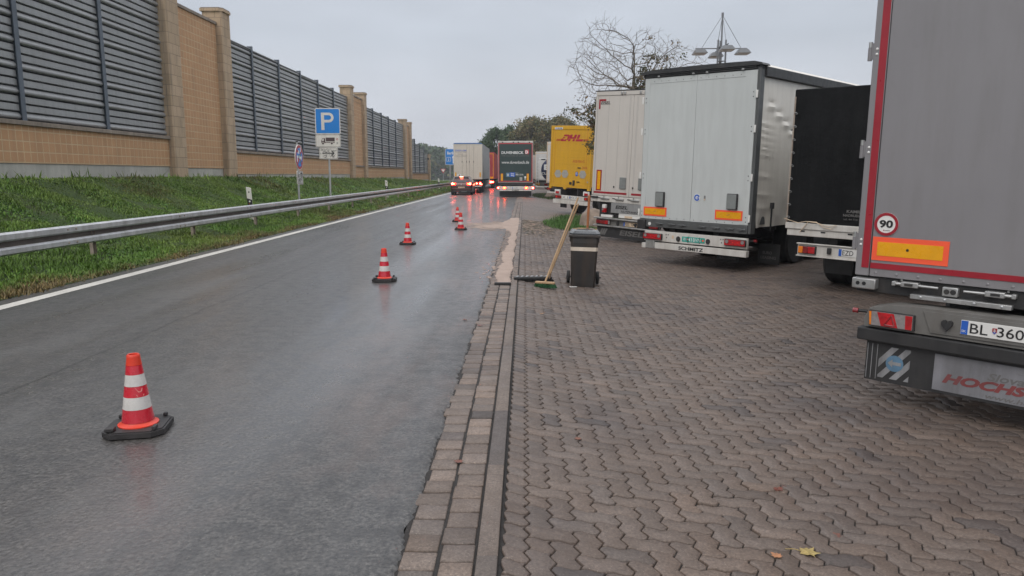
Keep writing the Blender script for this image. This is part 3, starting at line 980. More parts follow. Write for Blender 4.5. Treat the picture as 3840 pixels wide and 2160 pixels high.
# ============================================================ 1. nearest grey box trailer
M_NBODY = pm('grey_silver_paint', (0.245, 0.235, 0.243), 0.42, var=0.06, vs=0.8, metal=0.15, dirt=0.3, dcol=(0.16, 0.15, 0.14))
V = Veh('box_trailer', 'nearest grey box trailer with red contour tape and a round 90 sign', 'trailer', (2.767, 6.194, 0.82), 45, 0.7)
m = MB(); m.box((0.0, 0.035, 0.0), (2.55, 13.6, 2.98), M_NBODY, 0.02); body = V.part(m, 'body')
for a_, b_ in ((0, 0.112), (2.438, 2.55)):
    m = MB(); m.box((a_, 0.0, 0.0), (b_, 0.034, 2.98), M_NBODY, 0.006); m.build('corner_post', body)
for x0, x1 in ((0.117, 1.272), (1.278, 2.433)):
    m = MB(); m.box((x0, 0.002, 0.0), (x1, 0.034, 2.97), M_NBODY, 0.005)
    d = V.part(m, 'door')
    rv = [(x, 0.03) for x in np.arange(x0 + 0.05, x1, 0.16)]
    rivets(rv, M_NBODY, 0.002, 0.012).build('rivets', d)
tape = [((0.05, 0.066), (0.107, 2.9)), ((0.12, 0.066), (1.262, 0.112)), ((1.288, 0.066), (2.43, 0.112)), ((2.443, 0.066), (2.5, 2.9))]
for (a, b), (c, d) in tape:
    m = MB(); m.box((a, -0.0035, b), (c, 0.001, d), M_REDTAPE); V.part(m, 'contour_tape')
for x0 in (0.124, 1.86):
    bd = board(V, x0, x0 + 0.565, 0.135, 0.327, 'marker_board', y=-0.001, b=0.04)
    k = MB(); k.disc(x0 + 0.27, 0.235, 0.011, M_TXT, -0.0075, -0.0055, seg=12); k.build('bolt', bd)
m = MB(); m.disc(0.217, 0.432, 0.093, M_WHITE2, -0.004, -0.001, seg=40); sg = V.part(m, 'speed_sticker')
m = MB(); m.ring(0.217, 0.432, 0.070, 0.0925, M_REDTAPE, -0.006, -0.0042, seg=40); m.build('red_ring', sg)
text('90', 0.165, 0.402, 0.104, 0.064, M_TXT, sg, y=-0.0062, bold=0.035)
m = MB(); m.disc(0.203, 0.383, 0.005, M_REDTAPE, -0.006, -0.0042, seg=8); m.box((0.212, -0.006, 0.380), (0.25, -0.0042, 0.384), M_TXTG); m.build('small_print', sg)
for z in (0.21, 0.96, 1.73, 2.5):
    for x, s_ in ((-0.03, 1), (2.58, -1)):
        m = MB()
        m.tube([(x, 0.02, z), (x, 0.02, z + 0.10)], 0.017, M_NBODY, 10)
        m.tube([(x, 0.02, z + 0.103), (x, 0.02, z + 0.145)], 0.015, M_ALU, 10)
        m.box((min(x, x + 0.03 * s_), 0.012, z + 0.01), (max(x, x + 0.03 * s_), 0.034, z + 0.135), M_NBODY)
        h = V.part(m, 'hinge')
        if s_ == 1:
            rivets([(0.030, z + 0.045), (0.030, z + 0.085)], M_WHITE2, 0.0, 0.011, 0.008).build('rivets', h)
# rear sill with its lashing gear
m = MB()
m.box((0.01, 0.03, -0.135), (2.54, 0.2, -0.004), M_CHASSIS, 0.006)
V.part(m, 'rear_sill')
for x in (0.0, 2.36):
    m = MB(); m.box((x, -0.05, -0.105), (x + 0.19, 0.03, -0.018), M_ALU, 0.01)
    p = V.part(m, 'dock_buffer')
    k = MB()
    for q in (0.05, 0.10): k.disc(x + q, -0.06, 0.016, M_TXT, -0.053, -0.0505, seg=14)
    k.build('bolt', p)
def latch(x, z, s_):
    m = MB()
    m.tube([(x, -0.01, z), (x + 0.34 * s_, -0.02, z + 0.0)], [0.014, 0.009], M_ALU, 8)
    m.box((min(x, x + .03 * s_) , -0.03, z - 0.018), (max(x, x + .03 * s_), 0.03, z + 0.018), M_ALU, 0.005)
    m.box((min(x + .07 * s_, x + .2 * s_), -0.035, z - 0.02), (max(x + .07 * s_, x + .2 * s_), 0.03, z + 0.022), M_ALU, 0.006)
    m.box((min(x + .1 * s_, x + .16 * s_), -0.04, z - 0.008), (max(x + .1 * s_, x + .16 * s_), -0.034, z + 0.01), M_CHASSIS)
    m.tube([(x + 0.06 * s_, 0.02, z + 0.02), (x + 0.06 * s_, 0.02, z + 0.05)], 0.008, M_ALU, 6)
    return V.part(m, 'door_latch')
latch(0.305, -0.037, 1); latch(1.16, -0.04, -1); latch(1.40, -0.037, 1); latch(2.25, -0.04, -1)
m = MB(); m.box((0.672, -0.02, -0.095), (0.782, 0.03, -0.022), M_ALU, 0.008); p = V.part(m, 'socket_box')
k = MB(); k.disc(0.705, -0.058, 0.02, M_CHASSIS, -0.024, -0.0205, seg=16); k.disc(0.75, -0.058, 0.02, M_CHASSIS, -0.024, -0.0205, seg=16); k.build('socket', p)
m = MB(); m.box((0.45, -0.03, -0.142), (1.14, 0.028, -0.106), M_ALU, 0.004)
p = V.part(m, 'step_rail')
rivets([(0.53, -0.122), (0.70, -0.122), (0.9, -0.122), (1.08, -0.122)], M_GALV, -0.03, 0.012, 0.01).build('bolts', p)
# lamp carrier (moulded grey plastic)
M_PLASG = pm('weathered_grey_plastic', (0.155, 0.150, 0.140), 0.55, var=0.12, vs=5, dirt=0.5, dcol=(0.10, 0.085, 0.07), bmp=0.1, bs=120)
yl = -0.15
m = MB()
prof = [(0.17, -0.39), (0.16, -0.33), (0.20, -0.235), (0.36, -0.195), (0.57, -0.185), (1.98, -0.185), (2.19, -0.195), (2.35, -0.235), (2.39, -0.33), (2.38, -0.39)]
m.prism([(a, b) for a, b in reversed(prof)], M_PLASG, yl, yl + 0.22)
lb = V.part(m, 'lamp_carrier', ang=25)
m = MB()
m.prism([(0.60, -0.205), (1.95, -0.205), (1.90, -0.365), (0.66, -0.365)][::-1], M_PLASG, yl - 0.012, yl - 0.001)
m.prism([(0.62, -0.215), (1.93, -0.215), (1.885, -0.352), (0.675, -0.352)][::-1], M_PLASG, yl - 0.0135, yl - 0.0125)
m.build('plate_recess', lb)
for sx in (0, 1):
    f = (lambda a: a) if not sx else (lambda a: 2.55 - a)
    def pr_(mb, pts, mat, d0, d1):
        q = [(f(a), b) for a, b in pts]
        mb.prism(q if sx else q[::-1], mat, d0, d1)
    m = MB(); pr_(m, [(0.205, -0.25), (0.545, -0.25), (0.55, -0.372), (0.215, -0.372)], M_BLACK, yl - 0.03, yl - 0.001)
    tl = m.build('tail_lamp', lb)
    m = MB(); pr_(m, [(0.232, -0.254), (0.538, -0.254), (0.54, -0.366), (0.235, -0.366)], M_LENSW, yl - 0.045, yl - 0.0305); m.build('clear_lens', tl)
    m = MB(); pr_(m, [(0.212, -0.256), (0.230, -0.256), (0.233, -0.364), (0.222, -0.364)], M_LENSO, yl - 0.045, yl - 0.0305); m.build('side_lens', tl)
    m = MB(); pr_(m, [(0.275, -0.256), (0.40, -0.256), (0.435, -0.364), (0.31, -0.364)], M_LENS, yl - 0.047, yl - 0.0455)
    pr_(m, [(0.485, -0.256), (0.536, -0.256), (0.537, -0.364), (0.490, -0.364)], M_LENS, yl - 0.047, yl - 0.0455); m.build('red_lens', tl)
    m = MB()
    tri = [(0.385, -0.272), (0.41, -0.352), (0.335, -0.352)]
    for i in range(3):
        a, b = tri[i], tri[(i + 1) % 3]
        m.tube([(f(a[0]), yl - 0.048, a[1]), (f(b[0]), yl - 0.048, b[1])], 0.006, M_LENSD, 6)
    m.build('reflex_triangle', tl)
    m = MB(); m.tube([(f(0.23), yl + 0.05, -0.30), (f(0.16), yl + 0.03, -0.275), (f(0.11), yl - 0.0, -0.272)], 0.014, M_BLACK, 8); st = m.build('marker_arm', lb)
    m = MB(); m.tube([(f(0.115), yl - 0.01, -0.272), (f(0.075), yl - 0.015, -0.272)], 0.021, M_LENSD, 12); m.build('marker_lamp', st)
m = MB()
for a in range(16):
    pass
hp = [(0.774 + 0.042 * (16 * math.sin(t) ** 3) / 17, -0.285 + 0.0030 * (13 * math.cos(t) - 5 * math.cos(2 * t) - 2 * math.cos(3 * t) - math.cos(4 * t))) for t in np.linspace(0, 2 * math.pi, 24, endpoint=False)]
m.prism(hp, M_BLACK, yl - 0.045, yl - 0.0145); m.build('plate_lamp', lb)
pl = V.plate(0.864, -0.34, 0.52, 0.108, [('BL', 0.062, 0.115), ('360', 0.235, 0.165), ('YS', 0.412, 0.10)], M_WHITE2, y=yl - 0.016, parent=lb)
m = MB(); m.prism([(1.068, -0.262), (1.068, -0.29), (1.083, -0.308), (1.098, -0.29), (1.098, -0.262)], M_REDTAPE, yl - 0.0245, yl - 0.023); 
m.prism([(1.070, -0.29), (1.083, -0.306), (1.096, -0.29)], M_EUBLUE, yl - 0.0255, yl - 0.0248)
m.box((1.0815, yl - 0.0262, -0.296), (1.0845, yl - 0.0256, -0.267), M_WHITE2); m.box((1.075, yl - 0.0262, -0.276), (1.091, yl - 0.0256, -0.273), M_WHITE2); m.box((1.073, yl - 0.0262, -0.285), (1.093, yl - 0.0256, -0.282), M_WHITE2)
m.build('shield', pl)
text('SK', 0.872, -0.322, 0.03, 0.018, M_TXTW, pl, y=yl - 0.0248)
# under-run bar
m = MB(); m.box((0.12, yl - 0.02, -0.506), (2.43, yl + 0.12, -0.402), M_BLACK, 0.012); V.part(m, 'underrun_bar')
# spray flap with its printed panel
m = MB(); m.box((0.19, yl + 0.03, -0.835), (2.36, yl + 0.05, -0.508), M_BLACK); fl = V.part(m, 'spray_flap')
M_FLAPG = pm('dirty_grey_print', (0.26, 0.26, 0.265), 0.7, var=0.2, vs=4, dirt=0.7, dcol=(0.05, 0.048, 0.045))
M_FLAPP = pm('dirty_white_print', (0.21, 0.21, 0.225), 0.55, var=0.25, vs=3, dirt=0.55, dcol=(0.06, 0.055, 0.05))
M_FLAPB = pm('faded_blue_print', (0.10, 0.20, 0.30), 0.6, var=0.2, vs=8, dirt=0.5)
M_FLAPR = pm('faded_red_print', (0.20, 0.035, 0.035), 0.6, var=0.3, vs=6, dirt=0.6, dcol=(0.1, 0.08, 0.08))
m = MB()
for k in range(5):
    x = 0.293 - 0.12 + k * 0.105
    q = [(x, -0.80), (x + 0.055, -0.80), (x + 0.265, -0.54), (x + 0.21, -0.54)]
    # clip to the square by trimming the slanted bars
    def clip(poly):
        for lim, sgn in ((0.293, 1), (0.527, -1)):
            o = []
            for i in range(len(poly)):
                a, b = poly[i], poly[(i + 1) % len(poly)]
                ia, ib = (a[0] - lim) * sgn >= 0, (b[0] - lim) * sgn >= 0
                if ia: o.append(a)
                if ia != ib:
                    tt = (lim - a[0]) / (b[0] - a[0]); o.append((lim, a[1] + tt * (b[1] - a[1])))
            poly = o
            if not poly: return poly
        return poly
    q = clip(q)
    if len(q) > 2: m.prism(q, M_FLAPG, yl + 0.027, yl + 0.0295)
m.build('stripe_print', fl)
m = MB(); m.disc(0.415, -0.668, 0.066, M_FLAPB, yl + 0.0245, yl + 0.0268); m.build('round_print', fl)
m = MB(); m.prism([(0.365, -0.668), (0.40, -0.635), (0.40, -0.655), (0.465, -0.655), (0.465, -0.681), (0.40, -0.681), (0.40, -0.70)], M_FLAPG, yl + 0.0225, yl + 0.0243); m.build('arrow_print', fl)
m = MB()
for x in (0.20, 0.235, 0.275): m.box((x, yl + 0.0265, -0.82), (x + 0.005, yl + 0.0298, -0.53), M_FLAPG)
m.build('edge_print', fl)
m = MB(); m.box((0.70, yl + 0.025, -0.812), (1.85, yl + 0.0298, -0.53), M_FLAPP, 0.0); pn = m.build('printed_panel', fl)
text('Slovakia', 1.06, -0.665, 0.36, 0.058, M_TXTG, pn, y=yl + 0.0235, shear=0.25, bold=0.02)
text('HOCHSTAFFL', 0.765, -0.745, 0.95, 0.075, M_FLAPR, pn, y=yl + 0.0235, shear=0.3, bold=0.05)
text('www.hochstaffl.sk', 1.06, -0.802, 0.62, 0.038, M_TXTG, pn, y=yl + 0.0235, shear=0.25, bold=0.01)
V.chassis(); V.wheels((2.6, 3.9, 5.2))

# ============================================================ 2. dark tarpaulin trailer
M_TARPB = pm('black_tarpaulin', (0.008, 0.0085, 0.009), 0.85, spec=0.15, var=0.2, vs=1.5, dirt=0.12, dcol=(0.05, 0.05, 0.048), bmp=0.25, bs=7, bdist=0.03)
V = Veh('tarp_trailer', 'low trailer with a black rear tarpaulin and white rear beam, behind the nearest trailer', 'trailer', (4.372, 12.497, 0.833), 45, 1.0)
W_ = 2.48; H_ = 2.18
def sheet_grid(nx, nz, f):
    m = MB()
    vs = [f(i / nx, j / nz) for j in range(nz + 1) for i in range(nx + 1)]
    fs = [(j * (nx + 1) + i, j * (nx + 1) + i + 1, (j + 1) * (nx + 1) + i + 1, (j + 1) * (nx + 1) + i) for j in range(nz) for i in range(nx)]
    return vs, fs
def tf(u, v):
    fold = 0.02 * math.sin(u * 26 + 3 * math.sin(v * 3)) * (1 - u) ** 2 * math.sin(math.pi * v) + 0.014 * math.sin(u * 9 + v * 5) * math.sin(math.pi * min(1, v * 1.2))
    return (0.03 + u * (W_ - 0.06), -0.012 - abs(fold) - 0.02 * math.sin(math.pi * v) * math.sin(math.pi * u), 0.03 + v * (H_ - 0.05))
m = MB(); vs, fs = sheet_grid(60, 30, tf); m.add(vs, fs, M_TARPB); V.part(m, 'rear_tarp', recalc=False)
m = MB(); m.box((0, 0.005, 0.02), (W_, 7.2, H_), M_TARPB, 0.02); V.part(m, 'body')
m = MB()
m.tube([(0.035, -0.035, 0.0), (0.035, -0.035, H_ - 0.12)], 0.013, M_RUSTG, 8)
rod = V.part(m, 'tarp_rod')
for z in np.arange(0.12, 2.0, 0.21):
    k = MB(); k.tube([(0.035, -0.05, z), (0.075, -0.055, z + 0.01), (0.09, -0.045, z - 0.012), (0.06, -0.04, z - 0.02)], 0.005, M_ALU, 6); k.build('hook', rod)
m = MB(); m.box((0.02, -0.05, -0.075), (W_, 0.2, 0.028), M_WHITE, 0.012); m.box((0.05, -0.03, -0.185), (W_, 0.18, -0.077), M_WHITE, 0.01); bm_ = V.part(m, 'rear_beam')
for x in (0.28, 0.62, 1.05, 1.6, 2.0):
    k = MB(); k.box((x, -0.036, -0.115), (x + 0.075, -0.0305, -0.092), M_TXT, 0.004); k.build('lashing_slot', bm_)
m = MB(); m.tube([(0.0, -0.06, 0.09), (0.12, -0.07, 0.06), (0.25, -0.07, 0.03), (0.38, -0.072, 0.06), (0.55, -0.075, 0.05), (0.75, -0.072, 0.0), (0.88, -0.07, 0.03), (0.80, -0.07, -0.04), (0.68, -0.07, -0.02), (0.55, -0.07, 0.06), (0.42, -0.07, 0.06), (0.3, -0.07, -0.1), (0.28, -0.07, -0.13)], 0.0055, M_BEIGE, 6)
V.part(m, 'tarp_rope')
m = MB(); m.box((0.262, -0.05, -0.50), (2.25, 0.0, -0.30), M_WHITE, 0.01); m.box((0.25, -0.075, -0.312), (2.26, 0.0, -0.296), M_WHITE, 0.003); m.box((0.25, -0.075, -0.512), (2.26, 0.0, -0.496), M_WHITE, 0.003); lb = V.part(m, 'lamp_bar')
for s_ in (0, 1):
    f = (lambda a: a) if not s_ else (lambda a: 2.51 - a)
    m = MB(); a, b = sorted((f(0.288), f(0.585))); m.box((a, -0.09, -0.465), (b, -0.051, -0.335), M_BLACK, 0.01); tl = m.build('tail_lamp', lb)
    m = MB()
    for (p, q), mt in (((0.30, 0.375), M_LENSO), ((0.378, 0.46), M_LENSD), ((0.463, 0.572), M_LENS)):
        a, b = sorted((f(p), f(q))); m.box((a, -0.108, -0.455), (b, -0.0905, -0.345), mt, 0.006)
    m.build('lens', tl)
m = MB(); m.box((0.76, -0.085, -0.44), (0.83, -0.051, -0.34), M_BLACK, 0.012); m.build('plate_lamp', lb)
V.plate(0.94, -0.455, 0.52, 0.115, [('EZD', 0.062, 0.17), ('4L6', 0.29, 0.2)], M_WHITE2, y=-0.052, parent=lb)
V.text('KAMIL', 1.02, 0.235, 0.22, 0.045, M_TXTG, y=-0.075, bold=0.03)
V.text('NADRUDZE', 0.97, 0.175, 0.30, 0.04, M_TXTG, y=-0.075, bold=0.03)
V.text('tel. 44 714 24', 0.98, 0.12, 0.28, 0.028, M_TXTG, y=-0.075)
m = MB(); m.box((0.5, 0.55, -0.83), (0.95, 0.57, -0.45), M_BLACK); V.part(m, 'mud_flap')
V.chassis(W=2.48, L=7.0); V.wheels((1.15, 2.5), xs=(0.55, 1.95), r=0.46)

# ============================================================ 3. curtain-side trailer with pale grey doors
M_SDOOR = pm('pale_grey_door', (0.53, 0.555, 0.545), 0.42, var=0.045, vs=0.7, dirt=0.24, dcol=(0.27, 0.27, 0.26))
M_SFRAME = pm('dark_grey_frame', (0.09, 0.095, 0.095), 0.45, var=0.15, vs=3, dirt=0.4, dcol=(0.05, 0.045, 0.04))
M_SHEAD = pm('black_roof_header', (0.026, 0.027, 0.028), 0.5, var=0.2, vs=3, dirt=0.4, dcol=(0.09, 0.085, 0.08))
M_CURT = pm('cream_curtain', (0.72, 0.685, 0.61), 0.36, var=0.06, vs=1.2, dirt=0.22, dcol=(0.26, 0.22, 0.17))
V = Veh('curtain_trailer', 'curtain-side trailer with plain pale grey rear doors and wrinkled cream side curtain', 'trailer', (2.431, 15.85, 0.726), 44, 1.0)
W_ = 2.57
m = MB(); m.box((0.03, 0.06, 0.0), (W_ - 0.05, 13.5, 2.86), M_SFRAME); m.box((0.0, 0.04, -0.02), (0.035, 0.16, 2.90), M_SFRAME, 0.006); m.box((2.51, -0.005, -0.16), (W_, 0.16, 2.90), M_SFRAME, 0.006)
V.part(m, 'body_frame')
# roof header with a curved cap
m = MB()
m.box((0.0, 0.0, 2.868), (W_, 0.2, 2.945), M_SHEAD, 0.01)
m.box((0.06, -0.02, 2.885), (W_ - 0.08, -0.001, 2.90), M_SHEAD, 0.004)
m.box((0.06, -0.03, 2.915), (W_ - 0.08, -0.001, 2.935), M_SHEAD, 0.004)
cap = [(-0.07, 2.945), (-0.03, 2.985), (0.10, 3.012), (0.6, 3.03), (1.3, 3.035), (2.0, 3.03), (2.45, 3.02), (W_ + 0.02, 2.985), (W_ + 0.05, 2.945)]
m.prism(cap[::-1], M_SHEAD, -0.05, 0.25)
hd = V.part(m, 'roof_header', ang=25)
m = MB()
for x in (0.35, 1.15, 1.45, 2.2): m.box((x, -0.045, 2.875), (x + 0.05, -0.031, 2.905), M_ALU, 0.004)
m.build('clip', hd)
m = MB(); m.prism([(0.0, 2.94), (0.05, 2.99), (0.6, 3.01), (2.0, 3.01), (2.5, 2.99), (W_, 2.94)][::-1], M_CURT, 0.255, 13.5); V.part(m, 'roof', ang=20)
for x0, x1, s_ in ((0.036, 1.243, 0), (1.248, 2.505, 1)):
    m = MB(); m.box((x0, 0.0, 0.0), (x1, 0.055, 2.865), M_SDOOR, 0.006)
    a = x0 + 0.0 if not s_ else x1 - 0.19
    m.box((a + 0.002, -0.006, 0.01), (a + 0.12 if not s_ else x1 - 0.002, 0.001, 2.855), M_SDOOR, 0.005)
    d = V.part(m, 'door')
    xs = np.arange(x0 + 0.22, x1 - 0.05, 0.17) if not s_ else np.arange(x0 + 0.08, x1 - 0.2, 0.17)
    rivets([(x, 0.035) for x in xs] + [(x, 2.80) for x in xs], M_TXTG, -0.0, 0.009).build('rivets', d)
    m = MB(); m.box((xs[0] - 0.1, -0.0035, 2.755), (xs[-1] + 0.1, 0.001, 2.758), M_TXTG); m.build('panel_seam', d)
    hx = 0.075 if not s_ else 2.45
    rivets([(hx, z + dz) for z in (0.15, 0.93, 1.84, 2.47) for dz in (0.0, -0.085)], M_TXT, -0.006, 0.011).build('bolts', d)
for z in (0.13, 0.90, 1.80, 2.43):
    for x in (0.0, 2.515):
        m = MB(); m.box((x - 0.01, -0.03, z - 0.07), (x + 0.03, -0.006, z + 0.07), M_WHITE2, 0.006); V.part(m, 'hinge')
for x0, x1, z0, z1 in ((0.122, 0.687, 0.068, 0.252), (1.80, 2.384, 0.082, 0.268)):
    bd = board(V, x0, x1, z0, z1, y=-0.008, b=0.032)
    rivets([((x0 + x1) / 2 + q, (z0 + z1) / 2 + 0.004 * i) for i, q in enumerate((-0.03, -0.012, 0.006, 0.02))], M_TXTG, -0.0122, 0.006).build('scratch', bd)
M_BUFF = pm('grey_rubber_pad', (0.21, 0.225, 0.22), 0.6, var=0.1, vs=8, dirt=0.3)
for x0, x1, z0, z1 in ((0.419, 0.634, 0.272, 0.572), (2.049, 2.274, 0.289, 0.590)):
    m = MB(); m.box((x0, -0.045, z0), (x1, -0.001, z1), M_BLACK, 0.012); p = V.part(m, 'door_pad')
    m = MB(); m.box((x0 + 0.004, -0.052, z0 + 0.01), (x1 - 0.022, -0.0455, z1 - 0.012), M_BUFF, 0.004); m.build('pad_face', p)
m = MB(); m.disc(1.38, 0.485, 0.075, M_WHITE2, -0.004, -0.001); p = V.part(m, 'round_sticker')
m = MB(); m.ring(1.38, 0.485, 0.034, 0.064, M_EUBLUE, -0.006, -0.0042, seg=30, a0=20, a1=330); m.box((1.37, -0.006, 0.468), (1.43, -0.0042, 0.482), M_EUBLUE); m.box((1.375, -0.006, 0.49), (1.43, -0.0042, 0.497), M_EUBLUE); m.build('emblem', p)
m = MB(); m.box((1.535, -0.004, 0.44), (1.57, -0.001, 0.53), M_FLAPG); m.box((1.535, -0.005, 0.44), (1.57, -0.0042, 0.47), M_BEIGE); V.part(m, 'small_sticker')
m = MB(); m.box((0.02, -0.01, -0.165), (2.50, 0.25, -0.006), M_SFRAME, 0.008)
m.box((0.0, -0.06, -0.22), (0.2, 0.1, -0.02), M_BLACK, 0.012); sl = V.part(m, 'rear_sill')
for x in (0.45, 0.75, 1.0, 1.45, 1.75, 2.05, 2.3):
    k = MB(); k.tube([(x, -0.025, -0.08), (x + 0.18, -0.035, -0.085)], 0.013, M_SFRAME, 6); k.box((x + 0.03, -0.04, -0.11), (x + 0.1, -0.011, -0.06), M_SFRAME, 0.006); k.build('lever', sl)
k = MB(); k.disc(0.29, -0.1, 0.035, M_WHITE2, -0.02, -0.011, seg=18); k.build('reflector', sl)
yb = 0.0
m = MB(); m.box((0.186, yb - 0.03, -0.45), (2.53, yb + 0.03, -0.243), M_WHITE, 0.006); lb = V.part(m, 'lamp_bar')
lamp_cluster(V, 0.18, 0.642, -0.42, -0.29, yb - 0.031, lb); lamp_cluster(V, 2.068, 2.52, -0.405, -0.272, yb - 0.031, lb)
M_GREENP = pm('green_plate', (0.02, 0.33, 0.27), 0.4, var=0.05)
pl = V.plate(1.105, -0.412, 0.52, 0.105, [('W', 0.028, 0.062), ('43', 0.15, 0.085), ('BVN', 0.258, 0.165)], M_GREENP, y=yb - 0.031, blue=False, fg=M_TXTW, parent=lb)
m = MB(); m.prism([(1.215, -0.335), (1.215, -0.37), (1.23, -0.39), (1.245, -0.37), (1.245, -0.335)], M_REDTAPE, yb - 0.0405, yb - 0.038); m.box((1.218, yb - 0.0418, -0.36), (1.242, yb - 0.0408, -0.35), M_WHITE2); m.disc(1.585, -0.36, 0.022, M_ORANGE, yb - 0.0405, yb - 0.038, seg=14); m.build('crest', pl)
m = MB()
for x in (1.245, 1.505): m.box((x, yb - 0.045, -0.43), (x + 0.006, yb - 0.032, -0.30), M_TXT)
m.build('plate_clip', pl)
for x in (1.02, 1.70):
    m = MB(); m.disc(x, -0.365, 0.052, M_BLACK, yb - 0.06, yb - 0.031, seg=18, rx=0.8); m.build('plate_lamp', lb)
rv = [(0.72, -0.30), (0.77, -0.30), (0.735, -0.36), (1.97, -0.30), (2.02, -0.30), (1.99, -0.365)]
rivets(rv, M_TXT, yb - 0.031, 0.013).build('bolts', lb)
m = MB(); m.box((0.86, yb - 0.034, -0.37), (0.91, yb - 0.0305, -0.305), M_BEIGE); m.build('data_plate', lb)
m = MB(); m.box((0.46, yb - 0.05, -0.605), (2.532, yb + 0.06, -0.478), M_WHITE, 0.008); m.box((0.134, yb - 0.05, -0.61), (0.25, yb + 0.06, -0.51), M_WHITE, 0.008); bp = V.part(m, 'underrun_bar')
m = MB(); m.box((0.235, yb - 0.058, -0.605), (0.455, yb - 0.02, -0.44), M_ALU, 0.01); m.build('step_plate', bp)
text('SCHMITZ', 1.04, -0.583, 0.57, 0.072, M_TXT, bp, y=yb - 0.0525, bold=0.03)
m = MB(); m.disc(2.50, -0.55, 0.03, M_LENSO, yb - 0.02, yb + 0.03, seg=10); m.build('marker_lamp', bp)
m = MB(); m.tube([(2.54, 0.05, -0.3), (2.66, 0.0, -0.28)], 0.02, M_BLACK, 8); a_ = m.build('marker_arm', lb)
m = MB(); m.tube([(2.655, 0.0, -0.28), (2.70, -0.01, -0.275)], 0.028, M_LENSD, 10); m.build('marker_lamp', a_)
m = MB(); m.box((1.55, 0.6, -0.80), (2.05, 0.62, -0.50), M_BLACK); fl = V.part(m, 'mud_flap'); text('EURO LEASING', 1.62, -0.76, 0.36, 0.05, M_TXTG, fl, y=0.597, bold=0.02)
m = MB(); m.box((2.1, 1.3, -0.86), (2.56, 1.32, -0.45), M_BLACK); fl = V.part(m, 'mud_flap'); text('EURO', 2.2, -0.66, 0.2, 0.06, M_TXTG, fl, y=1.297, bold=0.03); text('LEASING', 2.16, -0.76, 0.33, 0.06, M_TXTG, fl, y=1.297, bold=0.03)
# side curtain, wrinkled near its rear end
def cf(u, v):
    y = 0.17 + u * 13.3; z = -0.05 + v * 2.80
    d = 0.0
    g = math.exp(-(y - 0.4) / 1.3)
    for k, zz in enumerate((0.35, 0.6, 0.95, 1.35, 1.45, 1.55, 1.68, 1.8, 1.92)):
        d += 0.014 * math.exp(-((z - zz + 0.07 * y) / 0.035) ** 2) * math.exp(-((y - 0.35) / 0.35) ** 2)
    for k in range(9):                                   # dimples running diagonally down and forward
        yy, zz = 0.55 + 0.33 * k, 2.22 - 0.155 * k
        d += 0.028 * math.exp(-((z - zz) / 0.05) ** 2 - ((y - yy) / 0.16) ** 2)
        d -= 0.018 * math.exp(-((z - zz - 0.075) / 0.05) ** 2 - ((y - yy) / 0.16) ** 2)
    d += 0.02 * math.sin(y * 2.2) * math.sin(math.pi * v) + 0.012 * math.sin(y * 7 + z * 3) * math.exp(-((z - 0.2) / 0.25) ** 2)
    if z < 0.25: d += 0.05 * math.sin(y * 9) * (0.25 - z) * math.exp(-y * 0.8) * 3
    return (W_ - 0.035 + d, y, z)
m = MB(); vs, fs = sheet_grid(240, 70, cf); m.add(vs, fs, M_CURT); cu = V.part(m, 'side_curtain', recalc=False)
m = MB(); m.box((W_ - 0.05, 0.165, 2.755), (W_ + 0.035, 13.5, 2.93), M_SHEAD, 0.01); V.part(m, 'curtain_rail')
for k in range(16):
    y = 0.75 + 0.8 * k
    m = MB(); m.box((W_ + 0.015, y - 0.025, -0.14), (W_ + 0.03, y + 0.025, 0.42), M_BLACK, 0.004); m.box((W_ + 0.0, y - 0.045, 0.30), (W_ + 0.055, y + 0.045, 0.42), M_BLACK, 0.01); m.build('strap', cu)
rng_ = random.Random(3)
m = MB()
for k in range(3): m.box((W_ + 0.03, 1.9 + k * 0.9, 2.24 - 0.02 * k), (W_ + 0.034, 2.3 + k * 0.9, 2.25 - 0.02 * k), M_TXTG)
V.chassis(); V.wheels((2.4, 3.7, 5.0))

# ============================================================ 4. white box trailer with tail lift
M_EBODY = pm('warm_white_panel', (0.57, 0.535, 0.49), 0.42, var=0.035, vs=0.7, dirt=0.12, dcol=(0.28, 0.25, 0.21))
M_LIFT = pm('grey_lift_platform', (0.32, 0.325, 0.325), 0.5, metal=0.2, var=0.08, vs=3, dirt=0.3)
V = Veh('lift_trailer', 'warm white box trailer with red corner mark, tail lift and boulder beside it', 'trailer', (1.899, 21.332, 1.066), 41.5, 2.4)
W_ = 2.55
m = MB(); m.box((0, 0.03, 0.0), (W_, 13.6, 2.86), M_EBODY, 0.02); V.part(m, 'body')
for x0, x1 in ((0.012, 1.262), (1.268, 2.538)):
    m = MB(); m.box((x0, 0.0, 0.01), (x1, 0.029, 2.735), M_EBODY, 0.006); d = V.part(m, 'door')
    m = MB()
    for q in (0.06, 0.075, 0.45, 0.8, 1.13, 1.16):
        xx = x0 + q if x0 < 1 else x1 - q
        m.box((xx - 0.002, -0.0012, 0.03), (xx + 0.002, 0.001, 2.70), M_FLAPG)
    m.build('panel_seam', d)
m = MB(); m.box((0.02, -0.012, 2.745), (W_ - 0.02, 0.029, 2.855), M_EBODY, 0.008); hd = V.part(m, 'roof_header')
for x in (0.85, 0.95, 1.45, 1.6, 1.75):
    k = MB(); k.box((x, -0.04, 2.76), (x + 0.06, -0.0125, 2.84), M_ALU, 0.01); k.build('lock_bracket', hd)
m = MB(); m.box((-0.01, -0.02, 2.862), (W_ + 0.01, 13.6, 2.885), M_SHEAD, 0.004); V.part(m, 'roof')
m = MB(); m.box((0.118, -0.004, 2.385), (0.168, -0.001, 2.649), M_REDTAPE); m.box((0.1685, -0.004, 2.60), (0.357, -0.001, 2.649), M_REDTAPE); V.part(m, 'red_corner_mark')
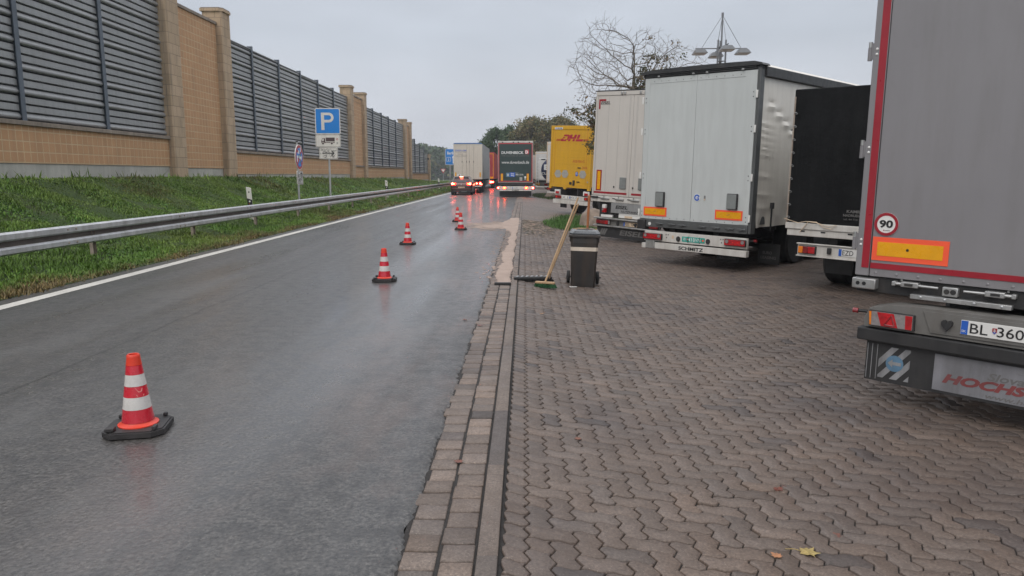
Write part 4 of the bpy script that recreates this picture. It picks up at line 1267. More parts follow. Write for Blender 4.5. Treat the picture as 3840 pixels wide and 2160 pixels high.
V.text('EISEL', 0.182, 2.507, 0.32, 0.083, M_TXT, shear=0.22, bold=0.02)
for x0, x1 in ((0.148, 0.328), (2.22, 2.40)):
    board(V, x0, x1, 0.138, 0.717, y=-0.001, b=0.036, om=M_REDTAPE)
for x0, x1 in ((0.078, 1.193), (1.345, 2.47)):
    m = MB(); m.box((x0, -0.004, 0.065), (x1, -0.001, 0.118), M_REDTAPE); V.part(m, 'contour_tape')
for x0, x1 in ((0.955, 1.158), (1.56, 1.76)):
    m = MB(); m.box((x0, -0.03, 0.225), (x1, -0.001, 0.537), M_BUFF, 0.01); V.part(m, 'door_pad')
m = MB()
for x in (0.75, 1.37): m.box((x, -0.02, 0.24), (x + 0.03, -0.001, 0.29), M_TXT, 0.004)
V.part(m, 'door_button')
m = MB(); m.box((0.0, -0.012, -0.168), (W_, 0.2, -0.004), M_WHITE, 0.01); sl = V.part(m, 'rear_sill')
m = MB(); m.box((0.03, -0.05, -0.075), (0.26, -0.0125, -0.02), M_BLACK, 0.01); m.build('dock_buffer', sl)
for x in (0.36, 0.85, 1.35, 1.85):
    m = MB(); m.box((x, -0.05, -0.095), (x + 0.28, -0.0125, -0.045), M_ALU, 0.015); m.tube([(x + 0.1, -0.03, -0.1), (x + 0.1, -0.03, 0.0)], 0.013, M_ALU, 8); m.tube([(x - 0.1, -0.02, -0.055), (x, -0.03, -0.06)], 0.01, M_CHASSIS, 6); m.build('lever', sl)
m = MB(); m.box((0.708, -0.01, -0.455), (1.98, 0.05, -0.172), M_LIFT, 0.006); lp = V.part(m, 'lift_platform')
text('EISEL', 0.862, -0.333, 0.40, 0.095, M_TXT, lp, y=-0.0125, shear=0.22, bold=0.03)
text('NUTZFAHRZEUGE', 1.06, -0.432, 0.78, 0.062, M_TXT, lp, y=-0.0125, shear=0.22, bold=0.012)
m = MB(); m.box((0.25, 0.1, -0.6), (2.3, 0.6, -0.175), M_CHASSIS); V.part(m, 'lift_gear')
for x in (0.50, 2.05):
    m = MB(); m.box((x - 0.06, -0.06, -0.34), (x + 0.06, 0.02, -0.235), M_WHITE2, 0.01); lp2 = V.part(m, 'upper_lamp')
    m = MB(); m.box((x - 0.055, -0.065, -0.46), (x + 0.06, 0.02, -0.342), M_LENS, 0.01); m.disc(x - 0.03, -0.375, 0.028, M_LENSW, -0.072, -0.0655, seg=12); m.build('lens', lp2)
m = MB(); m.box((0.385, -0.02, -0.588), (0.772, 0.05, -0.522), M_WHITE2, 0.006); m.box((0.985, -0.02, -0.575), (2.2, 0.05, -0.495), M_WHITE2, 0.006); m.box((0.985, -0.01, -0.488), (2.2, 0.05, -0.461), M_WHITE2, 0.004); wb = V.part(m, 'white_cross_bar')
m = MB(); m.box((1.19, -0.024, -0.565), (1.44, -0.0205, -0.51), M_BEIGE); m.build('small_plate', wb)
m = MB()
for z0, z1 in ((-0.645, -0.603), (-0.85, -0.81)): m.box((0.175, -0.09, z0), (2.38, 0.03, z1), M_ALU, 0.012)
m.box((0.24, -0.01, -0.809), (2.31, 0.03, -0.646), M_PLASG); lb = V.part(m, 'lamp_bar')
for f in ((lambda a: a), (lambda a: 2.55 - a)):
    m = MB(); a, b = sorted((f(0.25), f(0.72))); m.box((a, -0.05, -0.79), (b, -0.011, -0.67), M_BLACK, 0.01); tl = m.build('tail_lamp', lb)
    m = MB()
    for p_, q_, mt in ((0.262, 0.43, M_LENSD), (0.434, 0.55, M_LENSD), (0.56, 0.665, M_LENS), (0.672, 0.73, M_LENSW)):
        a, b = sorted((f(p_), f(q_))); m.box((a, -0.07, -0.782), (b, -0.051, -0.678), mt, 0.012)
    m.build('lens', tl)
    m = MB(); m.disc(f(0.98), -0.735, 0.05, M_BLACK, -0.05, -0.011, seg=16, rx=0.8); m.build('plate_lamp', lb)
V.plate(1.17, -0.79, 0.52, 0.115, [('GSL', 0.062, 0.135), ('QM 11', 0.25, 0.235)], M_BEIGE, y=-0.02, parent=lb)
m = MB(); m.box((0.28, -0.02, -1.15), (2.3, 0.0, -0.852), M_BLACK); fl = V.part(m, 'spray_flap')
text('EISEL', 1.05, -1.06, 0.76, 0.15, M_TXTG, fl, y=-0.0225, shear=0.15, bold=0.03)
m = MB()
for k in range(3): m.prism([(0.36 + 0.07 * k, -1.09), (0.42 + 0.07 * k, -1.09), (0.50 + 0.075 * k, -0.91), (0.44 + 0.075 * k, -0.91)], M_TXTG, -0.0225, -0.0205)
m.build('emblem', fl)
V.chassis(); V.wheels((2.8, 4.1, 5.4))

# ============================================================ 5. yellow swap-body truck
M_YEL = pm('parcel_yellow', (0.66, 0.36, 0.022), 0.45, var=0.05, vs=0.8, dirt=0.16, dcol=(0.24, 0.14, 0.03))
M_DHLR = pm('logo_red', (0.42, 0.02, 0.045), 0.5)
M_DHLR2 = pm('faint_red_stripe', (0.46, 0.06, 0.03), 0.5)
M_HEX = pm('old_grey_label', (0.36, 0.35, 0.32), 0.6, var=0.1, vs=8)
V = Veh('swap_body_truck', 'yellow parcel swap-body truck with red lettering on its roller door', 'truck', (1.156, 35.459, 1.167), 46, 2.66)
W_ = 2.52
m = MB(); m.box((0, 0.06, 0.0), (W_, 7.4, 2.73), M_YEL, 0.02); bd = V.part(m, 'container')
m = MB(); m.box((0, 0.0, 0.0), (0.095, 0.059, 2.73), M_YEL, 0.01); m.box((W_ - 0.095, 0, 0), (W_, 0.059, 2.73), M_YEL, 0.01); m.box((0.096, 0, 2.555), (W_ - 0.096, 0.059, 2.73), M_YEL, 0.008); m.box((0.096, 0.0, 0.0), (W_ - 0.096, 0.059, 0.05), M_YEL, 0.008)
m.build('rear_frame', bd)
m = MB(); m.box((0.0, 0.0, -0.16), (0.14, 0.12, -0.002), M_YEL, 0.008); m.box((W_ - 0.14, 0.0, -0.16), (W_, 0.12, -0.002), M_YEL, 0.008); m.box((0.142, 0.0, -0.075), (W_ - 0.142, 0.1, -0.002), M_YEL, 0.006)
m.prism([(0.95, -0.17), (1.05, -0.17), (1.12, -0.076), (0.88, -0.076)], M_YEL, 0.0, 0.1); m.build('corner_foot', bd)
m = MB()
for k in range(8):
    z = 0.055 + k * 0.3122
    m.box((0.10, 0.022, z), (W_ - 0.10, 0.05, z + 0.3085), M_YEL, 0.003)
dr = V.part(m, 'roller_door')
m = MB()
for k in range(8):
    for x in (0.27, W_ - 0.27): m.box((x, 0.0185, 0.06 + k * 0.3122), (x + 0.006, 0.0215, 0.355 + k * 0.3122), M_DHLR2)
m.build('panel_seam', dr)
m = MB(); m.box((0.232, -0.003, 2.56), (0.731, -0.0005, 2.655), M_WHITE2); tg = m.build('maker_tag', bd); text('KRONE', 0.39, 2.58, 0.30, 0.055, M_TXT, tg, y=-0.0045, bold=0.03)
k = MB(); k.ring(0.31, 2.607, 0.02, 0.034, M_EUBLUE, -0.005, -0.0032, seg=14); k.build('emblem', tg)
# red parcel lettering, drawn as slanted bars
lg = MB(); dy0, dy1 = 0.0155, 0.018
def sl_(x0, x1, z0, z1, sh=0.33, Z=2.03, mat=M_DHLR, mb=None):
    (mb or lg).prism([(x0 + (z0 - Z) * sh * 1.6, z0), (x1 + (z0 - Z) * sh * 1.6, z0), (x1 + (z1 - Z) * sh * 1.6, z1), (x0 + (z1 - Z) * sh * 1.6, z1)], mat, dy0, dy1)
Zb, Zt, Zm = 2.03, 2.33, 2.145
sl_(0.60, 0.74, Zb, Zm); sl_(0.741, 0.93, Zb, Zb + 0.07); sl_(0.68, 0.98, Zt - 0.075, Zt); sl_(0.95, 1.05, Zb + 0.06, Zt - 0.03); sl_(0.84, 0.949, Zb + 0.071, Zb + 0.09)
sl_(0.665, 0.80, Zm + 0.02, Zm + 0.07)
sl_(1.06, 1.19, Zb, Zm - 0.02); sl_(1.06, 1.20, Zm, Zt); sl_(1.33, 1.46, Zb, Zm - 0.02); sl_(1.33, 1.47, Zm, Zt); sl_(1.201, 1.329, Zm, Zm + 0.07)
sl_(1.53, 1.67, Zm, Zt); sl_(1.53, 1.95, Zb, Zm - 0.02)
lg.build('logo', dr)
st = MB()
for k in range(3):
    z = 2.035 + k * 0.036
    sl_(0.31 + 0.0 * k, 0.585, z, z + 0.02, mat=M_DHLR2, mb=st); sl_(1.97, 2.28, z, z + 0.02, mat=M_DHLR2, mb=st)
st.build('logo_stripes', dr)
text('AXIB 906142', 1.42, 1.075, 0.72, 0.125, M_DHLR2, dr, y=0.018)
text('DNVA', 2.02, 0.80, 0.31, 0.12, M_DHLR2, dr, y=0.018)
for x, z in ((0.52, 0.53), (0.97, 0.54), (2.06, 0.56)):
    m = MB(); m.prism([(x + 0.225 * math.cos(R(60 * k)), z + 0.2 * math.sin(R(60 * k))) for k in range(6)], M_HEX, 0.0155, 0.019); m.build('hexagon_label', dr)
m = MB(); m.disc(1.70, 0.565, 0.10, M_EUBLUE, 0.0155, 0.019, rx=0.85); rl = m.build('round_label', dr)
m = MB(); m.box((1.63, 0.0125, 0.555), (1.76, 0.0152, 0.575), M_TXTW); m.box((1.66, 0.0125, 0.60), (1.72, 0.0152, 0.63), M_TXTW); m.build('label_print', rl)
m = MB(); m.box((1.75, -0.01, 0.83), (1.93, 0.017, 0.87), M_CHASSIS, 0.01); m.box((1.28, -0.02, 0.07), (1.42, 0.018, 0.19), M_CHASSIS, 0.01); m.box((1.50, -0.03, 0.03), (1.60, 0.018, 0.27), M_CHASSIS, 0.01); m.box((1.72, -0.01, 0.19), (1.9, 0.017, 0.23), M_CHASSIS, 0.01); m.build('lock_handle', dr)
m = MB(); m.box((2.34, 0.01, 0.19), (2.42, 0.018, 0.26), M_HEX); m.build('grey_label', dr)
m = MB(); m.box((0.75, 0.25, -0.6), (0.9, 7.2, -0.17), M_CHASSIS); m.box((1.7, 0.25, -0.6), (1.85, 7.2, -0.17), M_CHASSIS); m.box((0.3, 0.5, -0.55), (2.3, 1.2, -0.2), M_CHASSIS); V.part(m, 'chassis')
m = MB(); m.box((0.34, -0.06, -0.83), (2.66, 0.06, -0.65), M_WHITE, 0.01); V.part(m, 'underrun_bar')
m = MB(); m.box((0.45, -0.02, -0.635), (2.6, 0.04, -0.44), M_WHITE, 0.008); lb = V.part(m, 'lamp_bar')
for x in (0.475, 2.28):
    m = MB(); m.box((x, -0.06, -0.60), (x + 0.37, -0.021, -0.455), M_LENSD, 0.012); m.disc(x + 0.1, -0.53, 0.045, M_LIT_DULL, -0.066, -0.0605, seg=14); m.build('tail_lamp', lb)
V.plate(0.93, -0.59, 0.38, 0.125, [('A-D', 0.03, 0.13), ('E', 0.3, 0.05)], M_WHITE2, y=-0.021, blue=False, parent=lb)
V.plate(1.36, -0.575, 0.52, 0.115, [('BN', 0.062, 0.09), ('LA 147', 0.2, 0.29)], M_WHITE2, y=-0.021, parent=lb)
for x in (0.42, 2.2):
    m = MB(); m.box((x, -0.05, -0.40), (x + 0.32, 0.05, -0.20), M_WHITE2, 0.012); ul = V.part(m, 'upper_lamp')
    m = MB(); m.box((x + 0.08, -0.07, -0.38), (x + 0.30, -0.051, -0.27), M_LENS, 0.01); m.build('lens', ul)
m = MB(); m.box((0.45, 0.35, -1.05), (0.85, 0.37, -0.84), M_BLACK); V.part(m, 'mud_flap')
m = MB(); m.box((1.78, 0.02, -0.5), (1.84, 0.1, -0.1), M_CHASSIS); V.part(m, 'lock_strut')
V.wheels((1.35,), xs=(0.75, 2.15), r=0.48); V.wheels((5.2,), xs=(0.5, 2.2), r=0.48)
m = MB(); m.box((0.1, 7.6, -0.35), (2.4, 9.4, 2.3), M_YEL, 0.12); m.box((0.2, 7.3, -0.6), (2.3, 9.3, -0.36), M_CHASSIS); V.part(m, 'cab')

# ============================================================ queue on the road and far row
M_DUV = pm('dark_green_tarp', (0.022, 0.045, 0.042), 0.5, var=0.1, vs=1, dirt=0.15, dcol=(0.06, 0.07, 0.065))
M_REDC = pm('red_tape_strip', (0.46, 0.05, 0.06), 0.5)
def far_lamp(V, x, z, parent, y=-0.05, r=0.055, mat=None):
    m = MB(); m.disc(x, z, r, M_BLACK, y - 0.02, y - 0.001, seg=16); h = m.build('tail_lamp', parent)
    m = MB(); m.disc(x, z, r * 0.95, M_LIT_RED, y - 0.032, y - 0.021, seg=18); m.disc(x, z, r * 0.55, mat or M_LIT_HOT, y - 0.038, y - 0.0325, seg=14); m.build('lit_lens', h)
V = Veh('tarp_trailer', 'dark green lettered trailer with red edging standing on the right side of the road', 'trailer', (-1.97, 54.6, 1.03), 0, 0, zg=0.0)
m = MB(); m.box((0, 0.03, 0.0), (2.56, 13.6, 3.0), M_WHITE, 0.02); V.part(m, 'body')
m = MB(); m.box((0.03, -0.01, 0.06), (2.53, 0.029, 2.86), M_DUV, 0.008); rt = V.part(m, 'rear_tarp')
m = MB()
for a, b, c, d in ((0.04, 0.07, 0.10, 2.85), (2.46, 0.07, 2.52, 2.85), (0.101, 2.78, 2.459, 2.85), (0.101, 0.07, 2.459, 0.13)): m.box((a, -0.014, b), (c, -0.0105, d), M_REDC)
m.build('contour_tape', rt)
d_ = lambda cx, cz: ((cx - 965) * 0.00539, (850 - cz) * 0.0054)
text('DUVENBECK', 0.27, 2.07, 1.60, 0.19, M_TXTW, rt, y=-0.0125, bold=0.02)
m = MB(); m.box((1.97, -0.0135, 2.06), (2.26, -0.011, 2.38), M_REDC); em = m.build('emblem', rt); text('D', 2.0, 2.09, 0.2, 0.23, M_TXTW, em, y=-0.0155, bold=0.06)
text('THE CULTURE OF LOGISTICS', 0.27, 1.89, 2.0, 0.11, M_TXTG, rt, y=-0.0125)
text('www.duvenbeck.de', 0.27, 1.37, 2.0, 0.21, M_TXTW, rt, y=-0.0125)
m = MB(); m.box((0.60, -0.0135, 0.42), (0.85, -0.011, 0.72), M_FLAPB); m.box((0.86, -0.0135, 0.42), (1.26, -0.011, 0.74), M_EUBLUE); m.box((0.68, -0.0155, 0.53), (0.80, -0.0138, 0.58), M_TXTW); m.box((0.715, -0.0165, 0.48), (0.765, -0.0157, 0.65), M_TXTW); lbz = m.build('label', rt)
text('Duo', 0.95, 0.60, 0.24, 0.10, M_TXTW, lbz, y=-0.016, bold=0.03); text('king', 0.95, 0.46, 0.24, 0.10, M_TXTW, lbz, y=-0.016, bold=0.03)
text('Notruf', 1.30, 0.68, 0.2, 0.05, M_TXTW, rt, y=-0.0125); text('0800 110 234', 1.30, 0.57, 0.55, 0.065, M_TXTW, rt, y=-0.0125, bold=0.02); text('duokingtrailer.de', 1.30, 0.48, 0.55, 0.05, M_TXTW, rt, y=-0.0125)
for x in (0.21, 2.10): board(V, x, x + 0.17, 0.12, 0.66, y=-0.011, b=0.012, om=M_REDC)
m = MB(); m.box((1.58, -0.014, 0.10), (1.78, -0.0105, 0.40), M_HEX); m.build('grey_label', rt)
m = MB(); m.disc(2.0, 0.40, 0.07, M_TXTW, -0.014, -0.0105, seg=14); m.disc(1.99, 0.27, 0.05, M_TXTW, -0.014, -0.0105, seg=14); m.build('round_label', rt)
m = MB(); m.box((0, 0.0, 2.87), (2.56, 0.1, 3.0), M_WHITE, 0.015); hd = V.part(m, 'roof_header')
for x in (0.3, 1.08, 1.45, 2.25): k = MB(); k.box((x, -0.02, 2.87), (x + 0.1, -0.001, 2.94), M_CHASSIS, 0.01); k.build('clip', hd)
m = MB(); m.box((0, 0.02, -0.2), (2.56, 0.2, -0.01), M_CHASSIS, 0.01); V.part(m, 'rear_sill')
m = MB(); m.box((0.02, -0.01, -0.47), (2.54, 0.04, -0.26), M_WHITE, 0.008); lb = V.part(m, 'lamp_bar')
for x in (0.48, 2.08): far_lamp(V, x, -0.37, lb, y=-0.011, r=0.10, mat=M_LIT_AMB)
for x in (0.02, 2.56): far_lamp(V, x, -0.37, lb, y=-0.011, r=0.085)
V.plate(1.03, -0.43, 0.5, 0.12, [('GI 807', 0.07, 0.4)], M_WHITE2, y=-0.012, parent=lb)
m = MB(); m.box((0.09, -0.03, -0.60), (2.45, 0.06, -0.49), M_WHITE, 0.008); bp = V.part(m, 'underrun_bar'); m = MB(); m.box((0.10, 0.35, -0.98), (2.46, 0.37, -0.5), M_BLACK); V.part(m, 'spray_flap'); text('SCHMITZ', 1.03, -0.585, 0.52, 0.08, M_TXT, bp, y=-0.033, bold=0.03)
V.chassis(W=2.56); V.wheels((2.4, 3.7, 5.0))
m = MB(); m.box((0.05, 13.9, -0.6), (2.5, 15.9, 2.2), M_DUV, 0.15); V.part(m, 'cab')
V2z = 0

M_SCH = pm('cream_box_body', (0.60, 0.545, 0.47), 0.45, var=0.05, vs=0.8, dirt=0.25, dcol=(0.30, 0.26, 0.2))
M_SCHS = pm('grey_alu_side', (0.33, 0.335, 0.34), 0.4, metal=0.2, var=0.08, vs=1, dirt=0.3)
V = Veh('box_trailer', 'cream high-sided trailer with blue roof edge in the queue ahead of the hatchback', 'trailer', (-6.25, 65.6, 1.2), 0, 0, zg=0.0)
W_ = 2.53
m = MB(); m.box((0, 0.04, 0), (W_, 13.2, 3.08), M_SCHS, 0.02); V.part(m, 'body')
xs = [0, 0.75, 1.15, 1.38, 1.76, W_]
m = MB()
for a, b in zip(xs[:-1], xs[1:]): m.box((a + 0.006, 0.0, 0.0), (b - 0.006, 0.039, 3.06), M_SCH, 0.012)
dr = V.part(m, 'rear_door')
for x in (0.75, 1.15, 1.38, 1.76):
    m = MB(); m.box((x - 0.02, -0.04, 1.45), (x + 0.02, -0.001, 1.6), M_CHASSIS, 0.01); m.build('lock_handle', dr)
M_BLUET = pm('blue_roof_tarp', (0.06, 0.17, 0.42), 0.5, var=0.15)
m = MB(); m.prism([(-0.02, 3.06), (0.1, 3.14), (W_ - 0.1, 3.14), (W_ + 0.02, 3.06)][::-1], M_BLUET, -0.03, 13.2); V.part(m, 'roof_tarp')
text('SCHLICHT & SOHN', 0.14, 2.42, 1.0, 0.14, M_EUBLUE, dr, y=-0.003, bold=0.03); text('TRANSPORT GMBH', 0.14, 2.32, 1.0, 0.07, M_TXTG, dr, y=-0.003)
text('Hannover', 0.40, 2.15, 0.45, 0.08, M_TXTG, dr, y=-0.003); text('Tel. 05 11 / 4 55 10-0', 0.14, 2.03, 1.0, 0.08, M_TXTG, dr, y=-0.003); m = MB(); m.box((0.12, -0.004, 1.95), (1.14, -0.001, 1.965), M_TXTG); m.build('underline', dr)
for x in (0.12, 2.27):
    m = MB(); m.box((x, -0.006, 0.22), (x + 0.12, -0.001, 0.6), M_AMBER); m.build('marker_board', dr)
m = MB(); m.box((0.30, -0.006, 0.25), (0.67, -0.001, 0.45), M_WHITE2); ab = m.build('letter_sign', dr); text('A', 0.43, 0.28, 0.13, 0.15, M_TXT, ab, y=-0.0075, bold=0.03)
m = MB(); m.box((0.05, 0.0, -0.5), (W_ - 0.05, 0.1, -0.28), M_CHASSIS, 0.01); m.box((0.1, -0.02, -0.66), (W_ - 0.1, 0.08, -0.55), M_WHITE, 0.008); lb = V.part(m, 'lamp_bar')
far_lamp(V, 2.02, -0.36, lb, y=0.0, r=0.10); far_lamp(V, 2.33, -0.36, lb, y=0.0, r=0.13, mat=M_LIT_HOT); far_lamp(V, 2.47, -0.45, lb, y=0.0, r=0.05); far_lamp(V, 0.2, -0.36, lb, y=0.0, r=0.12)
V.chassis(W=W_, L=13); V.wheels((2.4, 3.7, 5.0))
m = MB(); m.box((0.05, 13.5, -0.6), (2.45, 15.6, 2.3), M_SCH, 0.15); V.part(m, 'cab')

M_REDT = pm('red_tarp', (0.33, 0.03, 0.035), 0.5, var=0.1, vs=1)
V = Veh('curtain_trailer', 'red trailer with orange edging seen beyond the cream trailer', 'trailer', (-6.12, 87.0, 1.1), 0, 0, zg=0.0)
m = MB(); m.box((0, 0.03, 0), (2.55, 12.5, 3.05), M_REDT, 0.02); V.part(m, 'body')
m = MB(); m.box((0.02, 0.0, 0.02), (2.53, 0.029, 3.0), M_REDT, 0.01); dr = V.part(m, 'rear_door')
m = MB(); m.box((2.43, -0.005, 0.05), (2.48, -0.001, 2.9), M_AMBER); m.box((0.06, -0.005, 2.85), (2.429, -0.001, 2.9), M_AMBER); m.build('contour_tape', dr)
board(V, 1.9, 2.45, 0.02, 0.28, y=-0.006, b=0.04)
m = MB(); m.box((0.05, 0, -0.5), (2.5, 0.1, -0.2), M_CHASSIS, 0.01); lb = V.part(m, 'lamp_bar'); far_lamp(V, 2.15, -0.36, lb, y=0.0, r=0.18, mat=M_LIT_HOT); far_lamp(V, 2.4, -0.36, lb, y=0.0, r=0.11); far_lamp(V, 0.3, -0.36, lb, y=0.0, r=0.14)
V.wheels((2.4, 3.7, 5.0)); V.chassis(L=12.3)
m = MB(); m.disc(2.66, 1.75, 0.3, M_CHASSIS, 12.0, 12.2, seg=16); m.box((2.5, 12.05, 1.6), (2.75, 12.2, 2.3), M_CHASSIS, 0.03); V.part(m, 'mirror')

V = Veh('curtain_trailer', 'low black trailer far ahead, glimpsed between the red and the dark green trailers', 'trailer', (-4.3, 106.0, 1.0), 0, 0, zg=0.0)
m = MB(); m.box((0, 0.03, 0), (2.5, 8, 2.05), M_TARPB, 0.03); V.part(m, 'body'); m = MB(); m.box((0, -0.01, 1.98), (2.5, 0.03, 2.08), M_WHITE, 0.01); V.part(m, 'roof_header')
m = MB(); m.box((0.1, 0, -0.4), (2.4, 0.1, -0.2), M_CHASSIS, 0.01); V.part(m, 'lamp_bar'); V.wheels((2.0, 3.3)); V.chassis(L=7.8)

# far row of parked trailers on the right
M_FARW = pm('cool_white_panel', (0.58, 0.565, 0.54), 0.45, var=0.05, vs=0.7, dirt=0.2, dcol=(0.3, 0.27, 0.22))
M_FARG = pm('light_grey_panel', (0.40, 0.385, 0.35), 0.45, var=0.06, vs=0.7, dirt=0.2)
def far_trailer(label, O, yaw, Hh, mat, L=13.0):
    V = Veh('box_trailer', label, 'trailer', O, yaw, 1.0, group=None)
    m = MB(); m.box((0, 0.03, 0), (2.55, L, Hh), mat, 0.02); V.part(m, 'body')
    for x0, x1 in ((0.09, 1.27), (1.28, 2.46)):
        m = MB(); m.box((x0, -0.006, 0.08), (x1, 0.029, Hh - 0.22), mat, 0.01); d = V.part(m, 'door')
        m = MB(); m.box((x0 + 0.3, -0.03, 0.1), (x0 + 0.325, -0.0065, Hh - 0.3), M_ALU); m.build('lock_rod', d)
    m = MB()
    m.box((0.02, -0.008, 0.0), (0.08, 0.029, Hh), M_BEIGE); m.box((2.47, -0.008, 0.0), (2.53, 0.029, Hh), M_BEIGE); m.box((0.081, -0.008, Hh - 0.2), (2.469, 0.029, Hh - 0.15), M_BEIGE)
    V.part(m, 'corner_post')
    m = MB(); m.box((0.05, 0.0, -0.5), (2.5, 0.08, -0.3), M_CHASSIS, 0.01); lb = V.part(m, 'lamp_bar')
    for x in (0.12, 2.1):
        m = MB(); m.box((x, -0.03, -0.48), (x + 0.35, -0.001, -0.34), M_LENSD, 0.01); m.build('tail_lamp', lb)
    m = MB(); m.box((0.1, 0, -0.72), (2.45, 0.1, -0.62), M_WHITE, 0.01); V.part(m, 'underrun_bar')
    V.chassis(L=L - 0.3); V.wheels((2.4, 3.7, 5.0))
    return V
V = far_trailer('white box trailer edge showing directly left of the yellow truck', (1.56, 54.7, 1.02), 45, 2.95, M_FARW)
m = MB(); m.disc(1.0, 0.35, 0.12, M_EUBLUE, -0.012, -0.0065, seg=16); V.part(m, 'round_label')
far_trailer('white box trailer standing behind the blue tank trailer', (1.05, 78.0, 1.05), 46, 2.9, M_FARW)
far_trailer('grey-white trailer farthest along the parked row, right of the dark green trailer', (0.85, 93.0, 1.05), 48, 2.95, M_FARG)

V = Veh('tank_trailer', 'tank trailer with dark blue rounded end and white ladder', 'trailer', (1.12, 70.0, 1.0), 45, 1.0)
M_TANK = pm('dark_blue_tank', (0.02, 0.03, 0.085), 0.3, var=0.1, coat=0.4)
M_TANKW = pm('polished_tank_skin', (0.55, 0.55, 0.55), 0.3, metal=0.6, var=0.05)
m = MB(); m.lathe([(0.0, -0.02), (0.5, 0.03), (0.85, 0.14), (1.0, 0.35), (1.02, 0.6)], M_TANK, 36, C=(1.25, 0.0, 1.05), axis='y'); te = V.part(m, 'tank_end')
m = MB(); m.lathe([(1.022, 0.601), (1.03, 0.7), (1.03, 11.0), (0.8, 11.3), (0.0, 11.4)], M_TANKW, 36, C=(1.25, 0.0, 1.05), axis='y'); V.part(m, 'tank')
text('E', 0.95, 1.05, 0.5, 0.5, M_TXTW, te, y=-0.06, bold=0.06); text('ECLOG', 0.42, 0.62, 1.6, 0.22, M_TXTW, te, y=-0.06, bold=0.03)
m = MB()
for x in (0.0, 0.32): m.tube([(x, -0.1, -0.3), (x, -0.1, 1.9)], 0.025, M_WHITE2, 6)
for k in range(8): m.tube([(0.0, -0.1, -0.2 + k * 0.28), (0.32, -0.1, -0.2 + k * 0.28)], 0.018, M_WHITE2, 6)
V.part(m, 'ladder')
m = MB(); m.box((0.1, 0.1, 2.05), (1.6, 9, 2.12), M_WHITE2, 0.01); m.box((0.3, 0.2, 1.95), (0.6, 0.5, 2.05), M_CHASSIS, 0.02); V.part(m, 'catwalk')
m = MB(); m.box((0.05, 0.0, -0.45), (2.45, 0.1, -0.1), M_PLASG, 0.01); m.box((-0.2, -0.02, -0.38), (0.4, -0.001, -0.14), M_AMBER); m.box((1.0, -0.02, -0.38), (1.4, -0.001, -0.2), M_LENSD); V.part(m, 'lamp_bar')
V.chassis(L=11); V.wheels((2.4, 3.7, 5.0))

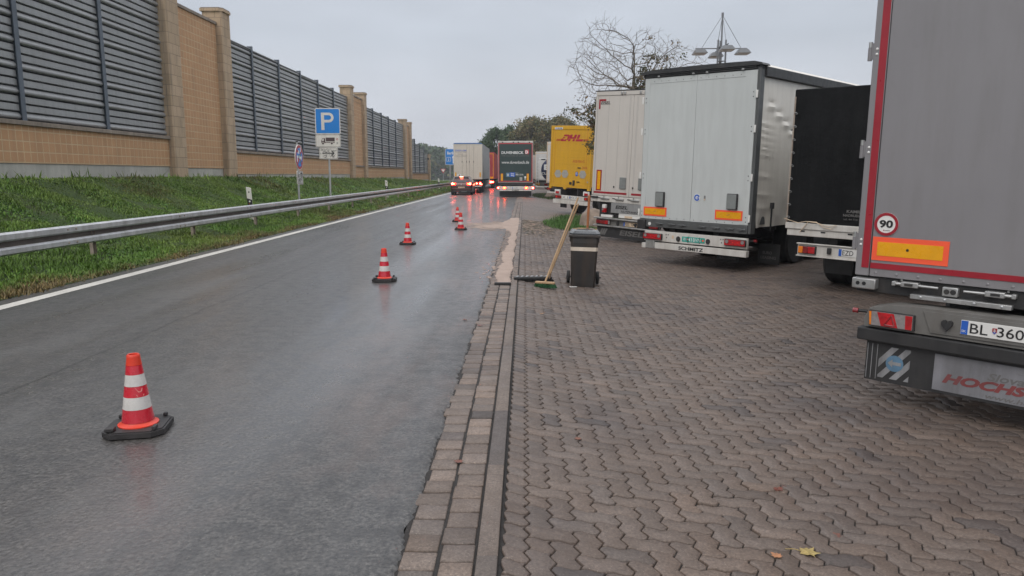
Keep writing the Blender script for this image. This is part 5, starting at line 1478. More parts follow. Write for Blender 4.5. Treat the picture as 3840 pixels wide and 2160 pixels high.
# ------------------------------------------------------------ hatchback in the queue
def hatchback(label, loc, paint, group=None):
    t = thing('hatchback', label, 'car', loc, (0, 0, 0), group)
    L, W2 = 4.2, 0.88
    # stations along y (0 = rear): half width at sill, belt, roof; z of bottom, belt, roof
    st = [(0.00, 0.72, 0.80, 0.60, 0.42, 0.90, 0.93), (0.06, 0.82, 0.85, 0.64, 0.27, 0.93, 0.99), (0.22, 0.86, 0.87, 0.62, 0.24, 0.95, 1.22), (0.45, 0.87, 0.875, 0.60, 0.22, 0.95, 1.40), (0.8, 0.875, 0.88, 0.61, 0.20, 0.95, 1.47), (1.6, 0.875, 0.88, 0.62, 0.2, 0.94, 1.49), (2.2, 0.875, 0.88, 0.61, 0.2, 0.93, 1.46), (2.7, 0.87, 0.875, 0.62, 0.2, 0.92, 1.25), (3.15, 0.86, 0.87, 0.70, 0.2, 0.90, 0.97), (3.8, 0.84, 0.83, 0.66, 0.2, 0.78, 0.83), (4.15, 0.74, 0.72, 0.5, 0.28, 0.6, 0.64), (4.2, 0.66, 0.64, 0.45, 0.34, 0.54, 0.57)]
    m = MB(); vs = []; n = 14
    for y, ws, wb, wr, z0, zb, zr in st:
        half = [(ws * 0.92, z0), (ws, z0 + 0.08), (wb + 0.01, (z0 + zb) / 2), (wb, zb), (wb - 0.05, zb + (zr - zb) * 0.15), (wr + 0.03, zr - (zr - zb) * 0.12), (wr - 0.08, zr)]
        vs += [(x, y, z) for x, z in half] + [(-x, y, z) for x, z in reversed(half)]
    fs = []
    for i in range(len(st) - 1):
        for k in range(n):
            a = i * n + k; b = i * n + (k + 1) % n
            fs.append((a, b, b + n, a + n))
    fs.append(tuple(range(n))); fs.append(tuple(reversed(range((len(st) - 1) * n, len(st) * n))))
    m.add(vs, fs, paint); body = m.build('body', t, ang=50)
    m = MB(); m.prism([(-0.57, 1.02), (0.57, 1.02), (0.53, 1.36), (0.44, 1.40), (-0.44, 1.40), (-0.53, 1.36)], M_GLASSD, 0, 0.012, O=(0, -0.235 + 0.26, -0.0), u=(1, 0, 0), w=(0, 0.42, 0.907), n=(0, -0.907, 0.42)) if False else None
    # rear window lying on the slope between the tailgate and the roof
    z0, y0, z1, y1 = 1.01, 0.055, 1.385, 0.415
    m.add([(-0.60, y0 - 0.012, z0), (0.60, y0 - 0.012, z0), (0.55, y1 - 0.012, z1), (-0.55, y1 - 0.012, z1), (-0.60, y0 + 0.01, z0), (0.60, y0 + 0.01, z0), (0.55, y1 + 0.01, z1), (-0.55, y1 + 0.01, z1)], [(0, 1, 2, 3), (7, 6, 5, 4), (0, 4, 5, 1), (1, 5, 6, 2), (2, 6, 7, 3), (3, 7, 4, 0)], M_GLASSD)
    m.build('rear_window', t)
    for s_ in (-1, 1):
        m = MB()
        q = [(s_ * 0.862, 0.62, 0.98), (s_ * 0.862, 2.9, 0.96), (s_ * 0.665, 2.35, 1.36), (s_ * 0.665, 0.85, 1.40)]
        m.add(q + [(x - s_ * 0.03, y, z) for x, y, z in q], [(0, 1, 2, 3), (7, 6, 5, 4), (0, 4, 5, 1), (1, 5, 6, 2), (2, 6, 7, 3), (3, 7, 4, 0)], M_GLASSD); m.build('side_window', t)
        m = MB(); m.box((s_ * 0.62 - 0.16, -0.022, 0.79), (s_ * 0.62 + 0.17, 0.05, 0.97), M_LIT_RED, 0.02)
        tl = m.build('tail_lamp', t)
        k = MB(); k.disc(s_ * 0.70, 0.885, 0.075, M_LIT_HOT, -0.034, -0.0225, seg=16); k.disc(s_ * 0.555, 0.885, 0.036, M_LIT_AMB, -0.034, -0.0225, seg=14); k.disc(s_ * 0.66, 0.84, 0.03, M_LIT_RED, -0.033, -0.0225, seg=12); k.build('lit_lens', tl)
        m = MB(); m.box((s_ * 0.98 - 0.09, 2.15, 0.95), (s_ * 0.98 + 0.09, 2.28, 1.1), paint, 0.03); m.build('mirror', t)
        for y in (0.78, 3.35):
            m = MB(); m.lathe([(0.19, -0.095), (0.29, -0.1), (0.315, -0.07), (0.315, 0.07), (0.29, 0.1), (0.19, 0.095)], M_TYRE, 24, axis='x'); w = m.build('wheel', t, (s_ * 0.78, y, 0.315))
            m = MB(); m.lathe([(0.03, s_ * 0.06), (0.19, s_ * 0.08), (0.2, -s_ * 0.05)], M_RIM, 18, axis='x'); m.build('rim', w)
    m = MB(); m.box((-0.13, 0.30, 1.425), (0.13, 0.36, 1.455), M_LIT_HOT, 0.008); m.build('high_brake_lamp', t)
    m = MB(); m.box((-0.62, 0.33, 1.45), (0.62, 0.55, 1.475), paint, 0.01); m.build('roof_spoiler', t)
    m = MB(); m.box((-0.26, -0.02, 0.55), (0.26, -0.004, 0.66), M_BEIGE, 0.004); p = m.build('number_plate', t); text('HK V 210', -0.21, 0.575, 0.42, 0.065, M_TXT, p, y=-0.0225)
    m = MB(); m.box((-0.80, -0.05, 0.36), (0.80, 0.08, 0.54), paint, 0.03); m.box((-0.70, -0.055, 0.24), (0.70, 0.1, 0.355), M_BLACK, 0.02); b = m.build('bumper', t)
    m = MB(); m.box((-0.42, -0.062, 0.27), (-0.2, -0.0555, 0.30), M_LENS); m.box((0.0, -0.062, 0.27), (0.42, -0.0555, 0.30), M_ALU); m.build('trim', b)
    m = MB(); m.disc(0.0, 0.83, 0.045, M_ALU, -0.028, -0.012, seg=16); m.build('badge', t)
    return t
M_CARGLOW = pm('lamp_glow_tinted_paint', (0.085, 0.036, 0.034), 0.35, metal=0.6, var=0.05, coat=0.6)  # grey car paint, tinted red to stand in for the tail lamps' glow
hatchback('grey hatchback with all brake lamps lit, last in the queue', (-5.08, 59.6, 0), M_CARGLOW)

# ============================================================ cones
M_CRED = pm('cone_red_foil', (0.56, 0.012, 0.03), 0.25, var=0.15, vs=8, dirt=0.25, dcol=(0.16, 0.05, 0.05), streak=False, coat=0.7, bmp=0.12, bs=90)
M_CWHT = pm('cone_white_foil', (0.62, 0.595, 0.56), 0.28, var=0.1, vs=8, dirt=0.35, dcol=(0.3, 0.27, 0.24), streak=False, coat=0.7, bmp=0.12, bs=90)
M_CORG = pm('cone_orange_rubber', (0.66, 0.045, 0.018), 0.4, var=0.12, vs=8, bmp=0.1, bs=60)
M_CBASE = pm('recycled_rubber_base', (0.022, 0.021, 0.022), 0.6, var=0.3, vs=9, dirt=0.5, dcol=(0.07, 0.06, 0.055), bmp=0.4, bs=60, streak=False)
M_SCUFF = pm('cone_scuff', (0.72, 0.25, 0.22), 0.5)
def cone(x, y, rz, label, scuff=False):
    t = thing('traffic_cone', label, 'traffic cone', (x, y, 0), (0, 0, rz), 'striped traffic cones along the road')
    m = MB()
    c = 0.065; h = 0.185
    oc = [(-h + c, -h), (h - c, -h), (h, -h + c), (h, h - c), (h - c, h), (-h + c, h), (-h, h - c), (-h, -h + c)]
    m.prism(oc[::-1], M_CBASE, 0.008, 0.040, u=(1, 0, 0), w=(0, 1, 0), n=(0, 0, 1))
    m.prism([(a * 0.93, b * 0.93) for a, b in oc][::-1], M_CBASE, 0.0405, 0.047, u=(1, 0, 0), w=(0, 1, 0), n=(0, 0, 1))
    for k in range(4):
        a = R(45 + 90 * k)
        m.box((math.cos(a) * 0.195 - 0.018, math.sin(a) * 0.195 - 0.022, 0.0485), (math.cos(a) * 0.175 + 0.022, math.sin(a) * 0.175 + 0.022, 0.072), M_CBASE, 0.006)
        m.box((math.cos(a) * 0.16 - 0.03, math.sin(a) * 0.16 - 0.03, 0.0), (math.cos(a) * 0.16 + 0.03, math.sin(a) * 0.16 + 0.03, 0.0079), M_CBASE)
    m.build('base_plate', t)
    r = lambda z: 0.096 + (0.036 - 0.096) * (z - 0.06) / (0.50 - 0.06)
    m = MB()
    m.lathe([(0.122, 0.0475), (0.122, 0.054), (0.104, 0.062), (r(0.08), 0.072), (r(0.44), 0.44), (r(0.44) + 0.003, 0.442), (0.0405, 0.49), (0.040, 0.503), (0.034, 0.51), (0.028, 0.508), (0.026, 0.40)], M_CORG, 40)
    b = m.build('cone_body', t, ang=50)
    bands = [(0.074, 0.158, M_CRED), (0.158, 0.238, M_CWHT), (0.238, 0.306, M_CRED), (0.308, 0.382, M_CWHT), (0.382, 0.440, M_CRED)]
    for z0, z1, mt in bands:
        m = MB(); m.lathe([(r(z0) + 0.0005, z0), (r(z0) + 0.0035, z0 + 0.0003), (r(z1) + 0.0035, z1 - 0.0003), (r(z1) + 0.0005, z1)], mt, 40)
        m.build('red_band' if mt is M_CRED else 'white_band', t, ang=50)
    if scuff:
        m = MB()
        for pts in ([(-78, .300), (-40, .295), (-45, .275), (-62, .27)], [(-75, .258), (-35, .256), (-38, .246), (-70, .247)]):
            vs = []
            for a, z in pts:
                rr = r(z) + 0.0048
                vs.append((rr * math.cos(R(a)), rr * math.sin(R(a)), z))
            m.add(vs, [tuple(range(len(vs)))], M_SCUFF)
        m.build('scuff', t)
    return t
cone(-2.51, 4.58, R(12), 'nearest striped cone, alone at the lower left with a scraped middle band', True)
cone(-2.19, 11.42, R(5), 'striped cone standing second nearest on the wet road')
cone(-2.78, 17.5, R(0), 'striped cone in the middle of the row, third from the camera')
cone(-1.92, 22.2, R(4), 'striped cone overlapping another one, front one of the far pair')
cone(-2.36, 26.0, R(2), 'striped cone half hidden behind another, rear one of the far pair')

# ============================================================ wheelie bin, brooms
M_BIN = pm('dark_grey_bin_plastic', (0.038, 0.036, 0.035), 0.45, var=0.18, vs=3, dirt=0.55, dcol=(0.10, 0.066, 0.045), bmp=0.08, bs=90, streak=True)
M_BINLID = pm('wet_grey_lid', (0.062, 0.068, 0.075), 0.24, var=0.12, vs=5, coat=0.5)
M_BAND = pm('cream_band', (0.74, 0.64, 0.53), 0.5, var=0.08, vs=6, dirt=0.25)
bz = lot_z(0.95)
t = thing('wheelie_bin', 'dark grey wheelie bin with a cream band across its front', 'waste bin', (0.93, 11.74, bz), (0, R(1.5), R(-4)))
m = MB()
def loft(rects, mat, mb):
    vs = []; fs = []; n = 12
    for x0, x1, y0, y1, z, c in rects:
        vs += [(x0 + c, y0, z), (0.3 * x0 + 0.7 * 0, y0, z), (x1 - c, y0, z), (x1, y0 + c, z), (x1, (y0 + y1) / 2, z), (x1, y1 - c, z), (x1 - c, y1, z), (0, y1, z), (x0 + c, y1, z), (x0, y1 - c, z), (x0, (y0 + y1) / 2, z), (x0, y0 + c, z)]
    for i in range(len(rects) - 1):
        for k in range(n):
            a = i * n + k; b = i * n + (k + 1) % n
            fs.append((a, b, b + n, a + n))
    fs.append(tuple(reversed(range(n)))); fs.append(tuple(range((len(rects) - 1) * n, len(rects) * n)))
    mb.add(vs, fs, mat)
loft([(-0.185, 0.185, -0.20, 0.17, 0.0, 0.03), (-0.19, 0.19, -0.208, 0.18, 0.02, 0.03), (-0.212, 0.212, -0.245, 0.24, 0.66, 0.03), (-0.215, 0.215, -0.25, 0.245, 0.70, 0.03)], M_BIN, m)
loft([(-0.215, 0.215, -0.25, 0.245, 0.7005, 0.03), (-0.217, 0.217, -0.25, 0.25, 0.79, 0.03)], M_BIN, m)
m.build('body', t)
m = MB(); m.box((-0.245, -0.275, 0.785), (0.245, 0.27, 0.832), M_BIN, 0.014)
for s_ in (-1, 1): m.box((s_ * 0.222 - 0.012, -0.06, 0.70), (s_ * 0.222 + 0.012, 0.10, 0.786), M_BIN, 0.006)
m.build('rim', t)
m = MB(); loft([(-0.238, 0.238, -0.268, 0.268, 0.833, 0.05), (-0.238, 0.238, -0.268, 0.268, 0.85, 0.05), (-0.215, 0.215, -0.235, 0.245, 0.885, 0.06), (-0.19, 0.19, -0.20, 0.22, 0.90, 0.06)], M_BINLID, m)
m.box((-0.12, -0.17, 0.9005), (0.12, 0.16, 0.912), M_BINLID, 0.008); m.build('lid', t)
m = MB(); m.tube([(-0.19, 0.30, 0.84), (0.19, 0.30, 0.84)], 0.017, M_BIN, 10)
for s_ in (-1, 1): m.tube([(s_ * 0.17, 0.22, 0.80), (s_ * 0.17, 0.30, 0.84)], 0.016, M_BIN, 8)
m.build('handle', t)
m = MB(); z0, z1 = 0.575, 0.635
def by(z): return -0.208 - (z - 0.02) / 0.64 * 0.037
def bx(z): return 0.19 + (z - 0.02) / 0.64 * 0.022
m.add([(-bx(z0) - 0.003, by(z0) + 0.03, z0), (-bx(z0) + 0.027, by(z0) - 0.003, z0), (bx(z0) - 0.027, by(z0) - 0.003, z0), (bx(z0) + 0.003, by(z0) + 0.03, z0), (-bx(z1) - 0.003, by(z1) + 0.03, z1), (-bx(z1) + 0.027, by(z1) - 0.003, z1), (bx(z1) - 0.027, by(z1) - 0.003, z1), (bx(z1) + 0.003, by(z1) + 0.03, z1)], [(0, 1, 5, 4), (1, 2, 6, 5), (2, 3, 7, 6)], M_BAND); m.build('cream_band', t)
for s_ in (-1, 1):
    m = MB(); m.lathe([(0.03, -0.028), (0.095, -0.026), (0.105, -0.015), (0.105, 0.015), (0.095, 0.026), (0.03, 0.028)], M_TYRE, 24, axis='x'); w = m.build('wheel', t, (s_ * 0.235, 0.20, 0.105))
    m = MB(); m.lathe([(0.0, 0.034 * s_), (0.03, 0.033 * s_), (0.06, 0.02 * s_), (0.065, 0.0)], M_BIN, 16, axis='x'); m.build('hub', w)
m = MB(); m.tube([(-0.26, 0.20, 0.105), (0.29, 0.20, 0.105)], 0.012, M_CHASSIS, 8); m.build('axle', t)

M_WOOD = pm('pale_broom_wood', (0.44, 0.29, 0.16), 0.6, var=0.18, vs=4, dirt=0.35, dcol=(0.16, 0.10, 0.06))
M_WOODO = pm('varnished_orange_wood', (0.36, 0.13, 0.045), 0.4, var=0.15, vs=4, coat=0.3, dirt=0.3)
M_BRIST = pm('green_bristles', (0.02, 0.085, 0.03), 0.8, var=0.35, vs=40, bmp=0.6, bs=200)
M_BRISTK = pm('black_bristles', (0.016, 0.015, 0.015), 0.8, var=0.35, vs=40, bmp=0.6, bs=160)
def bristle_block(mb, x0, x1, y0, y1, ztop, zbot, mat, n, seed, splay=0.02):
    g = random.Random(seed)
    for k in range(n):
        x = x0 + (x1 - x0) * g.random(); y = y0 + (y1 - y0) * g.random()
        ex = x + g.uniform(-splay, splay) + (x - (x0 + x1) / 2) * 0.12; ey = y + g.uniform(-splay, splay)
        mb.tube([(x, y, ztop), (ex, ey, zbot + g.uniform(0, 0.012))], [0.006, 0.0045], mat, 4)
# green broom: head on the paving, handle leaning on the lid of the bin
hx, hy = 0.31, 11.06
hz = lot_z(hx)
t = thing('broom', 'green bristled broom with pale wooden handle leaning on the wheelie bin', 'broom', (hx, hy, hz), (0, 0, R(-22)))
m = MB(); m.box((-0.155, -0.03, 0.065), (0.155, 0.03, 0.098), M_WOOD, 0.008); m.build('head', t)
m = MB(); bristle_block(m, -0.15, 0.15, -0.026, 0.026, 0.07, 0.002, M_BRIST, 420, 4); m.build('bristles', t, smooth=False)
Mi = Matrix.Rotation(R(22), 4, 'Z')
top = Mi @ Vector((0.822 - hx, 11.50 - hy, 1.29 - hz))
m = MB(); m.tube([(0, 0, 0.09), tuple(top)], [0.0145, 0.014], M_WOOD, 10); m.build('handle', t)
# wide black broom behind it
hx, hy = 0.13, 11.55
hz = lot_z(hx)
t = thing('broom', 'wide black street broom lying behind the green broom, its handle leaning on the bin', 'broom', (hx, hy, hz), (0, 0, R(6)))
m = MB(); m.box((-0.30, -0.055, 0.045), (0.30, 0.055, 0.085), M_BLACK, 0.008)
m.build('head', t)
m = MB(); bristle_block(m, -0.29, 0.29, -0.05, 0.05, 0.05, 0.002, M_BRISTK, 520, 5, 0.015); m.build('bristles', t, smooth=False)
for k in range(7):
    m = MB(); x = -0.27 + k * 0.075
    m.prism([(x, -0.05), (x + 0.025, -0.05), (x + 0.06, 0.05), (x + 0.035, 0.05)], M_GALV, 0.0855, 0.097, u=(1, 0, 0), w=(0, 1, 0), n=(0, 0, 1)); m.build('rib', t)
Mi = Matrix.Rotation(R(-6), 4, 'Z')
top = Mi @ Vector((0.826 - hx, 11.47 - hy, 1.20 - hz)); st_ = Mi @ Vector((0.40 - hx, 11.44 - hy, 0.12 - hz))
m = MB(); m.tube([tuple(Mi @ Vector((0.26, -0.04, 0.07))), tuple(st_), tuple(top)], [0.0145, 0.0145, 0.014], M_WOOD, 10); m.build('handle', t)
# tool with an orange varnished handle behind the bin
hz = lot_z(1.05)
t = thing('shovel', 'shovel with rounded orange-brown wooden handle standing behind the wheelie bin', 'shovel', (1.0, 12.12, hz), (R(1.0), R(1.6), 0))
m = MB(); m.tube([(0, 0, 0.22), (0, 0, 0.9), (0.005, 0, 1.40), (0.005, 0, 1.425), (0.005, 0, 1.44)], [0.017, 0.0185, 0.0215, 0.018, 0.008], M_WOODO, 12); m.build('handle', t)
m = MB(); m.prism([(-0.11, 0.0), (0.11, 0.0), (0.12, 0.26), (0.03, 0.30), (-0.03, 0.30), (-0.12, 0.26)][::-1], M_RIM, -0.003, 0.003); m.tube([(0, 0, 0.2), (0, 0, 0.36)], 0.021, M_RIM, 10); m.build('blade', t)
# paper scrap
t = MB(); t.box((0.70, 11.40, lot_z(0.75) + 0.004), (0.82, 11.44, lot_z(0.75) + 0.01), M_WHITE2); o = t.build('paper_scrap'); tag(o, 'small white paper scrap at the foot of the wheelie bin', 'litter')

# black bar across the gutter and the binder
m = MB(); m.box((-0.455, 11.0, 0.0), (-0.205, 11.07, 0.035), M_CBASE, 0.008); o = m.build('rubber_bar'); tag(o, 'black bar lying across the gutter where the pinkish spill sand begins', 'bar')
g = np.random.default_rng(5)
def sand_strip():
    ys = np.linspace(11.09, 28.2, 180)
    V = []; F = []
    for i, y in enumerate(ys):
        e = 0.016 * g.normal() + 0.018 * math.sin(y * 1.9) + 0.014 * math.sin(y * 5.1)
        w = np.interp(y, [11.09, 15, 19, 21.5, 22.5, 24, 26.5, 28.2], [0.0, 0.03, 0.0, 0.0, 0.12, 0.35, 0.22, 0.05])
        xl = -0.45 + 0.06 * (y - 11) / 10 * (y < 21) - w + e * (1 + 2 * w)
        xr = -0.20 + 0.006 * g.normal() + (0.07 if 22 < y < 27.5 else -0.02) + 0.02 * math.sin(3 * y)
        for j, u in enumerate((0, 0.04, 0.3, 0.6, 0.96, 1)):
            x = xl + (xr - xl) * u
            h = 0.0 if u in (0, 1) else 0.007 + 0.003 * math.sin(7 * y + 9 * u)
            V.append((x, y, 0.002 + h))
    V = np.array(V); n = 6
    k = (np.arange(len(ys) - 1)[:, None] * n + np.arange(n - 1)[None]).ravel()
    return V, np.stack([k, k + 1, k + n + 1, k + n], 1)
V_, F_ = sand_strip()
o = link('spill_sand', np_mesh('spill_sand', V_, [F_], [M_SAND], smooth=True)); tag(o, 'pinkish oil binding sand spread along the gutter and across the road edge', 'sand', kind='stuff')
# thinner scattered patches of the same sand on the asphalt
V_ = []; F_ = []; b0 = 0
for k in range(620):
    a = g.random()
    if a < 0.82:
        y = g.normal(24.0, 0.75); x = -0.55 - abs(g.normal(0, 0.62)); rx = g.uniform(0.03, 0.24); ry = g.uniform(0.02, 0.12)
    else:
        y = g.uniform(11.5, 22); x = -0.5 - abs(g.normal(0, 0.14)); rx = g.uniform(0.01, 0.04); ry = g.uniform(0.02, 0.08)
    an = np.linspace(0, 2 * np.pi, 8)[:-1]; rr = g.uniform(0.6, 1.2, 7)
    P = np.stack([x + rx * rr * np.cos(an), y + ry * rr * np.sin(an), np.full(7, 0.003 + g.uniform(0, 0.002))], 1)
    V_.append(P); F_.append(b0 + np.arange(7)); b0 += 7
for k in range(900):
    y = g.uniform(11.1, 23); x = g.choice([-0.46, -0.19]) + g.normal(0, 0.045) ; rx = g.uniform(0.004, 0.016); ry = rx * g.uniform(0.8, 2.2)
    an = np.linspace(0, 2 * np.pi, 8)[:-1]; rr = g.uniform(0.6, 1.2, 7)
    P = np.stack([x + rx * rr * np.cos(an), y + ry * rr * np.sin(an), np.full(7, (0.018 if -0.21 < x < -0.10 else 0.004) + g.uniform(0, 0.002))], 1)
    V_.append(P); F_.append(b0 + np.arange(7)); b0 += 7
o = link('scattered_sand', np_mesh('scattered_sand', np.concatenate(V_), [np.stack(F_)], [M_SAND])); tag(o, 'thin scattered grains of spill sand on the wet asphalt', 'sand', kind='stuff')

# ============================================================ boulder, worn patch
def rock(name, label, loc, size, seed, mat):
    bm = bmesh.new(); bmesh.ops.create_icosphere(bm, subdivisions=4, radius=1)
    from mathutils import noise as mn
    for v in bm.verts:
        p = v.co.copy()
        d = 1 + 0.20 * mn.noise(p * 0.9 + Vector((seed, 0, 0))) + 0.09 * mn.noise(p * 2.3 + Vector((0, seed, 0))) + 0.03 * mn.noise(p * 6)
        v.co = Vector((p.x * size[0] * d, p.y * size[1] * d, p.z * size[2] * d))
        if v.co.z < 0: v.co.z *= 0.35
    me = bpy.data.meshes.new(name); bm.to_mesh(me); bm.free(); me.materials.append(mat)
    me.polygons.foreach_set('use_smooth', [True] * len(me.polygons))
    o = link(name, me, None, loc); return tag(o, label, 'boulder')
M_ROCK = pm('granite', (0.24, 0.185, 0.145), 0.75, var=0.35, vs=4, bmp=0.5, bs=25, dirt=0.45, dcol=(0.07, 0.065, 0.05), streak=False, bdist=0.02)
rock('boulder', 'large brown granite boulder beside the tail-lift trailer', (2.46, 25.9, lot_z(2.4) - 0.05), (0.66, 0.55, 0.70), 2.3, M_ROCK)
rock('boulder', 'dark mossy stone in the grass under the yellow truck', (2.25, 57.0, lot_z(2) - 0.02), (0.75, 0.6, 0.5), 6.1, M_ROCK)
M_MOSS = tone_mat('moss_and_litter', 0.8)
V_ = []; F_ = []; T_ = []; b0 = 0
def patch(cx, cy, rx, ry, n, h0, h1, wid, green):
    global b0
    for k in range(n):
        a = g.uniform(0, 2 * np.pi); q = np.sqrt(g.random()) * g.uniform(0.6, 1.05)
        x = cx + rx * q * np.cos(a); y = cy + ry * q * np.sin(a)
        if x < -0.05: continue
        z = lot_z(x); h = g.uniform(h0, h1); w = wid * g.uniform(0.5, 1.4); d = g.uniform(0, 6.28); l = g.uniform(0.2, 0.9)
        dx, dy = math.cos(d), math.sin(d)
        V_.append(np.array([(x - dy * w, y + dx * w, z), (x + dy * w, y - dx * w, z), (x + dx * l * h, y + dy * l * h, z + h)])); F_.append(b0 + np.arange(3)); b0 += 3
        c = np.array(green) * g.uniform(0.6, 1.5); T_.append(np.tile([*c, 1], (3, 1)))
patch(1.75, 26.5, 1.15, 3.2, 9000, 0.03, 0.11, 0.012, (0.06, 0.13, 0.025))
patch(2.6, 29.5, 1.6, 4.0, 7000, 0.03, 0.13, 0.014, (0.055, 0.11, 0.025))
patch(2.0, 61.0, 1.4, 7.0, 6000, 0.05, 0.2, 0.03, (0.05, 0.075, 0.02))
o = link('patch_grass', np_mesh('patch_grass', np.concatenate(V_), [np.stack(F_)], [M_MOSS], tone=np.concatenate(T_))); tag(o, 'low green grass growing over the paving around the boulder', 'grass', kind='stuff')
V_ = []; F_ = []; T_ = []; b0 = 0
for k in range(1500):
    x = abs(g.normal(0.2, 0.55)) - 0.05; y = g.normal(24.8, 2.0)
    if y > 27.5 or y < 20.3: continue
    rx, ry = g.uniform(0.02, 0.08), g.uniform(0.02, 0.10)
    an = np.linspace(0, 2 * np.pi, 7)[:-1] + g.uniform(0, 1); rr = g.uniform(0.6, 1.2, 6)
    P = np.stack([x + rx * rr * np.cos(an), y + ry * rr * np.sin(an), lot_zv(x + rx * rr * np.cos(an)) + 0.003 + g.uniform(0, 0.004)], 1)
    V_.append(P); F_.append(b0 + np.arange(6)); b0 += 6
    c = np.array([(0.20, 0.15, 0.11), (0.09, 0.06, 0.04), (0.045, 0.05, 0.025), (0.30, 0.22, 0.17)][g.integers(4)]) * g.uniform(0.7, 1.2); T_.append(np.tile([*c, 1], (6, 1)))
o = link('dirt_patch', np_mesh('dirt_patch', np.concatenate(V_), [np.stack(F_)], [M_MOSS], tone=np.concatenate(T_))); tag(o, 'dirt, moss and rotten leaf litter on the worn paving near the boulder', 'dirt', kind='stuff')

# ============================================================ fallen leaves
def leaf(x, y, s, col, label, rz, curl=0.25, stem=True, pts=None, zz=None):
    z = (lot_z(x) if zz is None else zz)
    mt = pm('leaf', col, 0.55, var=0.35, vs=30, bmp=0.3, bs=60, dirt=0.35, dcol=(0.10, 0.03, 0.015), streak=False)
    t = thing('fallen_leaf', label, 'leaf', (x, y, z + 0.004), (0, 0, rz), 'fallen autumn leaves on the paving')
    lobes = pts or [(0, -0.5), (0.12, -0.42), (0.34, -0.5), (0.30, -0.25), (0.55, -0.1), (0.38, 0.02), (0.46, 0.30), (0.22, 0.25), (0.16, 0.42), (0.0, 0.66), (-0.16, 0.40), (-0.24, 0.26), (-0.44, 0.32), (-0.37, 0.03), (-0.56, -0.06), (-0.32, -0.24), (-0.32, -0.48), (-0.12, -0.42)]
    bm = bmesh.new()
    c = bm.verts.new((0, -0.05 * s, 0.012 * s * 4 * curl))
    vv = []
    for i, (a, b) in enumerate(lobes):
        q = math.hypot(a, b)
        vv.append(bm.verts.new((a * s, b * s, max(0.0005, curl * s * (0.1 * math.sin(i * 1.7) + 0.55 * q * q * (0.6 + 0.4 * math.sin(i * 0.8 + rz)))))))
    for i in range(len(vv)): bm.faces.new((c, vv[i], vv[(i + 1) % len(vv)]))
    me = bpy.data.meshes.new('blade'); bm.to_mesh(me); bm.free(); me.materials.append(mt)
    link('blade', me, t)
    if stem:
        m = MB(); m.tube([(0, -0.45 * s, 0.004), (0.08 * s, -0.8 * s, 0.012), (0.02 * s, -1.25 * s, 0.004)], 0.0016 + 0.006 * s, mt, 5); m.build('stem', t)
leaf(1.36, 3.32, 0.085, (0.33, 0.25, 0.085), 'large yellow leaf with brown edge on the paving at the bottom', R(-105), 0.55)
leaf(1.19, 3.27, 0.05, (0.36, 0.16, 0.07), 'small torn tan leaf left of the large yellow leaf', R(40), 0.3, False)
leaf(1.46, 4.05, 0.055, (0.13, 0.035, 0.02), 'curled red-brown leaf on the paving beyond the yellow leaf', R(120), 0.9)
leaf(1.57, 3.52, 0.055, (0.15, 0.06, 0.04), 'flat reddish leaf stuck to the paving right of the yellow leaf', R(-60), 0.08, False)
leaf(0.35, 4.62, 0.045, (0.17, 0.065, 0.035), 'small orange leaf pressed flat on the paving near the kerb', R(20), 0.06, False)
leaf(-0.38, 4.08, 0.05, (0.15, 0.05, 0.03), 'reddish leaf stuck on the gutter setts', R(75), 0.06, False, zz=0.0)
leaf(-0.49, 7.96, 0.055, (0.15, 0.04, 0.025), 'red leaf lying where the asphalt meets the gutter', R(75), 0.5, zz=0.003)
leaf(-0.68, 8.27, 0.055, (0.15, 0.055, 0.03), 'dark curled leaf lying on the asphalt near the gutter', R(25), 0.6, zz=0.003)
leaf(0.21, 8.89, 0.05, (0.30, 0.17, 0.08), 'brown leaf on the paving short of the brooms', R(130), 0.5)

# ============================================================ signs on the bank
M_SBLUE = pm('sign_blue', (0.012, 0.20, 0.60), 0.35, var=0.04, vs=3)
M_SWHITE = pm('sign_white', (0.68, 0.65, 0.60), 0.4, var=0.05, vs=4, dirt=0.15)
M_SBACK = pm('sign_grey_back', (0.3, 0.3, 0.3), 0.5)
M_SBROWN = pm('sign_dark_print', (0.075, 0.045, 0.045), 0.5)
M_SRED = pm('sign_red', (0.40, 0.035, 0.05), 0.4, var=0.15, vs=6)
def rr(x0, x1, z0, z1, r, n=5):
    P = []
    for cx, cz, a0 in ((x1 - r, z1 - r, 0), (x0 + r, z1 - r, 90), (x0 + r, z0 + r, 180), (x1 - r, z0 + r, 270)):
        P += [(cx + r * math.cos(R(a0 + 90 * k / n)), cz + r * math.sin(R(a0 + 90 * k / n))) for k in range(n + 1)]
    return P
def signplate(t, x0, x1, z0, z1, name, face, border, y=-0.06, r=0.06, b=0.03):
    m = MB(); m.prism(rr(x0, x1, z0, z1, r)[::-1], M_SWHITE, y, y + 0.02)
    p = m.build(name, t, smooth=False)
    if border is not None:
        m = MB(); m.prism(rr(x0 + b * 0.6, x1 - b * 0.6, z0 + b * 0.6, z1 - b * 0.6, r * 0.8)[::-1], border, y - 0.002, y - 0.0003); m.build('border', p, smooth=False)
    m = MB(); m.prism(rr(x0 + b, x1 - b, z0 + b, z1 - b, r * 0.7)[::-1], face, y - 0.004, y - 0.0023); m.build('face', p, smooth=False)
    return p
sx, sy = -8.5, 32.45
bz_ = float(bank_z(sx, sy))
t = thing('parking_sign', 'tall blue P parking sign with truck plate and scribbled arrow plate', 'road sign', (sx, sy, bz_), (0, 0, R(3)))
zo = -bz_
m = MB(); m.tube([(0, 0, -0.5), (0, 0, 4.40 + zo)], 0.042, M_GALV, 14); m.build('pole', t)
zP0, zP1 = 3.36 + zo, 4.45 + zo
p = signplate(t, -0.53, 0.54, zP0, zP1, 'parking_plate', M_SBLUE, None, b=0.035)
m = MB()
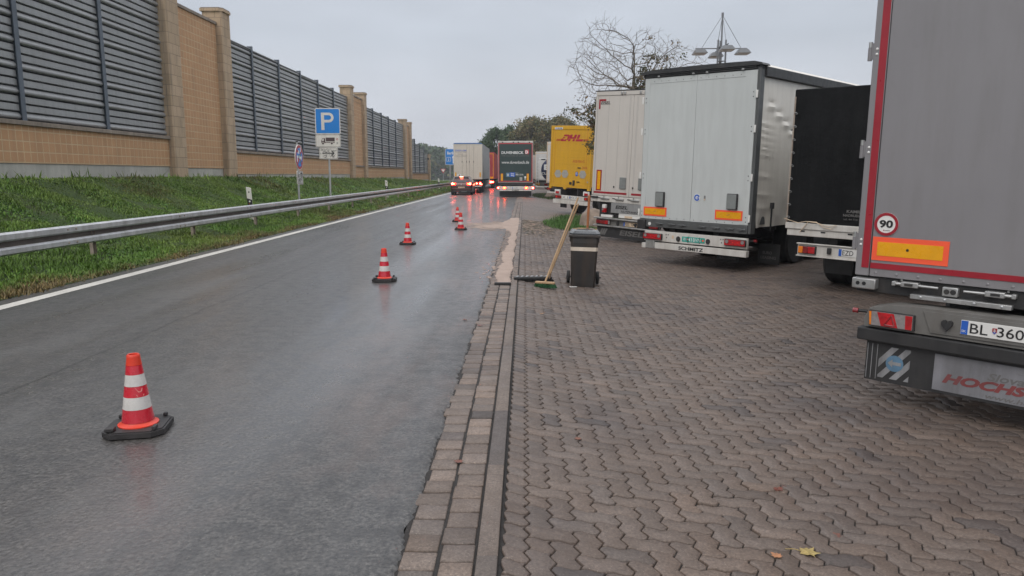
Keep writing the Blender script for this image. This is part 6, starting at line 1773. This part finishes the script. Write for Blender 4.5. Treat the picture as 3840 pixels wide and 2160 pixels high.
yP = -0.06
m.box((-0.27, yP - 0.0062, zP0 + 0.17), (-0.14, yP - 0.0044, zP1 - 0.19), M_SWHITE)
arc = []
cx, cz, ro, ri = 0.04, zP1 - 0.19 - 0.205, 0.205, 0.098
arc = [(-0.1399, cz + ro)] + [(cx + 0.02 + ro * math.cos(R(a)), cz + ro * math.sin(R(a))) for a in range(90, -91, -10)] + [(-0.1399, cz - ro), (-0.1399, cz - ri)] + [(cx + 0.02 + ri * math.cos(R(a)), cz + ri * math.sin(R(a))) for a in range(-90, 91, 10)] + [(-0.1399, cz + ri)]
m.prism(arc[::-1], M_SWHITE, yP - 0.0062, yP - 0.0044); m.build('letter', p, smooth=False)
p = signplate(t, -0.545, 0.535, 2.80 + zo, 3.345 + zo, 'truck_plate', M_SWHITE, M_SBROWN)
m = MB(); y0_, y1_ = -0.0665, -0.0645; Z = lambda z: 2.80 + zo + z
m.box((-0.10, y0_, Z(0.245)), (0.28, y1_, Z(0.41)), M_SBROWN)
m.prism([(-0.30, Z(0.17)), (-0.125, Z(0.17)), (-0.125, Z(0.38)), (-0.245, Z(0.38)), (-0.30, Z(0.27))][::-1], M_SBROWN, y0_, y1_)
m.box((-0.1249, y0_, Z(0.185)), (0.28, y1_, Z(0.215)), M_SBROWN)
m.prism([(-0.275, Z(0.27)), (-0.19, Z(0.27)), (-0.19, Z(0.36)), (-0.235, Z(0.36))][::-1], M_SWHITE, y0_ - 0.0015, y0_ - 0.0002)
for x in (-0.225, 0.15):
    m.disc(x, Z(0.165), 0.062, M_SWHITE, y0_ - 0.0015, y0_ - 0.0002, seg=18); m.disc(x, Z(0.165), 0.046, M_SBROWN, y0_ - 0.003, y0_ - 0.0016, seg=18)
m.build('truck_symbol', p, smooth=False)
m = MB(); m.ring(0.385, Z(0.34), 0.025, 0.042, M_SRED, y0_, y1_, seg=18); m.box((0.355, y0_, Z(0.13)), (0.42, y1_, Z(0.22)), M_HEX); m.build('sticker', p)
p = signplate(t, -0.41, 0.395, 2.29 + zo, 2.79 + zo, 'arrow_plate', M_SWHITE, M_SBROWN)
m = MB(); Z = lambda z: 2.29 + zo + z
m.box((-0.27, y0_, Z(0.235)), (0.22, y1_, Z(0.275)), M_TXT)
m.prism([(0.26, Z(0.255)), (0.13, Z(0.375)), (0.13, Z(0.325)), (0.195, Z(0.255)), (0.13, Z(0.185)), (0.13, Z(0.135))][::-1], M_TXT, y0_ - 0.001, y1_); m.build('arrow', p, smooth=False)
m = MB(); gr = random.Random(8)
for k in range(46):
    x, z = gr.uniform(-0.34, 0.30), gr.choice([gr.uniform(0.08, 0.22), gr.uniform(0.30, 0.42)])
    pts = [(x, y0_ - 0.002, Z(z))]
    for q in range(3): pts.append((pts[-1][0] + gr.uniform(-0.05, 0.06), y0_ - 0.002, min(Z(0.45), max(Z(0.05), pts[-1][2] + gr.uniform(-0.06, 0.06)))))
    m.tube(pts, 0.0042, M_TXT, 4)
m.build('graffiti', p)
m = MB()
for z in (2.55, 3.1, 3.6, 4.2): m.tube([(0, 0, z + zo - 0.03), (0, 0, z + zo + 0.03)], 0.052, M_ALU, 12); m.box((-0.06, -0.045, z + zo - 0.02), (0.06, -0.0385, z + zo + 0.02), M_ALU)
m.build('clamp', t)
# no-stopping sign, turned almost edge-on
sx, sy = -8.5, 27.9
bz_ = float(bank_z(sx, sy)); zo = -bz_
t = thing('no_stopping_sign', 'red and blue round no-stopping sign covered in stickers, turned sideways, with a scrawled plate', 'road sign', (sx, sy, bz_), (0, 0, R(89)))
m = MB(); m.tube([(0, 0, -0.5), (0, 0, 2.83 + zo)], 0.038, M_GALV, 12); m.tube([(0, 0, 2.831 + zo), (0, 0, 2.87 + zo)], 0.042, M_BLACK, 12); m.build('pole', t)
cz = 2.27 + zo
m = MB(); m.disc(0, cz, 0.47, M_SWHITE, -0.075, -0.05, seg=44); p = m.build('round_plate', t, smooth=False)
m = MB(); m.disc(0, cz, 0.445, M_SRED, -0.078, -0.0753, seg=44); m.build('red_face', p, smooth=False)
m = MB()
hw = 0.052; ro = 0.35
for a0 in (0, 90, 180, 270):
    b0_ = math.degrees(math.asin(hw / ro))
    q = [(hw * 1.414 * math.cos(R(a0 + 45 - 45 + 0)) , 0)] 
    P = [(hw * math.sqrt(2) * math.cos(R(a0)), cz + hw * math.sqrt(2) * math.sin(R(a0)))] + [(ro * math.cos(R(a)), cz + ro * math.sin(R(a))) for a in np.linspace(a0 - 45 + b0_, a0 + 45 - b0_, 12)]
    m.prism(P[::-1], M_SBLUE, -0.081, -0.0783)
m.build('blue_field', p, smooth=False)
m = MB(); gr = random.Random(12)
for k in range(15):
    a = gr.uniform(0, 6.28); q = 0.32 * math.sqrt(gr.random()); x, z = q * math.cos(a) * 0.8, cz + q * math.sin(a) * 1.1
    w, h = gr.uniform(0.04, 0.10), gr.uniform(0.03, 0.09)
    m.box((x - w, -0.0835 - 0.0003 * k, z - h), (x + w, -0.0813 - 0.0003 * k, z + h), gr.choice([M_TXTW, M_TXTW, M_FLAPB, M_HEX, M_SBLUE, M_REDC]))
m.build('sticker', p)
p = signplate(t, -0.34, 0.34, 1.27 + zo, 1.77 + zo, 'supplementary_plate', M_HEX, M_SBROWN, y=-0.075)
m = MB()
for k in range(40):
    x, z = gr.uniform(-0.26, 0.22), 1.27 + zo + gr.uniform(0.08, 0.42)
    pts = [(x, -0.0815, z)]
    for q in range(3): pts.append((min(.3, max(-.3, pts[-1][0] + gr.uniform(-0.07, 0.07))), -0.0815, min(1.73 + zo, max(1.31 + zo, pts[-1][2] + gr.uniform(-0.05, 0.05)))))
    m.tube(pts, 0.007, gr.choice([M_TXT, M_TXTG, M_TXTW]), 4)
m.build('graffiti', p)
# delineator posts
def delineator(x, y, label, rz=4):
    z = float(bank_z(x, y)); 
    t = thing('delineator_post', label, 'marker post', (x, y, z), (0, R(-3), R(rz)), 'black and white marker posts along the barrier')
    m = MB()
    tri = [(-0.075, -0.05), (0.075, -0.05), (0.05, 0.05), (0.0, 0.07), (-0.05, 0.05)]
    m.prism(tri, M_SWHITE, -0.3, 1.0, u=(1, 0, 0), w=(0, 1, 0), n=(0, 0, 1)); 
    vs = m.v
    m.v = [(a, b, c + (0.05 * (0.075 - a) / 0.15 if c > 0.5 else 0)) for a, b, c in vs]
    p = m.build('shaft', t, smooth=False)
    m = MB(); m.prism([(-0.0755, 0.70), (0.0755, 0.64), (0.0755, 0.38), (-0.0755, 0.44)][::-1], M_TXT, -0.053, -0.0503); b = m.build('black_band', t, smooth=False)
    m = MB(); m.disc(0.0, 0.595, 0.028, M_TXTW, -0.0565, -0.0535, seg=16); m.disc(0.0, 0.455, 0.028, M_TXTW, -0.0565, -0.0535, seg=16); m.box((-0.03, -0.0562, 0.51), (-0.015, -0.0535, 0.54), M_LENSO); m.build('reflector', b)
    m = MB(); m.box((-0.02, -0.0525, 0.86), (0.02, -0.0503, 0.91), M_TXTG); m.build('mark', p)
delineator(-8.62, 23.3, 'marker post standing behind the barrier left of the round sign')
delineator(-8.62, 46.6, 'marker post behind the barrier farther on, past the blue parking sign')
delineator(-8.62, 75.0, 'distant marker post left of the hatchback')
# direction sign and give-way sign far ahead
t = thing('direction_sign', 'blue motorway direction sign to Berlin half hidden by the cream trailer', 'road sign', (-9.85, 93.0, float(bank_z(-9.85, 93))), (0, 0, 0))
zo = -float(bank_z(-9.85, 93))
for x in (0.55, 1.55):
    m = MB(); m.tube([(x, 0.05, -0.5), (x, 0.05, 4.6 + zo)], 0.09, M_GALV, 12); m.build('pole', t)
p = signplate(t, -0.05, 2.05, 2.78 + zo, 4.75 + zo, 'sign_panel', M_SBLUE, None, y=-0.06, r=0.12, b=0.05)
text('Berlin', 0.22, 4.05 + zo, 0.95, 0.36, M_TXTW, p, y=-0.068, bold=0.02)
m = MB(); P = rr(0.1, 0.65, 3.2 + zo, 3.7 + zo, 0.12)
k_ = len(P)
for i in range(k_):
    a, b = P[i], P[(i + 1) % k_]
    m.tube([(a[0], -0.067, a[1]), (b[0], -0.067, b[1])], 0.022, M_TXTW, 6)
m.build('road_shield', p); text('2', 0.30, 3.3 + zo, 0.16, 0.28, M_TXTW, p, y=-0.068, bold=0.02)
m = MB(); m.box((0.90, -0.068, 2.95 + zo), (1.0, -0.0645, 3.7 + zo), M_TXTW); m.prism([(0.80, 3.62 + zo), (1.10, 3.62 + zo), (0.95, 3.95 + zo)][::-1], M_TXTW, -0.069, -0.0645); m.build('arrow', p)
t = thing('give_way_sign', 'small red and white give-way triangle on a thin pole far down the road', 'road sign', (-16.4, 150.0, 0.2))
m = MB(); m.tube([(0, 0.03, -1.5), (0, 0.03, 2.6)], 0.04, M_GALV, 8); m.build('pole', t)
m = MB(); m.prism([(0, 1.55), (0.55, 2.5), (-0.55, 2.5)], M_SRED, -0.02, 0.0); p = m.build('triangle_plate', t, smooth=False)
m = MB(); m.prism([(0, 1.82), (0.34, 2.38), (-0.34, 2.38)], M_SWHITE, -0.026, -0.0205); m.build('white_field', p, smooth=False)

# ============================================================ light masts
M_MAST = pm('mast_grey', (0.17, 0.175, 0.185), 0.5, metal=0.4, var=0.08, vs=2)
M_LAMPH = pm('lamp_hood_grey', (0.13, 0.135, 0.14), 0.45, metal=0.3, var=0.1)
M_LAMPG = pm('lamp_glass', (0.40, 0.37, 0.33), 0.2, var=0.1, vs=10)
t = thing('light_mast', 'grey light mast of three poles with four hooded lamps hung on stays', 'light mast', (11.45, 45.0, -0.25), (0, 0, R(0)), 'parking area light masts')
m = MB()
top = 11.15
m.tube([(0, 0, 0), (0, 0, top)], [0.06, 0.045], M_MAST, 10); m.tube([(0, 0, top - 0.2), (0, 0, top)], 0.07, M_MAST, 10)
for a in (90, 210, 330):
    m.tube([(0.26 * math.cos(R(a)), 0.26 * math.sin(R(a)), 0), (0.26 * math.cos(R(a)), 0.26 * math.sin(R(a)), 9.62)], 0.052, M_MAST, 10)
for z in (3, 6, 8.4, 9.2): m.prism([(0.26 * math.cos(R(a)), 0.26 * math.sin(R(a))) for a in (90, 210, 330)][::-1], M_MAST, z, z + 0.05, u=(1, 0, 0), w=(0, 1, 0), n=(0, 0, 1))
m.build('mast', t)
m = MB(); L_ = 1.5
m.tube([(-L_, 0, 9.15), (L_, 0, 9.15)], 0.035, M_MAST, 8); m.tube([(0, -L_, 9.17), (0, L_, 9.17)], 0.035, M_MAST, 8); m.build('cross_arm', t)
for dx, dy in ((1, 0), (-1, 0), (0, 1), (0, -1)):
    m = MB(); m.tube([(dx * 1.15, dy * 1.15, 9.16), (0, 0, top - 0.15)], 0.014, M_MAST, 6); m.build('stay', t)
    cx, cy = dx * 1.25, dy * 1.25
    m = MB()
    a, b = 0.24, 0.40
    vs = [(cx - a, cy - a, 9.10), (cx + a, cy - a, 9.10), (cx + a, cy + a, 9.10), (cx - a, cy + a, 9.10), (cx - b, cy - b, 8.86), (cx + b, cy - b, 8.86), (cx + b, cy + b, 8.86), (cx - b, cy + b, 8.86)]
    m.add(vs, [(0, 1, 2, 3), (0, 4, 5, 1), (1, 5, 6, 2), (2, 6, 7, 3), (3, 7, 4, 0), (7, 6, 5, 4)], M_LAMPH); h = m.build('lamp_hood', t, smooth=False)
    m = MB(); c_, d_2 = 0.385, 0.33
    vs = [(cx - c_, cy - c_, 8.859), (cx + c_, cy - c_, 8.859), (cx + c_, cy + c_, 8.859), (cx - c_, cy + c_, 8.859), (cx - d_2, cy - d_2, 8.81), (cx + d_2, cy - d_2, 8.81), (cx + d_2, cy + d_2, 8.81), (cx - d_2, cy + d_2, 8.81)]
    m.add(vs, [(0, 1, 2, 3), (0, 4, 5, 1), (1, 5, 6, 2), (2, 6, 7, 3), (3, 7, 4, 0), (7, 6, 5, 4)], M_LAMPG); m.build('lamp_glass', h, smooth=False)
c = copy_tree(t); c.location = (5.6, 108.0, -0.25); c.rotation_euler = (0, 0, R(30)); c['label'] = 'distant light mast poking up behind the yellow truck'

# ============================================================ trees
M_BARK = pm('grey_brown_bark', (0.115, 0.095, 0.07), 0.85, var=0.3, vs=6, bmp=0.6, bs=30, dirt=0.3, dcol=(0.05, 0.06, 0.03))
M_TWIG = pm('dark_twig', (0.14, 0.113, 0.088), 0.85, var=0.2, vs=6)
M_LEAF = tone_mat('leaf_clumps', 0.6)
def grow(g, mb, p, d, L, r, depth, tips, gravity=0.0, spread=0.6, mat=None, nseg=4, twist=0.25, env=None):
    pts = [Vector(p)]; rad = [r]
    if env and depth < 4 and env(pts[0]) > 1: return
    d = Vector(d).normalized()
    for i in range(nseg):
        d = (d + Vector((g.gauss(0, twist), g.gauss(0, twist), g.gauss(0, twist * 0.7) + gravity)) * 0.5).normalized()
        pts.append(pts[-1] + d * (L / nseg)); rad.append(r * (1 - 0.5 * (i + 1) / nseg))
    mb.tube(pts, rad, mat or (M_BARK if r > 0.03 else M_TWIG), 6 if r > 0.03 else (4 if r > 0.012 else 3), caps=False)
    if depth <= 0:
        tips.append((pts[-1], d)); tips.append((pts[len(pts) // 2], d)); return
    kids = 3 if depth > 1 else 4
    for k in range(kids):
        i = g.choice(range(max(1, nseg // 2), nseg + 1)) if k else nseg
        a = Vector((g.gauss(0, 1), g.gauss(0, 1), g.gauss(0, 0.6)))
        a = (a - d * a.dot(d)).normalized()
        nd = (d + a * spread * g.uniform(0.6, 1.3)).normalized()
        grow(g, mb, pts[i], nd, L * g.uniform(0.55, 0.82), rad[i] * g.uniform(0.55, 0.75), depth - 1, tips, gravity, spread, mat, nseg, twist, env)
def leaf_cloud(g, centres, n, spread, size, cols, name, parent):
    cs = np.array([tuple(c) for c in centres]); k = g.integers(0, len(cs), n)
    C = cs[k] + g.normal(0, 1, (n, 3)) * np.array(spread)
    q = g.normal(0, 1, (n, 3)); q /= np.linalg.norm(q, axis=1, keepdims=True)
    w = np.cross(q, g.normal(0, 1, (n, 3))); w /= np.linalg.norm(w, axis=1, keepdims=True)
    s = (size * g.uniform(0.5, 1.4, n))[:, None]
    V = np.stack([C - q * s, C + w * s * 0.6, C + q * s, C - w * s * 0.6], 1).reshape(-1, 3)
    F = np.arange(4 * n).reshape(n, 4)
    col = np.array(cols)[(k * 7 + g.integers(0, 2, n)) % len(cols)] * g.uniform(0.6, 1.4, (n, 1))
    T = np.repeat(np.column_stack([col, np.ones(n)]), 4, 0)
    return link(name, np_mesh(name, V, [F], [M_LEAF], tone=T), parent)
g2 = random.Random(21); gn = np.random.default_rng(21)
tx, ty = 4.25, 30.2
t = thing('bare_tree', 'nearly leafless autumn tree rising behind the tail-lift trailer', 'tree', (tx, ty, lot_z(tx)))
m = MB()
zb = -lot_z(tx)
tips = []
def colonise(g, mb, attr, start, step=0.16, infl=1.25, kill=0.24, tip_r=0.0065, iters=120):
    """grow twigs from the start nodes towards the attraction points (space colonisation)"""
    P = [np.array(p, float) for p in start]; par = [-1] + list(range(len(start) - 1))
    A = attr.copy()
    for it in range(iters):
        if len(A) == 0: break
        Q = np.array(P)
        D = np.linalg.norm(A[:, None] - Q[None], axis=2)
        near = D.argmin(1); dm = D.min(1)
        new = []
        for k in np.unique(near[dm < infl]):
            v = A[(near == k) & (dm < infl)] - Q[k]
            v = (v / np.linalg.norm(v, axis=1, keepdims=True)).sum(0)
            v = v / (np.linalg.norm(v) + 1e-9) + g.normal(0, 0.22, 3)
            if par[k] >= 0:
                q0 = Q[k] - Q[par[k]]; q0 = q0 / np.linalg.norm(q0)
                if v @ q0 < -0.1 and k > 7: continue
                v = v + q0 * 0.55
            v /= np.linalg.norm(v) + 1e-9
            n = Q[k] + v * step
            if np.min(np.linalg.norm(Q - n, axis=1)) < step * 0.45: continue
            new.append((n, k))
        if not new: break
        for n, k in new: P.append(n); par.append(k)
        Q = np.array(P)
        A = A[np.linalg.norm(A[:, None] - Q[None], axis=2).min(1) > kill]
    n = len(P); kids = [[] for _ in range(n)]
    for i, p in enumerate(par):
        if p >= 0: kids[p].append(i)
    r = np.zeros(n)
    for i in range(n - 1, -1, -1):
        r[i] = tip_r if not kids[i] else (sum(r[c] ** 2.25 for c in kids[i])) ** (1 / 2.25)
    def chain(a, b):
        pts = [P[a], P[b]]; rr_ = [min(r[b] * 1.15, r[a]), r[b]]
        while kids[b]:
            ks = sorted(kids[b], key=lambda c: -r[c])
            for c in ks[1:]: stack.append((b, c))
            b = ks[0]; pts.append(P[b]); rr_.append(r[b])
        mb.tube([tuple(p) for p in pts], rr_, M_BARK if rr_[0] > 0.03 else M_TWIG, 7 if rr_[0] > 0.04 else (5 if rr_[0] > 0.015 else 3), caps=False)
    stack = [(0, 1)]
    while stack: chain(*stack.pop())
    ends = [i for i in range(n) if not kids[i]]
    for i in ends:                                  # last fine twigs
        d0 = P[i] - P[par[i]]; d0 = d0 / np.linalg.norm(d0)
        for q in range(3):
            d = d0 + g.normal(0, 0.55, 3); d /= np.linalg.norm(d)
            e = P[i] + d * g.uniform(0.12, 0.3); e2 = e + (d + g.normal(0, 0.4, 3)) * g.uniform(0.06, 0.16)
            mb.tube([tuple(P[i]), tuple(e), tuple(e2)], [tip_r * 0.85, tip_r * 0.7, tip_r * 0.45], M_TWIG, 3, caps=False)
    return [P[i] for i in ends]
A_ = gn.normal(0, 1, (5200, 3)); A_ /= np.linalg.norm(A_, axis=1, keepdims=True); A_ *= (gn.random(5200) ** 0.36)[:, None]
lobe = 1 + 0.16 * np.sin(3.1 * np.arctan2(A_[:, 2], A_[:, 0]) + 0.6) + 0.10 * np.sin(7 * np.arctan2(A_[:, 2], A_[:, 0]) + 2 * A_[:, 1])
A_ = A_ * lobe[:, None] * np.array([2.45, 2.1, 2.35]) + np.array([-0.15, 0, 5.25 + zb])
A_ = A_[(A_[:, 2] > 3.5 + zb) & (np.hypot(A_[:, 0], A_[:, 1]) + (A_[:, 2] - zb - 4.4) * 0.55 > 0.35)]
A_ = A_[gn.choice(len(A_), 1700, replace=False)]
st0 = [(0, 0, zb - 0.3), (0.02, 0, zb + 2.0), (-0.01, 0.03, zb + 3.2), (-0.02, 0.05, zb + 4.0), (0.0, 0.03, zb + 4.5), (0.03, 0.0, zb + 5.0), (0.05, 0.0, zb + 5.4)]
ends = colonise(gn, m, A_, st0)
m.build('trunk', t, ang=180, recalc=False)
lows = [e for e in ends if e[2] < 4.7 + zb and e[0] < -0.8]
leaf_cloud(gn, [lows[i] for i in gn.choice(len(lows), min(60, len(lows)), replace=False)], 420, (0.12, 0.12, 0.08), 0.042, [(0.10, 0.05, 0.02), (0.17, 0.10, 0.03), (0.07, 0.075, 0.025), (0.055, 0.07, 0.025), (0.12, 0.07, 0.03)], 'crown', t)
# leafy boughs hanging left of the trailer and right of the trunk
pts = []
for cx, cy, cz, sx_, sz_, n in ((-1.42, -0.2, 3.7, 0.16, 0.20, 22), (-1.40, -0.2, 3.1, 0.12, 0.22, 14), (-1.58, -0.2, 2.72, 0.13, 0.10, 12), (-2.2, 0, 4.15, 0.4, 0.08, 10), (-1.7, 0, 4.05, 0.3, 0.12, 8), (0.55, 0.3, 5.15, 0.3, 0.35, 34), (0.95, 0.3, 5.9, 0.35, 0.35, 26), (0.35, 0.3, 4.7, 0.2, 0.3, 14)):
    for k in range(n): pts.append((cx + gn.normal(0, sx_), cy + gn.normal(0, 0.3), cz + zb + gn.normal(0, sz_)))
leaf_cloud(gn, pts, 3000, (0.09, 0.09, 0.08), 0.05, [(0.065, 0.075, 0.022), (0.09, 0.085, 0.03), (0.05, 0.06, 0.02), (0.16, 0.11, 0.03), (0.11, 0.06, 0.025)], 'crown', t)
m = MB()
for a, b in (((-0.02, 0.0, 3.9), (-1.75, -0.2, 3.5)), ((-1.2, -0.1, 3.6), (-1.45, -0.2, 2.95)), ((-1.4, -0.2, 3.1), (-1.65, -0.2, 2.7)), ((-1.3, -0.1, 3.6), (-2.5, 0.0, 4.2)), ((0, 0, 4.5), (0.6, 0.3, 5.1)), ((0.3, 0.2, 4.9), (1.0, 0.3, 5.9))):
    a = Vector(a) + Vector((0, 0, zb)); b = Vector(b) + Vector((0, 0, zb)); mid = (a + b) / 2 + Vector((0, 0, 0.12))
    m.tube([a, mid, b], [0.03, 0.022, 0.01], M_TWIG, 5)
m.build('bough', t)

def leafy_tree(name, label, x, y, z, Hh, Wd, cols, seed, n=9000, leaf=0.16, trunk_h=0.3, lump=7, grp=None):
    gg = random.Random(seed); gn_ = np.random.default_rng(seed)
    t = thing(name, label, 'tree', (x, y, z), group=grp)
    m = MB(); tips = []
    m.tube([(0, 0, -0.3), (0.05, 0, Hh * trunk_h), (0, 0.05, Hh * 0.6), (0.05, 0, Hh * 0.85)], [Wd * 0.035, Wd * 0.028, Wd * 0.018, 0.03], M_BARK, 8, caps=False)
    for k in range(11):
        a = gg.uniform(0, 6.28); zz = Hh * gg.uniform(trunk_h, 0.8)
        grow(gg, m, (0, 0, zz), (math.cos(a), math.sin(a), gg.uniform(0.3, 1.1)), Wd * 0.30 * gg.uniform(0.7, 1.1), Wd * 0.012, 2, tips, 0.02, 0.6)
    m.build('trunk', t, ang=180, recalc=False)
    cs = []
    for k in range(lump * 9):
        a = gn_.uniform(0, 6.28); u = gn_.uniform(trunk_h * 0.8, 1.0); prof = math.sin(math.pi * min(1, (u - trunk_h * 0.7) / (1.04 - trunk_h * 0.7)) ** 0.75) ** 0.7
        q = Wd / 2 * prof * gn_.uniform(0.35, 1.05)
        cs.append((q * math.cos(a), q * math.sin(a), Hh * u - 0.03 * Hh))
    cs += [tuple(p) for p, d in tips[::2]]
    leaf_cloud(gn_, cs, n, (Wd * 0.055, Wd * 0.055, Hh * 0.035), leaf, cols, 'crown', t)
    return t
G_DARK = [(0.035, 0.070, 0.024), (0.05, 0.09, 0.03), (0.062, 0.10, 0.036), (0.042, 0.08, 0.03)]
G_AUT = [(0.115, 0.11, 0.04), (0.145, 0.125, 0.045), (0.09, 0.10, 0.035), (0.16, 0.11, 0.045), (0.18, 0.15, 0.05), (0.07, 0.085, 0.035)]
leafy_tree('leafy_tree', 'dark green tree just left of and behind the dark green trailer', -4.2, 112, 0, 8.2, 5.6, G_DARK, 31, 16000, 0.15, 0.12)
leafy_tree('leafy_tree', 'taller slim dark green tree top above the left edge of the dark green trailer', -2.2, 118, 0, 9.2, 4.2, G_DARK, 32, 12000, 0.15, 0.12)
leafy_tree('autumn_tree', 'broad olive brown autumn tree rising above the dark green trailer', 0.9, 112, -0.2, 10.2, 7.0, G_AUT, 33, 26000, 0.15, 0.15)
leafy_tree('autumn_tree', 'yellowing tree between the dark green trailer and the yellow truck', 4.2, 104, -0.2, 9.6, 5.4, G_AUT, 34, 17000, 0.14, 0.15)
leafy_tree('leafy_tree', 'dark tree low behind the white trailer at the row end', 7.5, 120, -0.2, 8.5, 7.5, G_DARK, 35, 14000, 0.18, 0.12)
# small bare tree over the yellow truck
t = thing('bare_tree', 'small bare tree showing above the roof of the yellow truck', 'tree', (6.2, 84.0, -0.25))
m = MB(); tips = []
m.tube([(0, 0, -0.2), (0, 0, 3.4), (0.05, 0, 5.0)], [0.14, 0.11, 0.08], M_BARK, 8, caps=False)
for k in range(9):
    a = g2.uniform(0, 6.28); grow(g2, m, (0, 0, g2.uniform(3.2, 5.0)), (math.cos(a), math.sin(a), g2.uniform(0.4, 1.2)), 1.7, 0.05, 3, tips, 0.02, 0.6)
m.build('trunk', t, ang=180, recalc=False)
leaf_cloud(gn, [p for p, d in tips[::3]], 500, (0.2, 0.2, 0.2), 0.09, G_AUT, 'crown', t)

# far wood closing the view
cs = []; gw = np.random.default_rng(77)
n = 60000
x = gw.uniform(-150, 170, n); y = gw.uniform(285, 320, n)
hgt = 10.0 + 1.6 * np.sin(x * 0.11) + 1.1 * np.sin(x * 0.31 + 1) + 0.8 * np.sin(x * 0.9) + np.clip((x + 50) * 0.10, 0, 4)
z = hgt * gw.random(n) ** 0.6 - 0.9
C = np.stack([x, y, z], 1)
q = gw.normal(0, 1, (n, 3)); q /= np.linalg.norm(q, axis=1, keepdims=True)
w = np.cross(q, gw.normal(0, 1, (n, 3))); w /= np.linalg.norm(w, axis=1, keepdims=True)
s = gw.uniform(0.4, 1.0, n)[:, None]
V_ = np.stack([C - q * s, C + w * s * 0.7, C + q * s, C - w * s * 0.7], 1).reshape(-1, 3)
col = np.array(G_DARK + G_AUT[:1])[gw.integers(0, 5, n)] * gw.uniform(0.7, 1.5, (n, 1))
o = link('far_wood', np_mesh('far_wood', V_, [np.arange(4 * n).reshape(n, 4)], [M_LEAF], tone=np.repeat(np.column_stack([col, np.ones(n)]), 4, 0)))
tag(o, 'hazy dark wood on the rise at the far end of the road', 'wood', kind='stuff')
sheet('hills', np.linspace(-700, 700, 30), np.linspace(296, 460, 6), lambda x, y: np.clip((y - 300) / 20, -0.1, 1) * (8 + 2 * np.sin(x * 0.02)) - 1.0, M_SOIL)

# ============================================================ damp air
m_, t_, b_, tc_ = new_mat('damp_air')
t_.nodes.remove(b_)
pv = t_.nodes.new('ShaderNodeVolumePrincipled')
pv.inputs['Color'].default_value = (0.82, 0.85, 0.9, 1)
pv.inputs['Density'].default_value = 0.0008
pv.inputs['Anisotropy'].default_value = 0.3
t_.links.new(pv.outputs[0], [n for n in t_.nodes if n.type == 'OUTPUT_MATERIAL'][0].inputs['Volume'])
m = MB(); m.box((-1600, -320, -2.0), (1600, 1600, 21), m_); tag(m.build('haze', smooth=False), kind='stuff')
